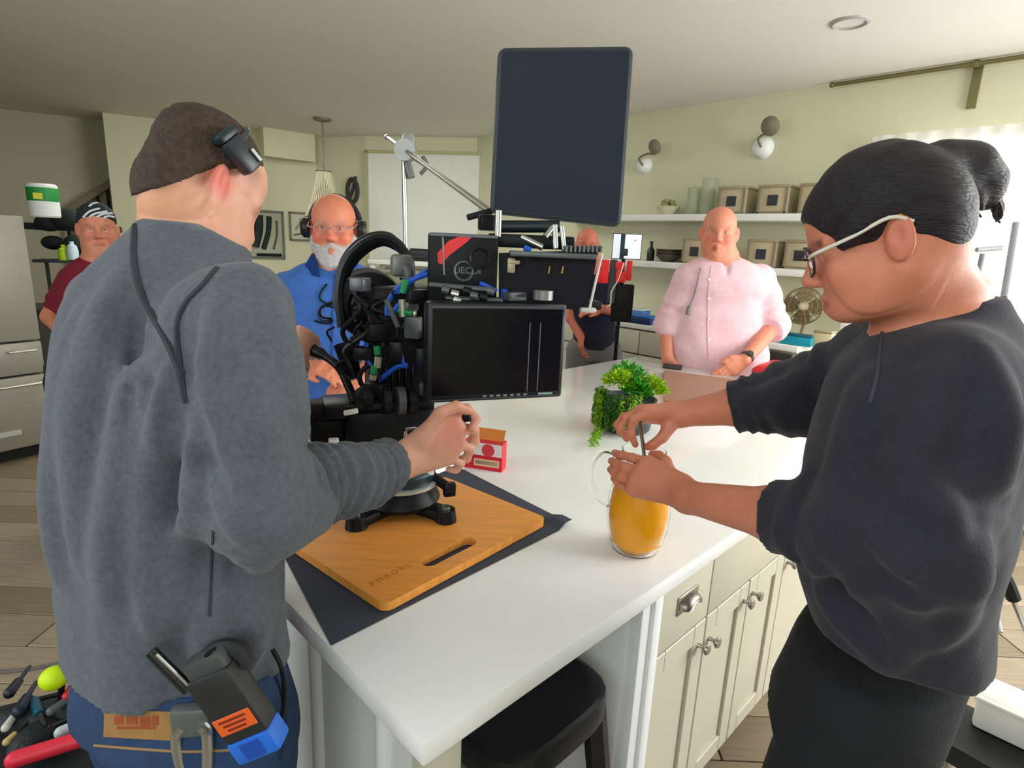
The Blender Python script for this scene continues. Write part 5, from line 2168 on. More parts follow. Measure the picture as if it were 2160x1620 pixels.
# large black flag panel
FY = 1.44
P = [at(x, y, FY) for x, y in ((1058, 110), (1328, 107), (1303, 472), (1041, 444))]
fc_ = sum(P) / 4
ex = unit((P[1] - P[0]) + (P[2] - P[3]))
ez = unit((P[0] - P[3]) + (P[1] - P[2]))
ey_ = unit(np.cross(ez, ex))
ez = np.cross(ex, ey_)
RFg = np.stack([ex, ez, -ey_], 1)
loc2 = [((p - fc_) @ ex, (p - fc_) @ ez) for p in P]
fe = empty('flag_panel', fc_, 'large dark blue-black rectangular panel raised above the camera rig', 'panel')


def round_poly(pts, r, n=5):
    out = []
    k = len(pts)
    for i in range(k):
        p, a, b = np.array(pts[i]), np.array(pts[i - 1]), np.array(pts[(i + 1) % k])
        u1, u2 = unit(a - p), unit(b - p)
        for j in range(n + 1):
            t = j / n
            q0, q2 = p + u1 * r, p + u2 * r
            out.append(tuple((1 - t) ** 2 * q0 + 2 * t * (1 - t) * p + t * t * q2))
    return out


m = MB()
m.prism(round_poly(loc2, 0.012), -0.008, 0.008, fc_, RFg)
m.build('sheet', mat('panel_navy', (18, 31, 47), 0.7, var=0.05, scale=20), fe)
rim = round_poly(loc2, 0.012)
m = MB()
m.tube([fc_ + RFg @ np.array([x, y, 0]) for x, y in rim], 0.0085, n=8, closed=True, smooth=1)
m.build('rim', mat('panel_rim', (48, 56, 60), 0.4), fe)

# grip stand with boom arm
SY = 3.0
top_ = at(851, 296, SY)
bot = np.array([*at(862, 520, SY)[:2], 0.0])
gs = empty('grip_stand', bot, 'chrome grip stand behind the camera with a long slanted boom arm', 'stand')
chrome = mat('chrome_stand', (186, 188, 182), 0.22, 0.85)
m = MB()
ztop = top_[2]
m.cyl(bot + [0, 0, 0.25], bot + [0, 0, 0.95], 0.018)
m.build('riser', chrome, gs)
m = MB()
m.cyl(bot + [0, 0, 0.90], np.array([top_[0], bot[1], ztop]), 0.012)
m.build('column', chrome, gs)
for k in range(3):
    a = 0.8 + k * 2.094
    m = MB()
    o = np.array([math.cos(a), math.sin(a), 0])
    m.tube([bot + [0, 0, 0.30], bot + o * 0.16 + [0, 0, 0.24], bot + o * 0.40 + [0, 0, 0.02]], 0.011, n=10)
    m.build('leg', chrome, gs)
kn_ = at(856, 318, SY - 0.03)
m = MB()
m.cyl(kn_ + [0, 0.04, 0], kn_ - [0, 0.04, 0], 0.05, n=28)
m.box(kn_ + [0.01, 0.02, 0.02], (0.06, 0.05, 0.12), zrot(10), bev=0.015)
m.build('grip_head', mat('knuckle_grey', (160, 162, 156), 0.35, 0.5), gs)
m = MB()
m.cyl(kn_ + [0.035, -0.04, -0.03], kn_ + [0.10, -0.06, -0.07], 0.008)
m.tube([kn_ + [0.09, -0.06, -0.03], kn_ + [0.11, -0.06, -0.07], kn_ + [0.08, -0.06, -0.11]], 0.010)
m.build('t_handle', mat('handle_dark', (112, 112, 108), 0.4, 0.4), gs)
m = MB()
m.cyl(kn_ + [0.0, 0.03, -0.05], kn_ + [0.02, 0.03, -0.12], 0.02)
m.build('collar', mat('handle_dark', (112, 112, 108)), gs)
A0, A1 = at(721, 243, SY + 0.05 + 0.55), at(1034, 447, 1.62)
# straight arm through the grip head
dA_ = unit(A1 - kn_)
A0 = kn_ - dA_ * (np.linalg.norm(at(721, 243, SY + .5) - kn_))
m = MB()
m.cyl(A0, A1, 0.0095, n=14)
m.build('boom_arm', mat('boom_grey', (142, 140, 128), 0.35, 0.6), gs)
m = MB()
m.cyl(A0 - dA_ * 0.005, A0 + dA_ * 0.05, 0.014)
m.build('end_cap', mat('handle_dark', (112, 112, 108)), gs)
m = MB()
m.box(at(1012, 452, 1.60), (0.07, 0.02, 0.016), zrot(0) @ np.array([[math.cos(-.3), 0, math.sin(-.3)], [0, 1, 0], [-math.sin(-.3), 0, math.cos(-.3)]]), bev=0.004)
m.box(at(1030, 470, 1.56), (0.05, 0.03, 0.04), zrot(20), bev=0.006)
m.build('clamp', blk, gs)

# phone on its stand at the far side
PY = 3.85
pc0 = at(1316, 520, PY)
ps_ = empty('phone_stand', [pc0[0], pc0[1], 0], 'black stand with red clips holding a lit phone beyond the island', 'stand')
pole_b = np.array([pc0[0] + 0.01, pc0[1] + 0.03, 0])
m = MB()
m.cyl(pole_b + [0, 0, 0.02], [pole_b[0], pole_b[1], pc0[2] - 0.08], 0.013)
m.build('pole', blk, ps_)
for k in range(3):
    a = 0.4 + k * 2.094
    o = np.array([math.cos(a), math.sin(a), 0])
    m = MB()
    m.tube([pole_b + [0, 0, 0.45], pole_b + o * 0.17 + [0, 0, 0.012]], 0.010, smooth=1)
    m.build('leg', blk, ps_)
RP = zrot(-8)
m = MB()
m.box(at(1313, 520, PY - 0.03), (0.028, 0.02, 0.16), RP, bev=0.004)
m.box(at(1316, 532, PY - 0.04), (0.05, 0.03, 0.045), RP, bev=0.006)
m.build('phone_clamp', mat('clamp_teal', (28, 52, 54), 0.4), ps_)
for k, (x0, y0, x1, y1) in enumerate(((1262, 548, 1284, 598), (1298, 552, 1318, 570), (1298, 572, 1320, 596), (1322, 550, 1333, 592))):
    c, s, R = pbox(x0, y0, x1, y1, PY - 0.03, 0.04, -8)
    m = MB()
    m.box(c, s, R, bev=0.006)
    m.build('red_clip', mat('clip_red', (224, 26, 36), 0.4), ps_)
c, s, R = pbox(1284, 548, 1300, 640, PY - 0.01, 0.05, -8)
MB().box(c, s, R, bev=0.008).build('grip_block', mat('clip_grey', (60, 66, 66), 0.5), ps_)
c, s, R = pbox(1290, 600, 1335, 680, PY, 0.06, -8)
MB().box(c, s, R, bev=0.012).build('battery_block', blk, ps_)
m = MB()
m.tube([at(1316, 555, PY - 0.06), at(1304, 590, PY - 0.06), at(1290, 615, PY - 0.06), at(1288, 640, PY - 0.06), at(1280, 648, PY - 0.06)], 0.004, n=8)
m.build('white_cable', mat('cable_white', (220, 214, 200), 0.5), ps_)
c, s, R = pbox(1292, 493, 1353, 547, PY, 0.010, -8)
ph = empty('phone', c, 'phone with a bright white screen clamped on the stand beyond the island', 'phone')
m = MB()
m.box(c, s, R, bev=0.004)
m.build('case', blk2, ph)
m = MB()
m.box(c - R[:, 1] * 0.0055, (s[0] - 0.008, 0.001, s[2] - 0.008), R)
m.build('screen', mat('phone_screen', (214, 224, 240), 0.2, emit=(214, 224, 240), estr=0.55), ph, smooth=0)
MB().box(c - R[:, 1] * 0.0062 + R @ np.array([0.05, 0, 0.04]), (0.008, 0.0004, 0.008), R).build('screen_icon', mat('icon_red', (196, 60, 70), 0.4), ph, smooth=0)
m = MB()
m.cyl(at(962, 882, 1.125), at(992, 876, 1.12), 0.012, n=16)
m.build('focus_knob', blk, rig)

# extra clutter of the rig: thin cables, plugs and rods around the body
rr5 = random.Random(21)
for k in range(16):
    x0, y0 = rr5.uniform(745, 870), rr5.uniform(585, 720)
    x1, y1 = x0 + rr5.uniform(-60, 70), y0 + rr5.uniform(40, 130)
    P = [(x0, y0), (x0 + rr5.uniform(-30, 30), (y0 * 2 + y1) / 3), (x1 + rr5.uniform(-25, 25), (y0 + y1 * 2) / 3), (x1, y1)]
    m = MB()
    m.tube([at(x, y, hub[1] - 0.02 - 0.02 * rr5.random()) for x, y in P], rr5.choice((0.0035, 0.005, 0.006)), n=7, smooth=5)
    m.build('thin_cable', rr5.choice((blk, blk2)), rig)
for (x, y, w_, h_, c_) in ((880, 625, .05, .03, blk2), (872, 690, .035, .05, grey), (765, 745, .04, .03, blk2), (835, 740, .03, .045, blk2), (890, 760, .03, .06, blk2), (760, 600, .04, .03, grey), (800, 700, .05, .04, blk), (865, 645, .03, .02, grey), (900, 820, .03, .03, grey), (790, 822, .05, .03, blk2), (1085, 625, .05, .02, grey), (1015, 640, .04, .02, blk2)):
    m = MB()
    m.box(at(x, y, hub[1] - 0.03), (w_, 0.03, h_), zrot(rr5.uniform(-30, 40)), bev=0.004)
    m.build('accessory_block', c_, rig)
for a, b in (((905, 600), (1040, 612)), ((940, 628), (1060, 634))):
    m = MB()
    m.cyl(at(*a, VY - 0.02), at(*b, VY - 0.01), 0.006, n=10)
    m.build('short_rod', grey, rig)
# ------------------------------------------------------------------ people
from mathutils.bvhtree import BVHTree


def bvh_of(o):
    me = o.data
    n = len(me.vertices)
    V = np.empty(n * 3, np.float32)
    me.vertices.foreach_get('co', V)
    return BVHTree.FromPolygons([tuple(v) for v in V.reshape(-1, 3).tolist()], [tuple(p.vertices) for p in me.polygons])


def on(bvh, x, y, lift=0.0):
    d = unit(ray(x, y))
    h, n, i, t = bvh.ray_cast(Vector(CO), Vector(d))
    if h is None:
        return None
    return np.array(h) + np.array(n) * lift


def drape(bvh, pts, lift=0.0, sub=6):
    """surface points under a photo polyline"""
    P = catmull([np.array([x, y, 0.0]) for x, y in pts], sub)
    out = []
    for p in P:
        q = on(bvh, p[0], p[1], lift)
        if q is not None and (not out or np.linalg.norm(q - out[-1]) < 0.15):
            out.append(q)
    return out


def seam(bvh, pts, r, name, m, parent, lift=0.0):
    P = drape(bvh, pts, lift)
    if len(P) < 2:
        return None
    mb = MB()
    mb.tube(P, r, n=6, smooth=1)
    return mb.build(name, m, parent)


def bvh_of_me(me):
    n = len(me.vertices)
    V = np.empty(n * 3, np.float32)
    me.vertices.foreach_get('co', V)
    return BVHTree.FromPolygons([tuple(v) for v in V.reshape(-1, 3).tolist()], [tuple(p.vertices) for p in me.polygons])


def folds(G, ridges, r=.013, sink=.006, k=.03, op='add'):
    """raise cloth folds that follow the surface along the given lines"""
    me = G.mesh('tmp')
    bv = bvh_of_me(me)
    bpy.data.meshes.remove(me)
    for L in ridges:
        P = drape(bv, L, -sink if op == 'add' else sink * .3, 4)
        n = len(P) - 1
        for i in range(n):
            t0, t1 = math.sin(math.pi * (i + .3) / (n + .6)), math.sin(math.pi * (i + 1.3) / (n + .6))
            G.put(cone(P[i], P[i + 1], r * (.45 + .55 * t0), r * (.45 + .55 * max(t1, 0))), k, op)


skin_p = mat('skin', (206, 158, 132), 0.5, vcol=True, var=0.05, scale=40, sss=0.12, bump=0.04, bscale=180)


def shrink(rows, k):
    return [(r[0], r[1], r[2], r[3] * k, r[4] * k) for r in rows]


def legs(F, hips, knees, ankles, rs, k=0.03):
    for h, kn, an in zip(hips, knees, ankles):
        F.put(cone(h, kn, rs[0], rs[1]), k)
        F.put(cone(kn, an, rs[1], rs[2]), k)


def shoe(name, ankle, fdir, m, parent, L=0.27):
    a = np.array([ankle[0], ankle[1], 0.0])
    f = unit([fdir[0], fdir[1], 0])
    R = np.stack([f, np.cross([0, 0, 1], f), [0, 0, 1]], 1)
    F = Field(axis(a[0] - .32, a[0] + .32, .012), axis(a[1] - .32, a[1] + .32, .012), axis(-.02, .2, .01))
    F.put(ell(a + R @ np.array([0.07, 0, 0.045]), (0.14, 0.048, 0.05), R))
    F.put(cone(a + np.array([0, 0, 0.05]), a + np.array([0, 0, 0.13]), 0.05, 0.05), 0.04)
    F.put(half((0, 0, 0.001), (0, 0, -1), a - .5, a + .5), 0, 'and')
    return link(name, F.mesh(name), m, parent)


# ================= man in the grey sweatshirt
def grey_man():
    hA = 68
    f = np.array([math.cos(math.radians(hA)), math.sin(math.radians(hA)), 0])
    l = np.array([-f[1], f[0], 0])
    rows = rows_px([(1400, 178, 590, .80), (1300, 170, 580, .81), (1150, 156, 580, .83), (1000, 140, 566, .85), (880, 132, 545, .87),
                    (760, 134, 525, .89), (680, 146, 512, .905), (615, 164, 500, .92), (565, 200, 480, .93), (520, 246, 458, .94), (492, 290, 440, .945), (470, 320, 415, .95)], hA, 1.10, 0.78)
    ZH = float(at(300, 1490, .665)[2]) - .012
    r0 = rows[0]
    rows[0] = (ZH, r0[1], r0[2], r0[3], r0[4])
    rows = [r for i, r in enumerate(rows) if i == 0 or r[0] > ZH + .03]
    S, E, Wr = at(488, 662, .77), at(528, 1062, .735), at(828, 985, 1.03)
    S2_, E2, W2 = at(255, 650, 1.0), at(420, 860, 1.16), at(622, 772, 1.36)
    hc = np.array([r0[1], r0[2], ZH - .05])
    root = empty('person', [hc[0], hc[1], 0], 'man in a grey raglan sweatshirt and jeans bending over the camera rig, back turned', 'person')
    # head
    RH = hframe(46, 36, -6)
    sc = .93
    o = at(466, 378, 1.01) - RH @ (np.array([-.012, -.088, 0]) * sc)
    hd = Head(o, RH, sc)
    xs = axis(-1.0, 0.0, .013, ((-.70, -.33, .0036), (-.28, -.03, .004)))
    ys = axis(.50, 1.60, .013, ((.88, 1.22, .0036), (1.0, 1.24, .004), (1.30, 1.5, .005)))
    zs = axis(-.01, 1.95, .016, ((1.52, 1.86, .0036), (1.12, 1.34, .004), (1.34, 1.5, .006)))
    F = Field(xs, ys, zs)
    hd.build(F, nose=1.25, brow=1.1)
    nb = at(398, 522, 1.0)
    F.put(cone(hd.p(-.035, 0, -.045), nb, .058, .070), .05)
    F.put(cone(hd.p(0.01, 0, -.075), nb + f * 0.05, .045, .055), .04)
    F.put(loft(shrink(rows, .86), hA), .05)
    for A in ((S, E, Wr), (S2_, E2, W2)):
        F.put(cone(A[0], A[1], .050, .042), .02)
        F.put(cone(A[1], A[2], .044, .031), .02)
    # right hand on the focus wheel
    w = at(858, 968, 1.055)
    F.put(cone(Wr, w, .033, .030), .02)
    Y = 1.08
    kn = [at(950, 874, Y + .02), at(968, 902, Y + .03), at(966, 936, Y + .03), at(948, 966, Y + .02)]
    fin = [[at(984, 862, Y + .05), at(1004, 884, Y + .05), at(996, 905, Y + .03)],
           [at(1000, 908, Y + .07), at(1002, 934, Y + .08), at(982, 944, Y + .07)],
           [at(992, 946, Y + .07), at(984, 968, Y + .08), at(966, 970, Y + .07)],
           [at(972, 978, Y + .06), at(962, 992, Y + .06), at(946, 990, Y + .05)]]
    th = [at(890, 925, Y - .02), at(928, 872, Y - .01), at(962, 858, Y + .01), at(986, 866, Y + .02)]
    hand(F, w, kn, fin, th, (0, -1, .4), rp=.015, fr=.0098)
    # left hand on the pan bar
    w2 = at(622, 757, 1.38)
    F.put(cone(W2, w2, .030, .027), .015)
    Y = 1.405
    kn = [at(634, 700, Y), at(646, 712, Y), at(650, 726, Y), at(648, 740, Y)]
    fin = [[at(654, 706, Y + .02), at(664, 722, Y + .02), at(655, 730, Y + .0)], [at(664, 716, Y + .02), at(668, 732, Y + .02), at(657, 737, Y)],
           [at(666, 730, Y + .02), at(666, 744, Y + .02), at(655, 746, Y)], [at(660, 744, Y + .02), at(658, 754, Y + .02), at(650, 754, Y)]]
    th = [at(606, 735, Y - .02), at(612, 708, Y), at(630, 696, Y + .01), at(645, 698, Y + .02)]
    hand(F, w2, kn, fin, th, (-.5, -1, .4), rp=.014, fr=.0095)
    # legs
    hips = [hc + l * .095 - [0, 0, .06], hc - l * .095 - [0, 0, .06]]
    ank = [np.array([*(hc + l * .12 + f * .03)[:2], .08]), np.array([*(hc - l * .12 + f * -.05)[:2], .08])]
    kne = [(h + a) / 2 + f * .03 for h, a in zip(hips, ank)]
    legs(F, hips, kne, ank, (.075, .052, .04))
    me = F.mesh('person_body')
    paint(me, (212, 158, 134), hd.blobs(brow=(92, 64, 48)) + [
        (hd.p(-.012, -.09, .0), .042, (214, 84, 76), .6), (at(960, 900, 1.1), .08, (206, 122, 104), .55), (at(350, 470, .98), .09, (214, 150, 104), .5)] + [(hd.p(x, y, z), .032, (120, 88, 68), .45) for x, y, z in ((-.075, 0, -.06), (-.075, -.05, -.05), (-.045, -.072, -.01), (-.02, -.078, .035), (.03, -.076, .06))])
    body = link('body', me, skin_p, root)
    # hair: short brown crop, clipped at the sides
    hair_m = mat('hair_brown', (66, 50, 38), 0.75, var=0.35, scale=90, bump=0.6, bscale=220)
    H_ = Field(axis(o[0] - .16, o[0] + .16, .004), axis(o[1] - .16, o[1] + .16, .004), axis(o[2] - .14, o[2] + .18, .004))
    H_.put(ell(hd.p(-.020, 0, .044), np.array((.101, .080, .086)) * sc, RH))
    H_.put(ell(hd.p(-.030, 0, .066), np.array((.086, .070, .068)) * sc, RH), .03)
    H_.put(ell(hd.p(-.050, 0, -.018), np.array((.0655, .074, .088)) * sc, RH), .02)
    H_.wrinkle(.0014, 160, 3)
    H_.wrinkle(.0008, 420, 5)
    H_.put(either(half(hd.p(-.0, 0, .036), RH @ np.array([.82, 0, -.57]), o - .3, o + .3), half(hd.p(0, 0, .078), RH @ np.array([0.15, 0, -1]), o - .3, o + .3)), .02, 'and')
    for sg in (-1, 1):
        H_.put(ell(hd.p(-.012, sg * .088, -.004), np.array((.022, .020, .036)) * sc, RH), .006, 'sub')
    H_.put(half(hd.p(.066, 0, .05), RH @ np.array([.93, 0, -.37]), o - .3, o + .3), .01, 'and')
    link('hair', H_.mesh('hair'), hair_m, root)
    # sweatshirt
    sw = mat('sweat_grey', (84, 91, 99), 0.95, var=0.16, scale=120, bump=0.25, bscale=400, sheen=0.15)
    G = Field(axis(-1.0, -.1, .0075), axis(.50, 1.50, .0075), axis(.66, 1.62, .0075))
    G.put(loft(rows, hA))
    mid = (S * 0.5 + E * 0.5)
    G.put(cone(S, mid, .072, .078, ring=(.003, 3, .6)), .10)
    G.put(cone(mid, E, .078, .068, ring=(.005, 4, .8)), .012)
    fm = E + (Wr - E) * .55
    G.put(cone(E, fm, .070, .058, ring=(.007, 6, .7)), .03)
    G.put(cone(fm, Wr, .058, .045, flat=1, ring=(.006, 5, .5)), .012)
    G.put(cone(Wr - unit(Wr - E) * .05, Wr + unit(Wr - E) * .004, .046, .043, flat=1), .006)
    G.put(cone(S2_, E2, .075, .066), .05)
    G.put(cone(E2, W2, .064, .045, flat=1, ring=(.005, 7, .7)), .03)
    folds(G, [[(178, 650), (146, 800), (126, 1000), (130, 1200)], [(240, 600), (205, 760), (180, 950), (176, 1180)], [(338, 765), (285, 900), (250, 1100), (245, 1250)],
              [(362, 780), (342, 920), (322, 1130), (330, 1330)], [(405, 900), (395, 1100), (375, 1300)], [(470, 1180), (450, 1300), (420, 1420)], [(540, 1180), (530, 1300), (510, 1400)],
              [(470, 640), (452, 760), (462, 900)], [(560, 670), (582, 780), (606, 880)], [(470, 930), (530, 1000), (620, 1005)], [(470, 1005), (530, 1075), (620, 1070)], [(515, 1105), (600, 1110), (690, 1070)], [(520, 760), (530, 880), (560, 960)]], r=.017, sink=.005)
    folds(G, [[(372, 750), (352, 830), (345, 930)], [(388, 850), (420, 960), (470, 1050)], [(300, 650), (285, 760), (262, 900)]], r=.009, sink=.006, k=.02, op='sub')
    G.wrinkle(.009, 13, 11, (1.3, 1.3, .4))
    G.wrinkle(.004, 34, 12, (1.3, 1.3, .5))
    # neck opening
    nd = unit(hd.p(-.035, 0, -.035) - nb)
    nd = unit(f * .25 + np.array([.08, 0, 1.0]))
    ncl = at(410, 512, .985)
    G.put(cone(ncl - nd * .03, ncl + nd * .012, .098, .084, flat=2), .02)
    G.put(cone(ncl + nd * .075, ncl + nd * .25, .074, .10), .008, 'sub')
    cl = link('sweatshirt', G.mesh('sweatshirt'), sw, root)
    bv = bvh_of(cl)
    sm = mat('seam_dark', (54, 58, 64), 0.95)
    seam(bv, [(284, 476), (282, 540), (292, 600), (318, 660), (352, 720), (385, 790)], .0055, 'seam', sm, cl, -.001)
    seam(bv, [(458, 566), (425, 605), (392, 640), (374, 690), (380, 780), (392, 850)], .0048, 'seam', sm, cl, -.001)
    seam(bv, [(450, 1120), (446, 1200), (442, 1300)], .0028, 'seam', sm, cl, -.001)
    # jeans
    jm = mat('denim_blue', (36, 62, 98), 0.85, var=0.14, scale=70, bump=0.2, bscale=350)
    jr = [(ZH - .13, hc[0], hc[1], r0[3] * .98, r0[4] * 1.0), (ZH - .06, hc[0], hc[1], r0[3] * .95, r0[4] * .97), (ZH + .012, hc[0], hc[1], r0[3] * .90, r0[4] * .92)]
    J = Field(axis(-.95, -.15, .01), axis(.50, 1.1, .01), axis(.03, 1.02, .01))
    J.put(loft(jr, hA))
    legs(J, hips, kne, ank, (.098, .074, .066), .04)
    J.put(half((0, 0, .05), (0, 0, -1), (-2, 0, -.2), (2, 3, .3)), 0, 'and')
    J.wrinkle(.004, 26, 21)
    je = link('jeans', J.mesh('jeans'), jm, root)
    bj = bvh_of(je)
    # leather waistband patch with faded red print
    def patch(bv_, quad, nx, ny, lift, name, m, par, th=.0025):
        mb = MB()
        g = []
        for i in range(nx + 1):
            row = []
            for j in range(ny + 1):
                s, t = i / nx, j / ny
                p = (np.array(quad[0]) * (1 - s) + np.array(quad[1]) * s) * (1 - t) + (np.array(quad[3]) * (1 - s) + np.array(quad[2]) * s) * t
                q = on(bv_, p[0], p[1], lift)
                row.append(None if q is None else mb.bm.verts.new(q))
            g.append(row)
        for i in range(nx):
            for j in range(ny):
                vs = (g[i][j], g[i + 1][j], g[i + 1][j + 1], g[i][j + 1])
                if all(v is not None for v in vs):
                    mb.bm.faces.new(vs)
        if len(mb.bm.faces):
            bmesh.ops.solidify(mb.bm, geom=mb.bm.faces[:], thickness=-th)
        return mb.build(name, m, par)
    grey_man.patch = patch
    pt_ = patch(bj, [(222, 1497), (380, 1500), (378, 1562), (220, 1553)], 12, 5, .0015, 'waist_patch', mat('leather_tan', (214, 166, 104), 0.6, var=0.08, scale=40), je)
    for (x0, x1, y0, y1) in ((244, 262, 1508, 1526), (268, 292, 1506, 1526), (298, 318, 1510, 1530), (322, 336, 1508, 1528), (250, 330, 1530, 1536)):
        patch(bj, [(x0, y0), (x1, y0), (x1, y1), (x0, y1)], 3, 2, .0021, 'patch_print', mat('patch_red', (210, 112, 74), 0.7), pt_, .0006)
    seam(bj, [(200, 1572), (300, 1580), (400, 1585), (520, 1580)], .0022, 'stitching', mat('stitch_orange', (150, 120, 80), 0.8), je)
    seam(bj, [(560, 1390), (590, 1450), (600, 1520), (590, 1600)], .003, 'pocket_seam', mat('denim_dark', (22, 40, 66), 0.9), je)
    shm = mat('shoe_dark', (44, 44, 46), 0.7)
    for a in ank:
        shoe('shoe', a, f, shm, root)

    # headset clipped above the ear (worn: a thing of its own)
    hc_ = hd.p(-.008, -.088, .058)
    ax = RH @ unit(np.array([.88, -.05, -.22]))
    ay = RH @ unit(np.array([.0, -1, .15]))
    Rh = frame(ay, ax)
    hs = empty('headset', hc_, 'black clip-on headset unit above the ear of the man in grey', 'headset')
    m = MB()
    m.box(hc_ + ay * .006, (.060, .040, .028), Rh, bev=.009)
    m.build('speaker_block', mat('headset_black', (44, 50, 54), 0.35), hs)
    m = MB()
    m.box(hc_ + ay * .006 - ax * .036, (.016, .043, .032), Rh, bev=.006)
    m.build('end_block', mat('headset_teal', (24, 44, 46), 0.4), hs)
    m = MB()
    m.tube([hc_ - ax * .036, hd.p(-.02, -.080, .085), hd.p(-.01, -.04, .130), hd.p(0, .04, .130), hd.p(.02, .080, .075)], .006, n=8)
    m.build('band', MATS['headset_black'], hs)
    m = MB()
    m.box(hc_ + ay * .022 + ax * .012 + Rh[:, 1] * .012, (.022, .006, .004), Rh)
    m.build('shiny_trim', silver, hs, smooth=0)

    # walkie-talkie on the belt: dark body, orange label, blue battery
    q = on(bv, 480, 1400, 0)
    Yr = q[1] - .045
    C0 = at(488, 1475, Yr)
    ax = unit(at(545, 1560, Yr) - at(400, 1430, Yr))          # long axis, down-right
    # the body leans: long axis runs from upper left to lower right, label across it
    up_ = unit(at(380, 1470, Yr) - at(475, 1345, Yr))
    lx = unit(at(520, 1545, Yr - .0) - at(430, 1415, Yr))
    nz = unit(np.cross(lx, up_))
    if nz[1] > 0:
        nz = -nz
    up_ = unit(np.cross(nz, lx))
    Rw = np.stack([lx, up_, nz], 1)
    wt = empty('walkie_talkie', C0, 'two-way radio with an orange label and a blue battery clipped to the jeans', 'radio')
    ctr = at(490, 1476, Yr)
    pw = lambda x, y: (np.array(at(x, y, Yr)) - ctr) @ Rw
    m = MB()
    m.box(ctr - nz * .0, (.105, .066, .034), Rw, bev=.006)
    m.build('body', mat('radio_black', (38, 40, 40), 0.5, var=.1, scale=40), wt)
    m = MB()
    m.box(ctr + lx * .022 + nz * .0175, (.026, .056, .0016), Rw, bev=.0006, seg=1)
    m.build('label', mat('label_orange', (232, 98, 36), 0.5), wt)
    for k in range(3):
        MB().box(ctr + lx * (.015 + .007 * k) + nz * .0186, (.003, .040 - .006 * k, .0006), Rw).build('label_print', mat('label_print_dark', (120, 40, 24), 0.6), wt, smooth=0)
    m = MB()
    m.box(ctr + lx * .068, (.036, .066, .036), Rw, bev=.005)
    m.build('battery', mat('battery_blue', (34, 108, 214), 0.4, var=.05, scale=30), wt)
    m = MB()
    m.box(ctr + lx * .068 + nz * .0185, (.026, .030, .001), Rw, bev=.0003, seg=1)
    m.build('battery_mark', mat('battery_dark', (22, 74, 170), 0.5), wt)
    a0 = ctr - lx * .050 - up_ * (-.022)
    m = MB()
    s0, s1 = at(352, 1410, Yr + .01), at(322, 1378, Yr + .0)
    s2 = at(398, 1455, Yr)
    m.cyl(s2, at(318, 1374, Yr), .0085, .0078, n=16)
    m.build('antenna', mat('antenna_black', (30, 32, 32), 0.35), wt)
    m = MB()
    m.cyl(at(330, 1380, Yr - .0085), at(400, 1448, Yr - .009), .0022, n=8)
    m.build('antenna_stripe', silver, wt)
    m = MB()
    m.box(ctr - lx * .06 - nz * .004, (.03, .058, .03), Rw, bev=.006)
    m.build('top_cap', mat('radio_grey', (70, 74, 74), 0.4), wt)
    for k, (x, y) in enumerate(((425, 1400), (450, 1385))):
        m = MB()
        m.cyl(at(x, y, Yr), at(x - 8, y - 10, Yr), .008, n=14)
        m.build('knob', blk, wt)
    m = MB()
    P = [at(x, y, Yr + .015) for x, y in ((430, 1395), (455, 1372), (485, 1365), (510, 1380), (518, 1400))]
    m.tube(P, .012, n=10)
    m.build('ribbed_clip', mat('clip_black', (30, 34, 34), 0.5, bump=.4, bscale=500), wt)
    for k, P in enumerate((((388, 1530), (372, 1556), (378, 1600), (392, 1640)), ((425, 1530), (436, 1545), (438, 1590), (436, 1640)))):
        m = MB()
        m.tube([at(x, y, Yr + .005) for x, y in P], .0075, n=10, smooth=5)
        tag(m.build('carabiner', silver), ('silver carabiner hook on the belt, next to the waist patch', 'silver carabiner hook on the belt below the radio body')[k], 'carabiner', 'carabiners on the belt')
    m = MB()
    m.box(at(404, 1518, Yr + .012), (.05, .02, .045), zrot(10), bev=.006)
    m.build('belt_clip', mat('clip_grey2', (110, 116, 116), 0.4, .4), wt)
    m = MB()
    m.tube([at(360, 1470, Yr + .03), at(356, 1520, Yr + .015), at(350, 1580, Yr + .02), at(352, 1650, Yr + .03)], .0025, n=6)
    m.build('thin_cord', blk, wt)
    m = MB()
    m.tube([at(575, 1370, Yr + .06), at(594, 1410, Yr + .05), at(600, 1470, Yr + .05), at(590, 1530, Yr + .05), at(560, 1560, Yr + .04)], .0035, n=8)
    m.build('coiled_cord', blk, wt)


grey_man()
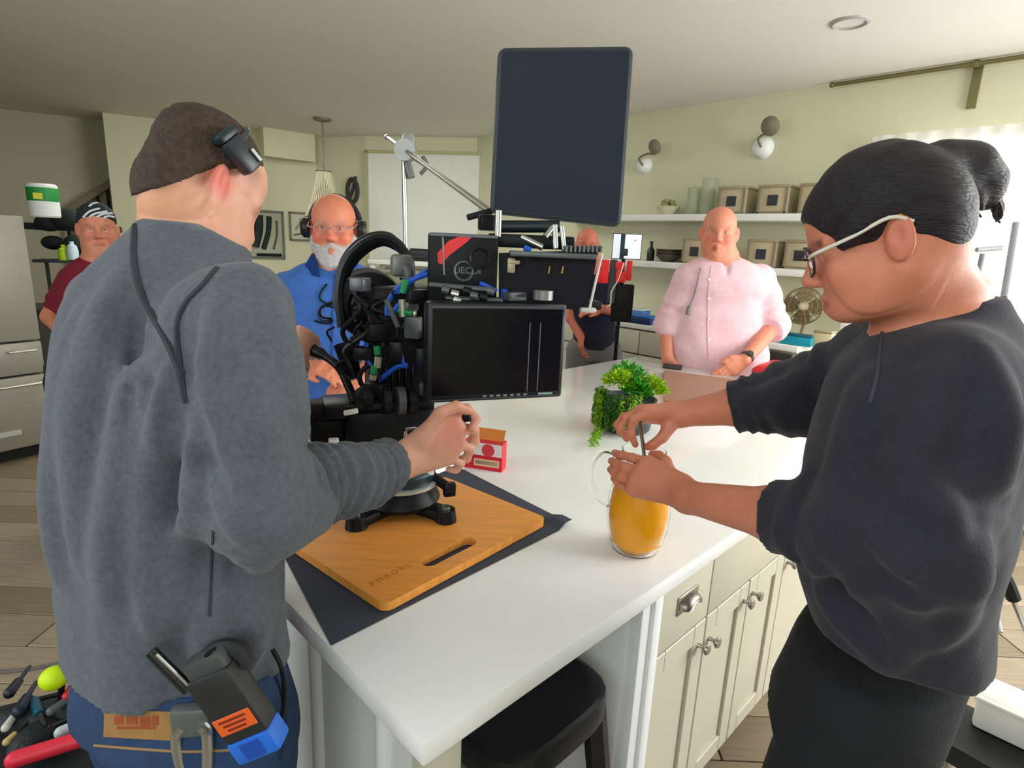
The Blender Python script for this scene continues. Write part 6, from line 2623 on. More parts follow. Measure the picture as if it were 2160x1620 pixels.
# ================= woman in the dark sweatshirt, stirring
def woman():
    hA = 141
    f = np.array([math.cos(math.radians(hA)), math.sin(math.radians(hA)), 0])
    l = np.array([-f[1], f[0], 0])
    rows = rows_px([(1400, 1712, 2040, .82), (1330, 1708, 2045, .82), (1240, 1712, 2060, .82), (1100, 1716, 2095, .83), (950, 1736, 2130, .84), (850, 1760, 2155, .85), (780, 1785, 2160, .86),
                    (725, 1835, 2150, .87), (688, 1875, 2125, .875), (660, 1905, 2100, .88), (640, 1930, 2078, .88), (622, 1955, 2055, .88)], hA, 1.22, 1.0)
    ZH = float(at(1880, 1440, .68)[2])
    r0 = rows[0]
    rows = [(ZH, r0[1], r0[2], r0[3], r0[4])] + [r for r in rows[1:] if r[0] > ZH + .03]
    S, E, Wr = at(2010, 800, .765), at(1905, 1140, .70), at(1450, 1048, .985)
    S2_, E2, W2 = at(1905, 745, .99), at(1690, 838, 1.10), at(1432, 874, 1.19)
    root = empty('person', [r0[1], r0[2], 0], 'dark-haired woman in glasses and a charcoal sweatshirt stirring the juice pitcher', 'person')
    RH = hframe(155, 21, 0)
    sc = .95
    o = at(1899, 498, .775) - RH @ (np.array([-.012, .088, 0]) * sc)
    hd = Head(o, RH, sc)
    xs = axis(.05, 1.05, .013, ((.15, .42, .0036), (.38, .78, .0034)))
    ys = axis(.45, 1.40, .013, ((.66, 1.02, .0034), (.95, 1.28, .0036)))
    zs = axis(-.01, 1.95, .016, ((.98, 1.34, .0038), (1.40, 1.80, .0034)))
    F = Field(xs, ys, zs)
    hd.build(F, nose=.95, smile=1.0, brow=.6, jaw=-.022, full=.55, lip=.75)
    nb = at(1985, 660, .90)
    F.put(cone(hd.p(-.045, 0, -.03), nb, .050, .060), .05)
    F.put(cone(hd.p(-.012, 0, -.068), at(1950, 690, .91), .034, .048), .04)
    F.put(loft(shrink(rows, .85), hA), .05)
    fm = E + (Wr - E) * .5
    F.put(cone(S, E, .050, .044), .02)
    F.put(cone(E, fm, .044, .042), .02)
    F.put(cone(fm, Wr, .042, .028), .02)
    F.put(cone(S2_, E2, .050, .044), .02)
    fm2 = E2 + (W2 - E2) * .45
    F.put(cone(E2, fm2, .044, .040), .02)
    F.put(cone(fm2, W2, .040, .026), .02)
    # near (left) hand laid over the rim of the pitcher
    w = at(1432, 1034, 1.005)
    F.put(cone(Wr, w, .028, .027), .015)
    Y = 1.05
    kn = [at(1368, 976, Y), at(1352, 995, Y - .005), at(1340, 1014, Y - .005), at(1336, 1033, Y)]
    fin = [[at(1334, 966, Y + .03), at(1312, 960, Y + .055), at(1296, 955, Y + .08)],
           [at(1318, 986, Y + .02), at(1300, 978, Y + .045), at(1289, 972, Y + .07)],
           [at(1310, 1006, Y + .02), at(1296, 998, Y + .04), at(1287, 990, Y + .06)],
           [at(1314, 1027, Y + .02), at(1302, 1018, Y + .035), at(1293, 1009, Y + .05)]]
    th = [at(1412, 1000, Y - .01), at(1404, 974, Y + .01), at(1390, 962, Y + .04), at(1376, 958, Y + .06)]
    hand(F, w, kn, fin, th, (0, -1, .6), rp=.0145, fr=.0088)
    # far (right) hand pinching the spoon
    w2 = at(1408, 874, 1.195)
    F.put(cone(W2, w2, .026, .025), .015)
    Y = 1.19
    kn = [at(1362, 872, Y - .03), at(1352, 868, Y - .01), at(1346, 872, Y + .015), at(1345, 880, Y + .035)]
    fin = [[at(1336, 884, Y - .035), at(1330, 912, Y - .03), at(1340, 938, Y - .015)],
           [at(1322, 880, Y - .01), at(1308, 902, Y - .005), at(1322, 926, Y)],
           [at(1316, 880, Y + .02), at(1302, 896, Y + .02), at(1310, 916, Y + .02)],
           [at(1318, 886, Y + .04), at(1306, 900, Y + .04), at(1312, 914, Y + .035)]]
    th = [at(1412, 900, Y - .02), at(1398, 922, Y - .03), at(1378, 938, Y - .025), at(1366, 942, Y - .015)]
    hand(F, w2, kn, fin, th, (0, 0, 1), rp=.0145, fr=.0088)
    hc = np.array([r0[1], r0[2], ZH - .06])
    lean = np.array([-.058, -.01, 0])
    hips = [hc + l * .085 - [0, 0, .05] + lean * .5, hc - l * .085 - [0, 0, .05] + lean * .5]
    ank = [np.array([*(hc + l * .11 + lean * 1.7)[:2], .08]), np.array([*(hc - l * .11 + lean * 1.4)[:2], .08])]
    kne = [(h + a) / 2 + f * .03 for h, a in zip(hips, ank)]
    legs(F, hips, kne, ank, (.075, .05, .038))
    me = F.mesh('person_body')
    paint(me, (206, 130, 100), hd.blobs(brow=(48, 34, 30), skin_lip=(168, 74, 68), flush=(196, 104, 86), fl=.5) + [
        (hd.p(.088, 0, -.071), .011, (226, 214, 204), .7), (w, .10, (188, 116, 92), .5), (w2, .09, (204, 130, 106), .5)])
    body = link('body', me, skin_p, root)
    # hair pulled back into a tail
    hm = mat('hair_black_brown', (32, 28, 32), 0.5, var=.4, scale=22, stretch=(1, 7, 9), bump=.45, bscale=40, bstretch=(1, 8, 10), spec=.35)
    H_ = Field(axis(o[0] - .18, o[0] + .34, .0048), axis(o[1] - .24, o[1] + .18, .0048), axis(o[2] - .17, o[2] + .22, .0048))
    H_.put(ell(hd.p(-.014, 0, .040), np.array((.1045, .083, .087)) * sc, RH))
    H_.put(ell(hd.p(.012, 0, .047), np.array((.0875, .074, .076)) * sc, RH), .012)
    H_.put(ell(hd.p(-.055, 0, .0), np.array((.054, .064, .068)) * sc, RH), .03)
    H_.put(half(hd.p(.090, 0, .056), RH @ np.array([.74, 0, -.67]), o - .5, o + .5), .012, 'and')
    H_.put(cone(hd.p(.052, .076, .012), hd.p(.030, .076, .035), .010, .020), .02)
    H_.put(cone(hd.p(.052, -.076, .012), hd.p(.030, -.076, .035), .010, .020), .02)
    # keep ears clear
    for sg in (-1, 1):
        H_.put(ell(hd.p(-.010, sg * .090, -.006), np.array((.023, .022, .034)) * sc, RH), .006, 'sub')
    H_.put(half(hd.p(-.06, 0, -.060), RH @ np.array([-.0, 0, -1]), o - .5, o + .5), .012, 'and')
    Yt = o[1] + .01
    H_.put(cone(at(1815, 374, Yt), at(1878, 356, Yt), .030, .030), .04)
    chain(H_, [at(1925, 366, Yt), at(1985, 350, Yt), at(2040, 360, Yt), at(2072, 392, Yt), at(2086, 424, Yt)], [.026, .030, .033, .026, .010], .02)
    chain(H_, [at(2060, 380, Yt + .02), at(2090, 405, Yt + .02), at(2104, 440, Yt + .02), at(2106, 462, Yt + .02)], [.018, .011, .006, .003], .01)
    chain(H_, [at(2040, 390, Yt - .02), at(2058, 415, Yt - .02), at(2072, 440, Yt - .02)], [.016, .008, .003], .008)
    H_.wrinkle(.0016, 60, 7, (.5, 2.0, 2.5))
    hr = link('hair', H_.mesh('hair'), hm, root)
    for P in (((2070, 400), (2100, 425), (2098, 455), (2110, 470)), ((2050, 405), (2066, 425), (2060, 445), (2070, 458)), ((2080, 395), (2106, 430), (2112, 455), (2100, 468)), ((2045, 345), (2085, 352), (2102, 385), (2100, 405)), ((1760, 372), (1830, 335), (1880, 322), (1915, 336)), ((1930, 345), (1985, 312), (2040, 322), (2070, 345))):
        m = MB()
        m.tube([at(x, y, Yt - .01) for x, y in P], lambda t: .0042 * (1 - t) + .0012, n=6, smooth=5)
        m.build('loose_strand', hm, hr)
    # sweatshirt
    sw = mat('sweat_charcoal', (40, 40, 50), 0.95, var=.14, scale=110, bump=.25, bscale=380, sheen=.1)
    G = Field(axis(.15, 1.08, .0075), axis(.42, 1.35, .0075), axis(.70, 1.62, .0075))
    G.put(loft(rows, hA))
    G.put(cone(S, E, .074, .072, ring=(.004, 4, .7)), .04)
    cuff = E + (Wr - E) * .52
    cd = unit(Wr - E)
    G.put(cone(E, cuff, .076, .056, flat=1, ring=(.005, 3, .7)), .03)
    G.put(cone(cuff - cd * .045, cuff, .057, .053, flat=1), .008)
    G.put(cone(S2_, E2, .080, .072, ring=(.004, 4, .7)), .05)
    cuff2 = E2 + (W2 - E2) * .54
    cd2 = unit(W2 - E2)
    G.put(cone(E2, cuff2, .070, .052, flat=1, ring=(.006, 4, .7)), .03)
    G.put(cone(cuff2 - cd2 * .05, cuff2, .053, .049, flat=1), .008)
    folds(G, [[(1745, 1010), (1840, 1085), (1960, 1165)], [(1735, 1065), (1815, 1150), (1930, 1215)], [(1722, 1100), (1780, 1210), (1890, 1310)], [(1718, 1170), (1760, 1280), (1850, 1375)],
              [(1900, 985), (1960, 1060), (2005, 1150)], [(1850, 790), (1810, 900), (1765, 1000)], [(2070, 740), (2105, 860), (2110, 1000)], [(1990, 770), (1935, 900), (1905, 1000)], [(1700, 790), (1640, 835), (1570, 850)],
              [(2060, 1150), (2030, 1260), (1960, 1350)], [(1950, 1240), (1900, 1330), (1870, 1400)]], r=.013, sink=.005)
    folds(G, [[(1770, 1010), (1870, 1085), (1975, 1140)], [(1745, 1110), (1830, 1210), (1930, 1270)], [(1735, 1200), (1790, 1300), (1870, 1390)]], r=.009, sink=.006, k=.02, op='sub')
    G.wrinkle(.005, 17, 31, (1, 1, .8))
    G.wrinkle(.0022, 45, 32)
    nd = unit(np.array([-.18, .10, 1.0]))
    ncl = at(1985, 652, .895)
    G.put(cone(ncl - nd * .05, ncl + nd * .010, .100, .078, flat=2), .02)
    G.put(cone(ncl + nd * .070, ncl + nd * .25, .069, .10), .008, 'sub')
    cl = link('sweatshirt', G.mesh('sweatshirt'), sw, root)
    bv = bvh_of(cl)
    seam(bv, [(1868, 676), (1858, 720), (1850, 790), (1835, 850)], .003, 'seam', mat('seam_light', (64, 62, 72), .95), cl)
    # trousers
    pm = mat('trouser_black', (20, 22, 26), .9, var=.12, scale=60, bump=.2, bscale=300)
    J = Field(axis(.2, 1.0, .01), axis(.45, 1.2, .01), axis(.03, 1.0, .01))
    jr = [(ZH - .16, hc[0] + lean[0], hc[1] + lean[1], r0[3] * .86, r0[4] * .96), (ZH - .06, hc[0] + lean[0] * .45, hc[1], r0[3] * .88, r0[4] * .96), (ZH + .014, hc[0], hc[1], r0[3] * .84, r0[4] * .90)]
    J.put(loft(jr, hA))
    legs(J, hips, kne, ank, (.100, .078, .065), .05)
    J.put(half((0, 0, .05), (0, 0, -1), (-2, 0, -.2), (2, 3, .3)), 0, 'and')
    J.wrinkle(.004, 25, 33)
    jo = link('trousers', J.mesh('trousers'), pm, root)
    bj = bvh_of(jo)
    q = on(bj, 1960, 1396, .002)
    if q is None:
        q = on(bv, 1960, 1392, .002)
    m = MB()
    m.sph(q, (.008, .005, .008))
    m.build('red_tab', mat('tab_red', (168, 44, 64), .6), jo)
    for a in ank:
        shoe('shoe', a, f, MATS['shoe_dark'], root)
    # glasses
    g = empty('eyeglasses', hd.p(.1, 0, 0), 'thin round glasses with clear temples worn by the woman', 'glasses')
    gm = mat('glasses_dark', (52, 44, 46), .3)
    gt = mat('glasses_clear', (214, 208, 190), .25)
    for sg in (-1, 1):
        m = MB()
        c = hd.p(.101, sg * .034, .000)
        rr = []
        for t in np.linspace(0, 2 * math.pi, 25)[:-1]:
            rr.append(c + RH @ (np.array([-abs(sg * .4 * .025 * math.cos(t)) * .2 - .22 * .022 * (1 if math.cos(t) * sg > 0 else 0) * abs(math.cos(t)), .025 * math.cos(t), .022 * math.sin(t)]) * sc))
        m.tube(rr, .0020, n=6, closed=True, smooth=1)
        m.build('rim', gm, g)
        m = MB()
        m.bm.faces.new([m.bm.verts.new(p) for p in rr])
        bmesh.ops.solidify(m.bm, geom=m.bm.faces[:], thickness=.001)
        m.build('lens', mat('lens_clear', (250, 250, 250), .02, trans=1.0, ior=1.05), g)
        m = MB()
        m.tube([hd.p(.098, sg * .060, .006), hd.p(.088, sg * .080, .010), hd.p(.04, sg * .090, .018), hd.p(-.005, sg * .093, .028), hd.p(-.030, sg * .088, .014)], .0026, n=8)
        m.build('temple', gt, g)
    m = MB()
    m.tube([hd.p(.103, -.010, .004), hd.p(.106, 0, .008), hd.p(.103, .010, .004)], .002, n=6)
    m.build('bridge', gm, g)
    # spoon standing in the pitcher
    m = MB()
    a, b = at(1352, 905, 1.172), at(1360, 968, 1.178)
    d = unit(b - a)
    m.cyl(a - d * .02, b, .0042, .0042, n=12)
    m.cyl(b - d * .001, b + d * .050, .0042, .003, n=12)
    m.sph(b + d * .068, (.014, .005, .022), frame(d, [1, 0, 0]))
    tag(m.build('spoon', mat('spoon_steel', (150, 146, 140), .25, .9)), 'steel spoon held upright between the fingers over the pitcher', 'spoon')


woman()


# ================= figures farther back
def standing(label, hA, rows, head_px, HY, sc, pitch, arms, skin, shirt_m, shirt_name, trouser_m, hairf=None, feat=None, tuck=None, sleeve=None, hem=None, htilt=0, hh=None, seed=1, blobs=()):
    f = np.array([math.cos(math.radians(hA)), math.sin(math.radians(hA)), 0])
    l = np.array([-f[1], f[0], 0])
    root = empty('person', [rows[0][1], rows[0][2], 0], label, 'person')
    RH = hframe(hh if hh is not None else hA, pitch, htilt)
    o = at(head_px[0], head_px[1], HY)
    hd = Head(o, RH, sc)
    c0 = np.array([rows[0][1], rows[0][2], rows[0][0]])
    allp = [o] + [p for a in arms for p in a['j']]
    lo = np.min([np.min(allp, 0) - .3, c0 - .45], 0)
    hi = np.max([np.max(allp, 0) + .3, c0 + .45], 0)
    xs = axis(lo[0], hi[0], .013, ((o[0] - .14, o[0] + .14, .0055),))
    ys = axis(lo[1], hi[1], .013, ((o[1] - .15, o[1] + .15, .0055),))
    zs = axis(-.01, o[2] + .2, .016, ((o[2] - .18, o[2] + .18, .0055),) + tuple((a['j'][2][2] - .14, a['j'][2][2] + .12, .007) for a in arms))
    F = Field(xs, ys, zs)
    hd.build(F, **(feat or {}))
    tops = rows[-1] if rows[-1][0] > rows[0][0] else rows[0]
    rows = sorted(rows, key=lambda r: r[0])
    tops = rows[-1]
    nb = np.array([tops[1], tops[2], tops[0] - .02])
    F.put(cone(hd.p(-.025, 0, -.05), nb, .062 * sc, .066 * sc), .05)
    F.put(cone(hd.p(.02, 0, -.085), nb + f * .03, .048 * sc, .055 * sc), .04)
    F.put(loft(shrink(rows, .84), hA), .05)
    for a in arms:
        s, e, w = a['j']
        F.put(cone(s, e, .048 * sc, .044 * sc), .02)
        F.put(cone(e, w, .044 * sc, .030 * sc), .02)
        hdir, back = unit(a['hd']), unit(a['hb'])
        side = unit(np.cross(hdir, back)) * a.get('th', 1)
        k = sc
        kn = [w + hdir * (.085 - .006 * i) * k + side * (.030 - .020 * i) * k for i in range(4)]
        cu = a.get('curl', .5)
        fin = []
        for i in range(4):
            L = (.042, .046, .043, .034)[i] * k
            d1 = unit(hdir - back * cu * .8)
            d2 = unit(hdir - back * cu * 2.0)
            d3 = unit(hdir * (1 - cu) - back * cu * 2.0)
            p1 = kn[i] + d1 * L
            p2 = p1 + d2 * L * .62
            fin.append([p1, p2, p2 + d3 * L * .5])
        t0 = w + hdir * .025 * k + side * .026 * k
        t1 = t0 + unit(hdir * .8 + side * .7) * .035 * k
        t2 = t1 + unit(hdir + side * .15 - back * cu * .5) * .03 * k
        hand(F, w, kn, fin, [t0, t1, t2, t2 + unit(hdir - back * cu) * .02 * k], back, rp=.0135 * k, fr=.0092 * k)
    hc = np.array([rows[0][1], rows[0][2], min(rows[0][0], .95)])
    hips = [np.array([*(hc + l * s * .10)[:2], .86]) for s in (1, -1)]
    ank = [np.array([*(hc + l * s * .13)[:2], .08]) for s in (1, -1)]
    kne = [(h + a) / 2 for h, a in zip(hips, ank)]
    legs(F, hips, kne, ank, (.08, .055, .042))
    me = F.mesh('person_body')
    paint(me, skin, hd.blobs(**(blobs or {})) + (hairf(hd)[1] if hairf else []))
    link('body', me, skin_p, root)
    # shirt
    zlo = rows[0][0]
    G = Field(axis(lo[0], hi[0], .009), axis(lo[1], hi[1], .009), axis(zlo - .04, o[2] + .02, .009))
    G.put(loft(rows, hA))
    for a in arms:
        s, e, w = a['j']
        t = a['cuff']
        r0 = a.get('r', .072) * sc
        if t <= 1:
            c = s + (e - s) * t
            G.put(cone(s, c, r0, r0 * .92, flat=1, ring=(.003, 2, .6)), .03)
        else:
            c = e + (w - e) * (t - 1)
            G.put(cone(s, e, r0, r0 * .86, ring=(.004, 3, .6)), .03)
            G.put(cone(e, c, r0 * .86, r0 * .74, flat=1, ring=(.004, 3, .6)), .03)
            cd = unit(w - e)
            G.put(cone(c - cd * .05, c, r0 * .80, r0 * .78, flat=1), .006)
    G.wrinkle(.004, 24, seed)
    # V neck opening
    G.put(cone(nb + np.array([0, 0, .045]) + f * .02, hd.p(.0, 0, -.03), .075 * sc, .08 * sc), .006, 'sub')
    G.put(cone(nb + f * .12 + np.array([0, 0, .02]), nb + f * .18 - np.array([0, 0, .10]), .045, .010), .006, 'sub')
    sh = link(shirt_name, G.mesh(shirt_name), shirt_m, root)
    J = Field(axis(lo[0], hi[0], .013), axis(lo[1], hi[1], .013), axis(.03, 1.08, .013))
    zt = rows[0][0] + .02
    J.put(loft([(.80, hc[0], hc[1], rows[0][3] * .94, rows[0][4] * .92), (zt, hc[0], hc[1], rows[0][3] * .9, rows[0][4] * .88)], hA))
    legs(J, hips, kne, ank, (.105, .082, .07), .05)
    J.put(half((0, 0, .05), (0, 0, -1), (-9, 0, -.2), (9, 9, .3)), 0, 'and')
    link('trousers', J.mesh('trousers'), trouser_m, root)
    for a in ank:
        shoe('shoe', a, f, MATS['shoe_dark'], root)
    if hairf:
        hairf(hd, root, RH, sc)
    return root, hd, sh, RH, f, l, nb


def collar_wings(nb, f, l, sc, m, par, hd):
    z = np.array([0, 0, 1.0])
    for s in (-1, 1):
        mb = MB()
        P = [nb + z * .055 - f * .055 + l * s * .035, nb + z * .055 + l * s * .075 - f * .01, nb + z * .028 + l * s * .066 + f * .075, nb - z * .050 + l * s * .062 + f * .135, nb - z * .055 + l * s * .030 + f * .15, nb + z * .002 + l * s * .048 + f * .105]
        Q = [nb + z * .01 - f * .075 + l * s * .04, nb + z * .005 + l * s * .10 - f * .015, nb - z * .015 + l * s * .10 + f * .08]
        a = [mb.bm.verts.new(p) for p in P]
        b = [mb.bm.verts.new(p) for p in Q]
        mb.bm.faces.new((a[0], b[0], b[1], a[1]))
        mb.bm.faces.new((a[1], b[1], b[2], a[2]))
        mb.bm.faces.new((a[2], b[2], a[3]))
        mb.bm.faces.new((a[2], a[3], a[4], a[5]))
        bmesh.ops.solidify(mb.bm, geom=mb.bm.faces[:], thickness=.006)
        mb.build('collar', m, par)


grey_tr = mat('trouser_grey', (112, 112, 110), .9, var=.06)
khaki = mat('trouser_khaki', (150, 140, 118), .9, var=.06)

# pink shirt
PYk = 3.55
pink = mat('shirt_pink', (232, 192, 200), .9, var=.06, scale=30, bump=.12, bscale=120)
rowsP = rows_px([(790, 1420, 1606, PYk), (745, 1412, 1616, PYk), (690, 1415, 1602, PYk), (630, 1425, 1606, PYk), (585, 1428, 1618, PYk), (566, 1442, 1602, PYk), (552, 1462, 1584, PYk), (543, 1484, 1564, PYk), (537, 1498, 1552, PYk)], -97, 1.0, .66)
fP = np.array([math.cos(math.radians(-97)), math.sin(math.radians(-97)), 0])


def bald_fringe(col, beard=None):
    def fn(hd, root=None, RH=None, sc=1):
        if root is None:
            bl = []
            for sg in (-1, 1):
                for (x, z) in ((-.05, .02), (-.03, .035), (-.07, .0), (-.02, .05), (-.08, .03)):
                    bl.append((hd.p(x, sg * .075, z), .03 * hd.s, col, .7))
            if beard:
                for (x, y, z, r) in ((.085, 0, -.058, .018), (.078, .02, -.062, .018), (.078, -.02, -.062, .018), (.07, 0, -.11, .035), (.055, .03, -.10, .032), (.055, -.03, -.10, .032), (.03, .05, -.085, .03), (.03, -.05, -.085, .03), (.0, .058, -.06, .026), (.0, -.058, -.06, .026)):
                    bl.append((hd.p(x, y, z), r * hd.s, beard, .85))
            return None, bl
    return fn


armsP = [dict(j=(at(1452, 592, PYk), at(1408, 685, PYk + .02), at(1408, 750, PYk - .05)), hd=(.25, .1, -1), hb=(-.7, -.7, 0), th=-1, cuff=1.02, curl=.2, r=.078),
         dict(j=(at(1600, 592, PYk), at(1632, 686, PYk - .06), at(1572, 758, PYk - .30)), hd=(-.75, -.1, -.6), hb=(.4, -.8, .3), th=1, cuff=1.16, curl=.3, r=.084)]
pr_root, hdP, shP, RHP, fPv, lP, nbP = standing('heavyset bald man in a pale pink button shirt standing behind the island', -97, rowsP, (1516, 492), PYk, 1.22, 0, armsP, (214, 138, 110), pink, 'shirt', khaki,
    hairf=bald_fringe((206, 160, 140)), feat=dict(jaw=.006, full=1.5), hh=-108, seed=5, blobs=dict(brow=(150, 96, 76), flush=(214, 96, 76), fl=.5))
bvP = bvh_of(shP)
seam(bvP, [(1500, 562), (1494, 620), (1492, 690), (1494, 760)], .0035, 'button_placket', mat('placket_pink', (214, 172, 182), .9), shP)
for y in (590, 630, 672, 716):
    q = on(bvP, 1495, y, .002)
    if q is not None:
        MB().sph(q, (.008, .004, .008), n=10).build('button', mat('button_white', (232, 226, 226), .4), shP)
P = drape(bvP, [(1478, 566), (1470, 600), (1462, 630), (1455, 645)], .005)
if len(P) > 2:
    m = MB()
    m.tube(P, .003, n=6, smooth=1)
    e = empty('clip_microphone', P[-1], 'grey clip microphone on a thin cord hanging on the pink shirt', 'microphone')
    m.build('cord', mat('cord_grey', (120, 112, 112), .6), e)
    m = MB()
    m.cyl(P[-1], P[-1] + np.array([-.01, -.01, -.05]), .010, .013)
    m.build('capsule', mat('mic_grey', (112, 108, 106), .5), e)
wq, eq = armsP[1]['j'][2], armsP[1]['j'][1]
wd_ = unit(wq - eq)
e = empty('wristwatch', wq, 'black wristwatch on the tanned forearm at the pink shirt', 'watch')
m = MB()
Rw_ = frame(wd_)
wc = wq - wd_ * .015
m.lathe([(.038, -.012), (.0405, -.012), (.0405, .012), (.038, .012), (.038, -.012)], wc, Rw_, n=24)
m.build('strap', mat('watch_black', (34, 38, 38), .5), e)
m = MB()
dcam = unit(-(wc - CO))
dcam = unit(dcam - wd_ * (dcam @ wd_))
m.cyl(wc + dcam * .037, wc + dcam * .050, .020, .018, n=20)
m.build('dial', mat('watch_dial', (48, 60, 54), .3), e)

# blue shirt
BY = 2.45
bluem = mat('shirt_blue', (58, 104, 178), .85, var=.08, scale=40, bump=.15, bscale=140)
rowsB = rows_px([(880, 622, 786, BY), (830, 612, 790, BY), (760, 600, 790, BY), (690, 592, 800, BY), (640, 586, 806, BY), (600, 592, 806, BY), (575, 612, 790, BY), (560, 636, 768, BY), (550, 662, 744, BY), (542, 680, 728, BY)], -82, 1.0, .72)
armsB = [dict(j=(at(604, 610, BY), at(600, 730, BY - .02), at(650, 770, BY - .22)), hd=(.8, -.6, .1), hb=(-.2, -.5, .8), th=1, cuff=.98, curl=.6, r=.066),
         dict(j=(at(792, 612, BY), at(806, 740, BY - .02), at(764, 792, BY - .22)), hd=(-.75, -.5, -.35), hb=(.2, -.5, .8), th=-1, cuff=.98, curl=.5, r=.066)]
b_root, hdB, shB, RHB, fB, lB, nbB = standing('bald bearded man in a bright blue shirt and headphones behind the camera rig', -82, rowsB, (704, 482), BY, 1.10, 3, armsB, (210, 128, 98), bluem, 'shirt', mat('trouser_navy', (40, 46, 62), .9),
    hairf=bald_fringe((190, 168, 156), (190, 176, 168)), feat=dict(jaw=.012, nose=1.1), hh=-80, seed=8, blobs=dict(brow=(150, 110, 96), flush=(214, 92, 72), fl=.6, lipst=.5))
collar_wings(nbB, fB, lB, 1.1, mat('collar_blue', (34, 78, 156), .85), shB, hdB)
bvB = bvh_of(shB)
seam(bvB, [(706, 580), (702, 640), (700, 720), (702, 800)], .0035, 'button_placket', mat('placket_blue', (30, 70, 146), .85), shB)
P = drape(bvB, [(690, 600), (680, 612), (674, 628), (688, 640), (705, 636), (706, 648), (684, 644), (672, 660), (680, 676), (702, 674), (690, 682), (664, 676)], .006, 4)
if len(P) > 3:
    m = MB()
    m.tube(P, .0035, n=6, smooth=1)
    tag(m.build('coiled_cord', blk), 'thin black coiled cord hanging down the blue shirt', 'cord')
# beard: relief shell around the jaw
Bd = Field(axis(hdB.o[0] - .13, hdB.o[0] + .13, .005), axis(hdB.o[1] - .18, hdB.o[1] + .08, .005), axis(hdB.o[2] - .20, hdB.o[2] + .03, .005))
Bd.put(ell(hdB.p(.031, 0, -.036), np.array((.073, .074, .093)) * 1.1, RHB))
for sg in (-1, 1):
    Bd.put(cone(hdB.p(-.012, sg * .056, -.045), hdB.p(.058, sg * .020, -.118), .031 * 1.1, .036 * 1.1), .03)
Bd.put(ell(hdB.p(.070, 0, -.124), np.array((.034, .040, .030)) * 1.1, RHB), .03)
Bd.put(half(hdB.p(0, 0, -.006), RHB @ np.array([.66, 0, 1]), hdB.o - .4, hdB.o + .4), .008, 'and')
Bd.put(cone(hdB.p(.094, 0, -.053), hdB.p(.080, .028, -.072), .007, .008), .01)
Bd.put(cone(hdB.p(.094, 0, -.053), hdB.p(.080, -.028, -.072), .007, .008), .01)
Bd.put(cone(hdB.p(.11, -.016, -.072), hdB.p(.11, .016, -.072), .018, .018), .004, 'sub')
Bd.wrinkle(.003, 160, 3)
link('beard', Bd.mesh('beard'), mat('beard_grey', (186, 182, 180), .9, var=.15, scale=120, bump=.4, bscale=200), b_root)


def glasses(hd, label, rimc, name_m):
    g = empty('eyeglasses', hd.p(.1, 0, 0), label, 'glasses')
    gm = mat(name_m, rimc, .3)
    for sg in (-1, 1):
        rr = [hd.p(.100, sg * .034 + .023 * math.cos(t), .001 + .017 * math.sin(t)) for t in np.linspace(0, 2 * math.pi, 21)[:-1]]
        m = MB()
        m.tube(rr, .0014, n=6, closed=True, smooth=1)
        m.build('rim', gm, g)
        m = MB()
        m.bm.faces.new([m.bm.verts.new(p) for p in rr])
        m.build('lens', MATS['lens_clear'], g)
        m = MB()
        m.tube([hd.p(.099, sg * .058, .005), hd.p(.085, sg * .078, .008), hd.p(-.01, sg * .088, .022)], .0024, n=6)
        m.build('temple', gm, g)
    m = MB()
    m.tube([hd.p(.101, -.011, .004), hd.p(.106, 0, .008), hd.p(.101, .011, .004)], .002, n=6)
    m.build('bridge', gm, g)


glasses(hdB, 'clear-rimmed glasses on the bearded man in blue', (168, 150, 142), 'rim_clear')
hp = empty('headphones', hdB.p(0, 0, .13), 'black over-ear headphones worn by the bearded man in blue', 'headphones')
hpm = mat('headphone_black', (26, 28, 30), .4)
m = MB()
m.tube([hdB.p(-.055, .094 * math.cos(t), .005 + .112 * math.sin(t)) for t in np.linspace(0.05, math.pi - .05, 15)], .010, n=8, smooth=1)
m.build('headband', hpm, hp)
for sg in (-1, 1):
    m = MB()
    m.lathe([(0, 0), (.034, 0), (.040, .006), (.040, .024), (.030, .034), (0, .036)], hdB.p(-.012, sg * .086, -.002), frame(RHB[:, 1] * sg, RHB[:, 0]), n=28)
    m.build('ear_cup', hpm, hp)
# maroon shirt
MY_ = 3.0
mar = mat('shirt_maroon', (112, 14, 36), .9, var=.08, scale=30)
rowsM = rows_px([(900, 130, 290, MY_), (800, 132, 288, MY_), (700, 136, 288, MY_), (640, 138, 290, MY_), (590, 142, 288, MY_), (565, 152, 276, MY_), (548, 168, 258, MY_), (538, 184, 240, MY_), (530, 194, 228, MY_)], -62, 1.0, .75)
armsM = [dict(j=(at(150, 590, MY_), at(108, 668, MY_ - .04), at(160, 730, MY_ - .24)), hd=(.8, -.6, .0), hb=(-.2, -.4, .8), th=1, cuff=.82, curl=.5, r=.062),
         dict(j=(at(268, 590, MY_ + .05), at(290, 690, MY_), at(250, 740, MY_ - .2)), hd=(-.7, -.6, 0), hb=(.2, -.4, .8), th=-1, cuff=.8, curl=.5, r=.062)]
m_root, hdM, shM, RHM, fM, lM, nbM = standing('person in a maroon shirt and a patterned black cap beside the refrigerator', -62, rowsM, (206, 484), MY_, .98, 2, armsM, (196, 124, 96), mar, 'shirt', mat('trouser_dark', (44, 44, 48), .9),
    feat=dict(), hh=-55, seed=9, blobs=dict(brow=(60, 40, 32), skin_lip=(160, 74, 66)))
cap = empty('knotted_cap', hdM.p(0, 0, .06), 'black cap with white stripes tied on the head above the maroon shirt', 'cap')
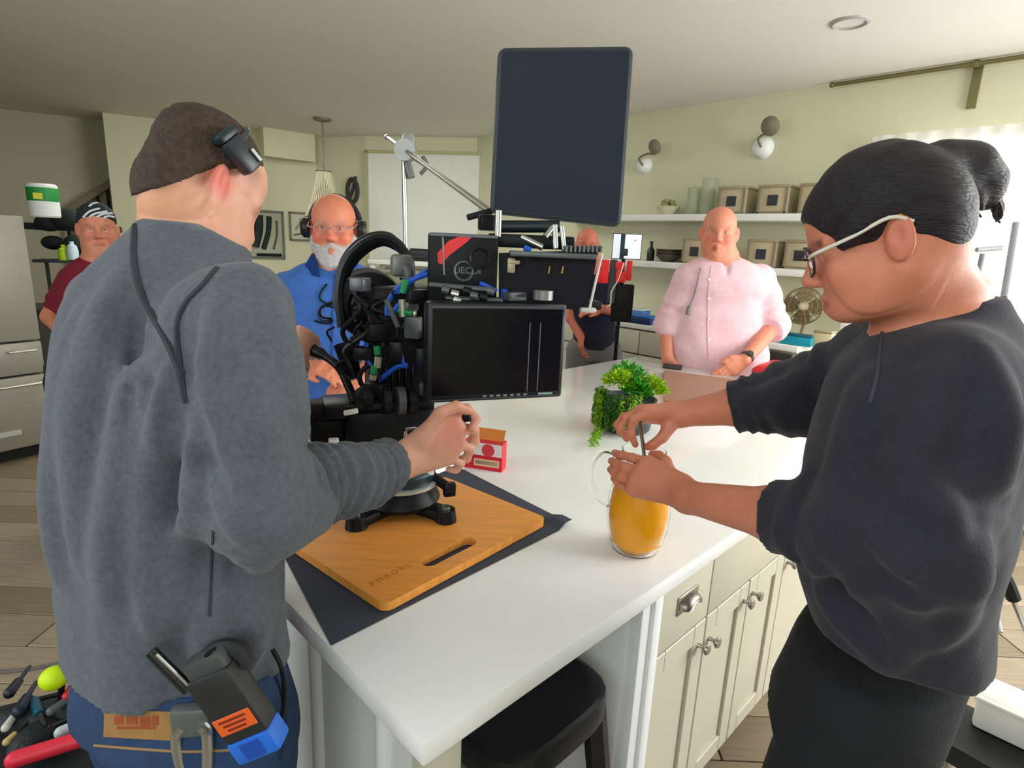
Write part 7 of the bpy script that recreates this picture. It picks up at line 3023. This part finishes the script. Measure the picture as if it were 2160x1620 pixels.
Cp = Field(axis(hdM.o[0] - .15, hdM.o[0] + .15, .006), axis(hdM.o[1] - .15, hdM.o[1] + .15, .006), axis(hdM.o[2] - .02, hdM.o[2] + .17, .006))
Cp.put(ell(hdM.p(-.014, 0, .048), np.array((.108, .086, .088)) * .98, RHM))
Cp.put(half(hdM.p(.05, 0, .050), RHM @ np.array([.35, 0, -1]), hdM.o - .4, hdM.o + .4), .006, 'and')
Cp.put(cone(hdM.p(-.09, 0, .07), hdM.p(-.14, .02, .06), .018, .010), .02)
co = link('crown', Cp.mesh('crown'), mat('cap_black', (30, 34, 40), .8), cap)
bc__ = bvh_of(co)
for P in (((176, 458), (190, 446), (210, 440)), ((178, 466), (198, 452), (225, 446)), ((196, 462), (216, 452), (236, 450)), ((188, 436), (196, 430), (206, 428)), ((212, 462), (228, 456), (240, 458))):
    seam(bc__, P, .005, 'white_stripe', mat('stripe_white', (206, 212, 216), .8), cap, .001)
# man at the far end, dark tee
RY = 4.25
rowsR = rows_px([(735, 1213, 1294, RY), (690, 1210, 1296, RY), (640, 1208, 1298, RY), (600, 1210, 1298, RY), (582, 1216, 1290, RY), (570, 1226, 1280, RY), (562, 1236, 1268, RY)], -95, 1.05, .8)
armsR = [dict(j=(at(1216, 602, RY), at(1206, 670, RY), at(1225, 712, RY - .1)), hd=(.1, -.3, -1), hb=(-1, 0, 0), th=1, cuff=.7, curl=.4, r=.06),
         dict(j=(at(1292, 602, RY), at(1302, 655, RY - .05), at(1268, 652, RY - .28)), hd=(-.9, -.3, .0), hb=(.0, -.6, .7), th=-1, cuff=.75, curl=.5, r=.06)]
r_root, hdR, shR, RHR, fR, lR, nbR = standing('balding man in a navy tee and grey trousers half hidden behind the rig', -95, rowsR, (1238, 519), RY, 1.0, 0, armsR, (208, 120, 96), mat('tee_navy', (32, 34, 52), .9), 'tee_shirt', grey_tr,
    hairf=bald_fringe((150, 112, 96)), seed=12, blobs=dict(brow=(120, 80, 66)))
# ------------------------------------------------------------------ tool cart at the lower left, floor cable
TZ = 0.46
t0 = onz(90, 1560, TZ)
cart = empty('tool_cart', [t0[0], t0[1], 0], 'low black cart piled with tools beside the man in grey', 'cart')
RT = zrot(28)
cm_ = mat('cart_dark', (28, 32, 34), .6, bump=.1)
cx0 = onz(60, 1590, TZ)
m = MB()
m.box([cx0[0], cx0[1], TZ - .05], (.46, .34, .03), RT, bev=.01)
m.build('deck', cm_, cart)
for sx in (-1, 1):
    o = RT @ np.array([sx * .225, 0, 0])
    m = MB()
    m.box(cx0 * [1, 1, 0] + o + [0, 0, TZ - .02], (.014, .34, .07), RT, bev=.004)
    m.build('side', cm_, cart)
    o = RT @ np.array([0, sx * .165, 0])
    m = MB()
    m.box(cx0 * [1, 1, 0] + o + [0, 0, TZ - .02], (.46, .014, .07), RT, bev=.004)
    m.build('side', cm_, cart)
for sx in (-1, 1):
    for sy in (-1, 1):
        o = RT @ np.array([sx * .2, sy * .14, 0])
        b = cx0 * [1, 1, 0] + o
        m = MB()
        m.cyl(b + [0, 0, .05], b + [0, 0, TZ - .06], .013, n=12)
        m.build('leg', cm_, cart)
        m = MB()
        m.cyl(b + RT @ np.array([0, -.012, .03]), b + RT @ np.array([0, .012, .03]), .03)
        m.build('wheel', cm_, cart)


def tool(nm, px, col, r, z, lb, cat, rough=.45, taper=.8, head=None):
    a, b = onz(*px[0], z), onz(*px[1], z)
    e = empty(nm, (a + b) / 2, lb, cat)
    m = MB()
    d = unit(b - a)
    m.cyl(a, b, r, r * taper, n=16)
    m.sph(a, r, n=12)
    m.build('grip', mat(nm + '_grip', col, rough), e)
    m = MB()
    m.cyl(b - d * .002, b + d * .05, r * .45, r * .35, n=10)
    m.build('shaft', mat('tool_shaft', (60, 64, 68), .4, .6) if head is None else mat(nm + '_head', head, .4), e)


tool('red_pry_bar', ((30, 1602), (180, 1556)), (226, 46, 66), .017, TZ + .045, 'long red tool handle lying across the front of the cart', 'tool', taper=1.0)
tool('small_red_tool', ((62, 1552), (104, 1534)), (150, 50, 48), .011, TZ + .03, 'short dull red tool handle in the cart', 'tool')
tool('blue_screwdriver', ((70, 1480), (84, 1506)), (24, 86, 110), .012, TZ + .04, 'teal blue screwdriver handle in the cart', 'tool')
tool('white_marker', ((12, 1535), (30, 1510)), (206, 206, 196), .009, TZ + .04, 'pale marker leaning at the edge of the cart', 'marker')
tool('yellow_marker', ((14, 1565), (32, 1548)), (196, 176, 110), .008, TZ + .03, 'dull yellow marker at the edge of the cart', 'marker')
tool('white_roll_tool', ((128, 1545), (165, 1526)), (196, 206, 206), .013, TZ + .035, 'white-handled tool behind the long red handle', 'tool')
tool('black_wrench', ((20, 1462), (40, 1436)), (28, 32, 38), .012, TZ + .06, 'black tool handle sticking up at the back of the cart', 'tool')
tool('navy_tool', ((40, 1500), (58, 1470)), (22, 36, 56), .014, TZ + .05, 'navy tool handle beside the black one', 'tool')
tool('grey_pliers', ((108, 1500), (138, 1478)), (92, 96, 100), .010, TZ + .05, 'grey pliers near the neon ball', 'tool')
tool('red_knob_tool', ((140, 1468), (152, 1448)), (216, 50, 60), .009, TZ + .06, 'small bright red knob beside the jeans', 'tool')
for k, (x, y, c) in enumerate(((40, 1530, 'a'), (95, 1520, 'b'), (75, 1570, 'a'), (150, 1500, 'b'))):
    q = onz(x, y, TZ + .0)
    m = MB()
    m.sph(q + [0, 0, .012], (.055, .04, .032), zrot(40 * k))
    tag(m.build('cable_coil', mat('coil_' + c, ((22, 26, 30), (34, 40, 44))[c == 'b'], .6, bump=.4, bscale=80)), ('black cable bundle at the front of the tool cart', 'dark grey cable bundle in the middle of the tool cart', 'black cable bundle under the long red handle', 'dark grey cable bundle next to the jeans')[k], 'cable', 'cable bundles in the tool cart')
q = onz(114, 1430, TZ + .10)
nb_ = empty('neon_ball', q, 'neon yellow-green ball on a black stick at the cart', 'ball')
m = MB()
m.sph(q, (.030, .030, .026), zrot(20))
m.build('ball', mat('neon_yellow', (206, 240, 10), .5), nb_)
m = MB()
m.cyl(q - [0, 0, .10], onz(134, 1372, TZ + .16), .007, n=10)
m.build('stick', blk, nb_)
# floor cable
P = [onz(x, y, .016) for x, y in ((-60, 1424), (0, 1418), (60, 1412), (130, 1398), (220, 1380), (330, 1330))]
m = MB()
m.tube(P, .008, n=8)
tag(m.build('floor_cable', mat('cable_grey', (108, 104, 98), .6)), 'grey cable lying across the wooden floor', 'cable')
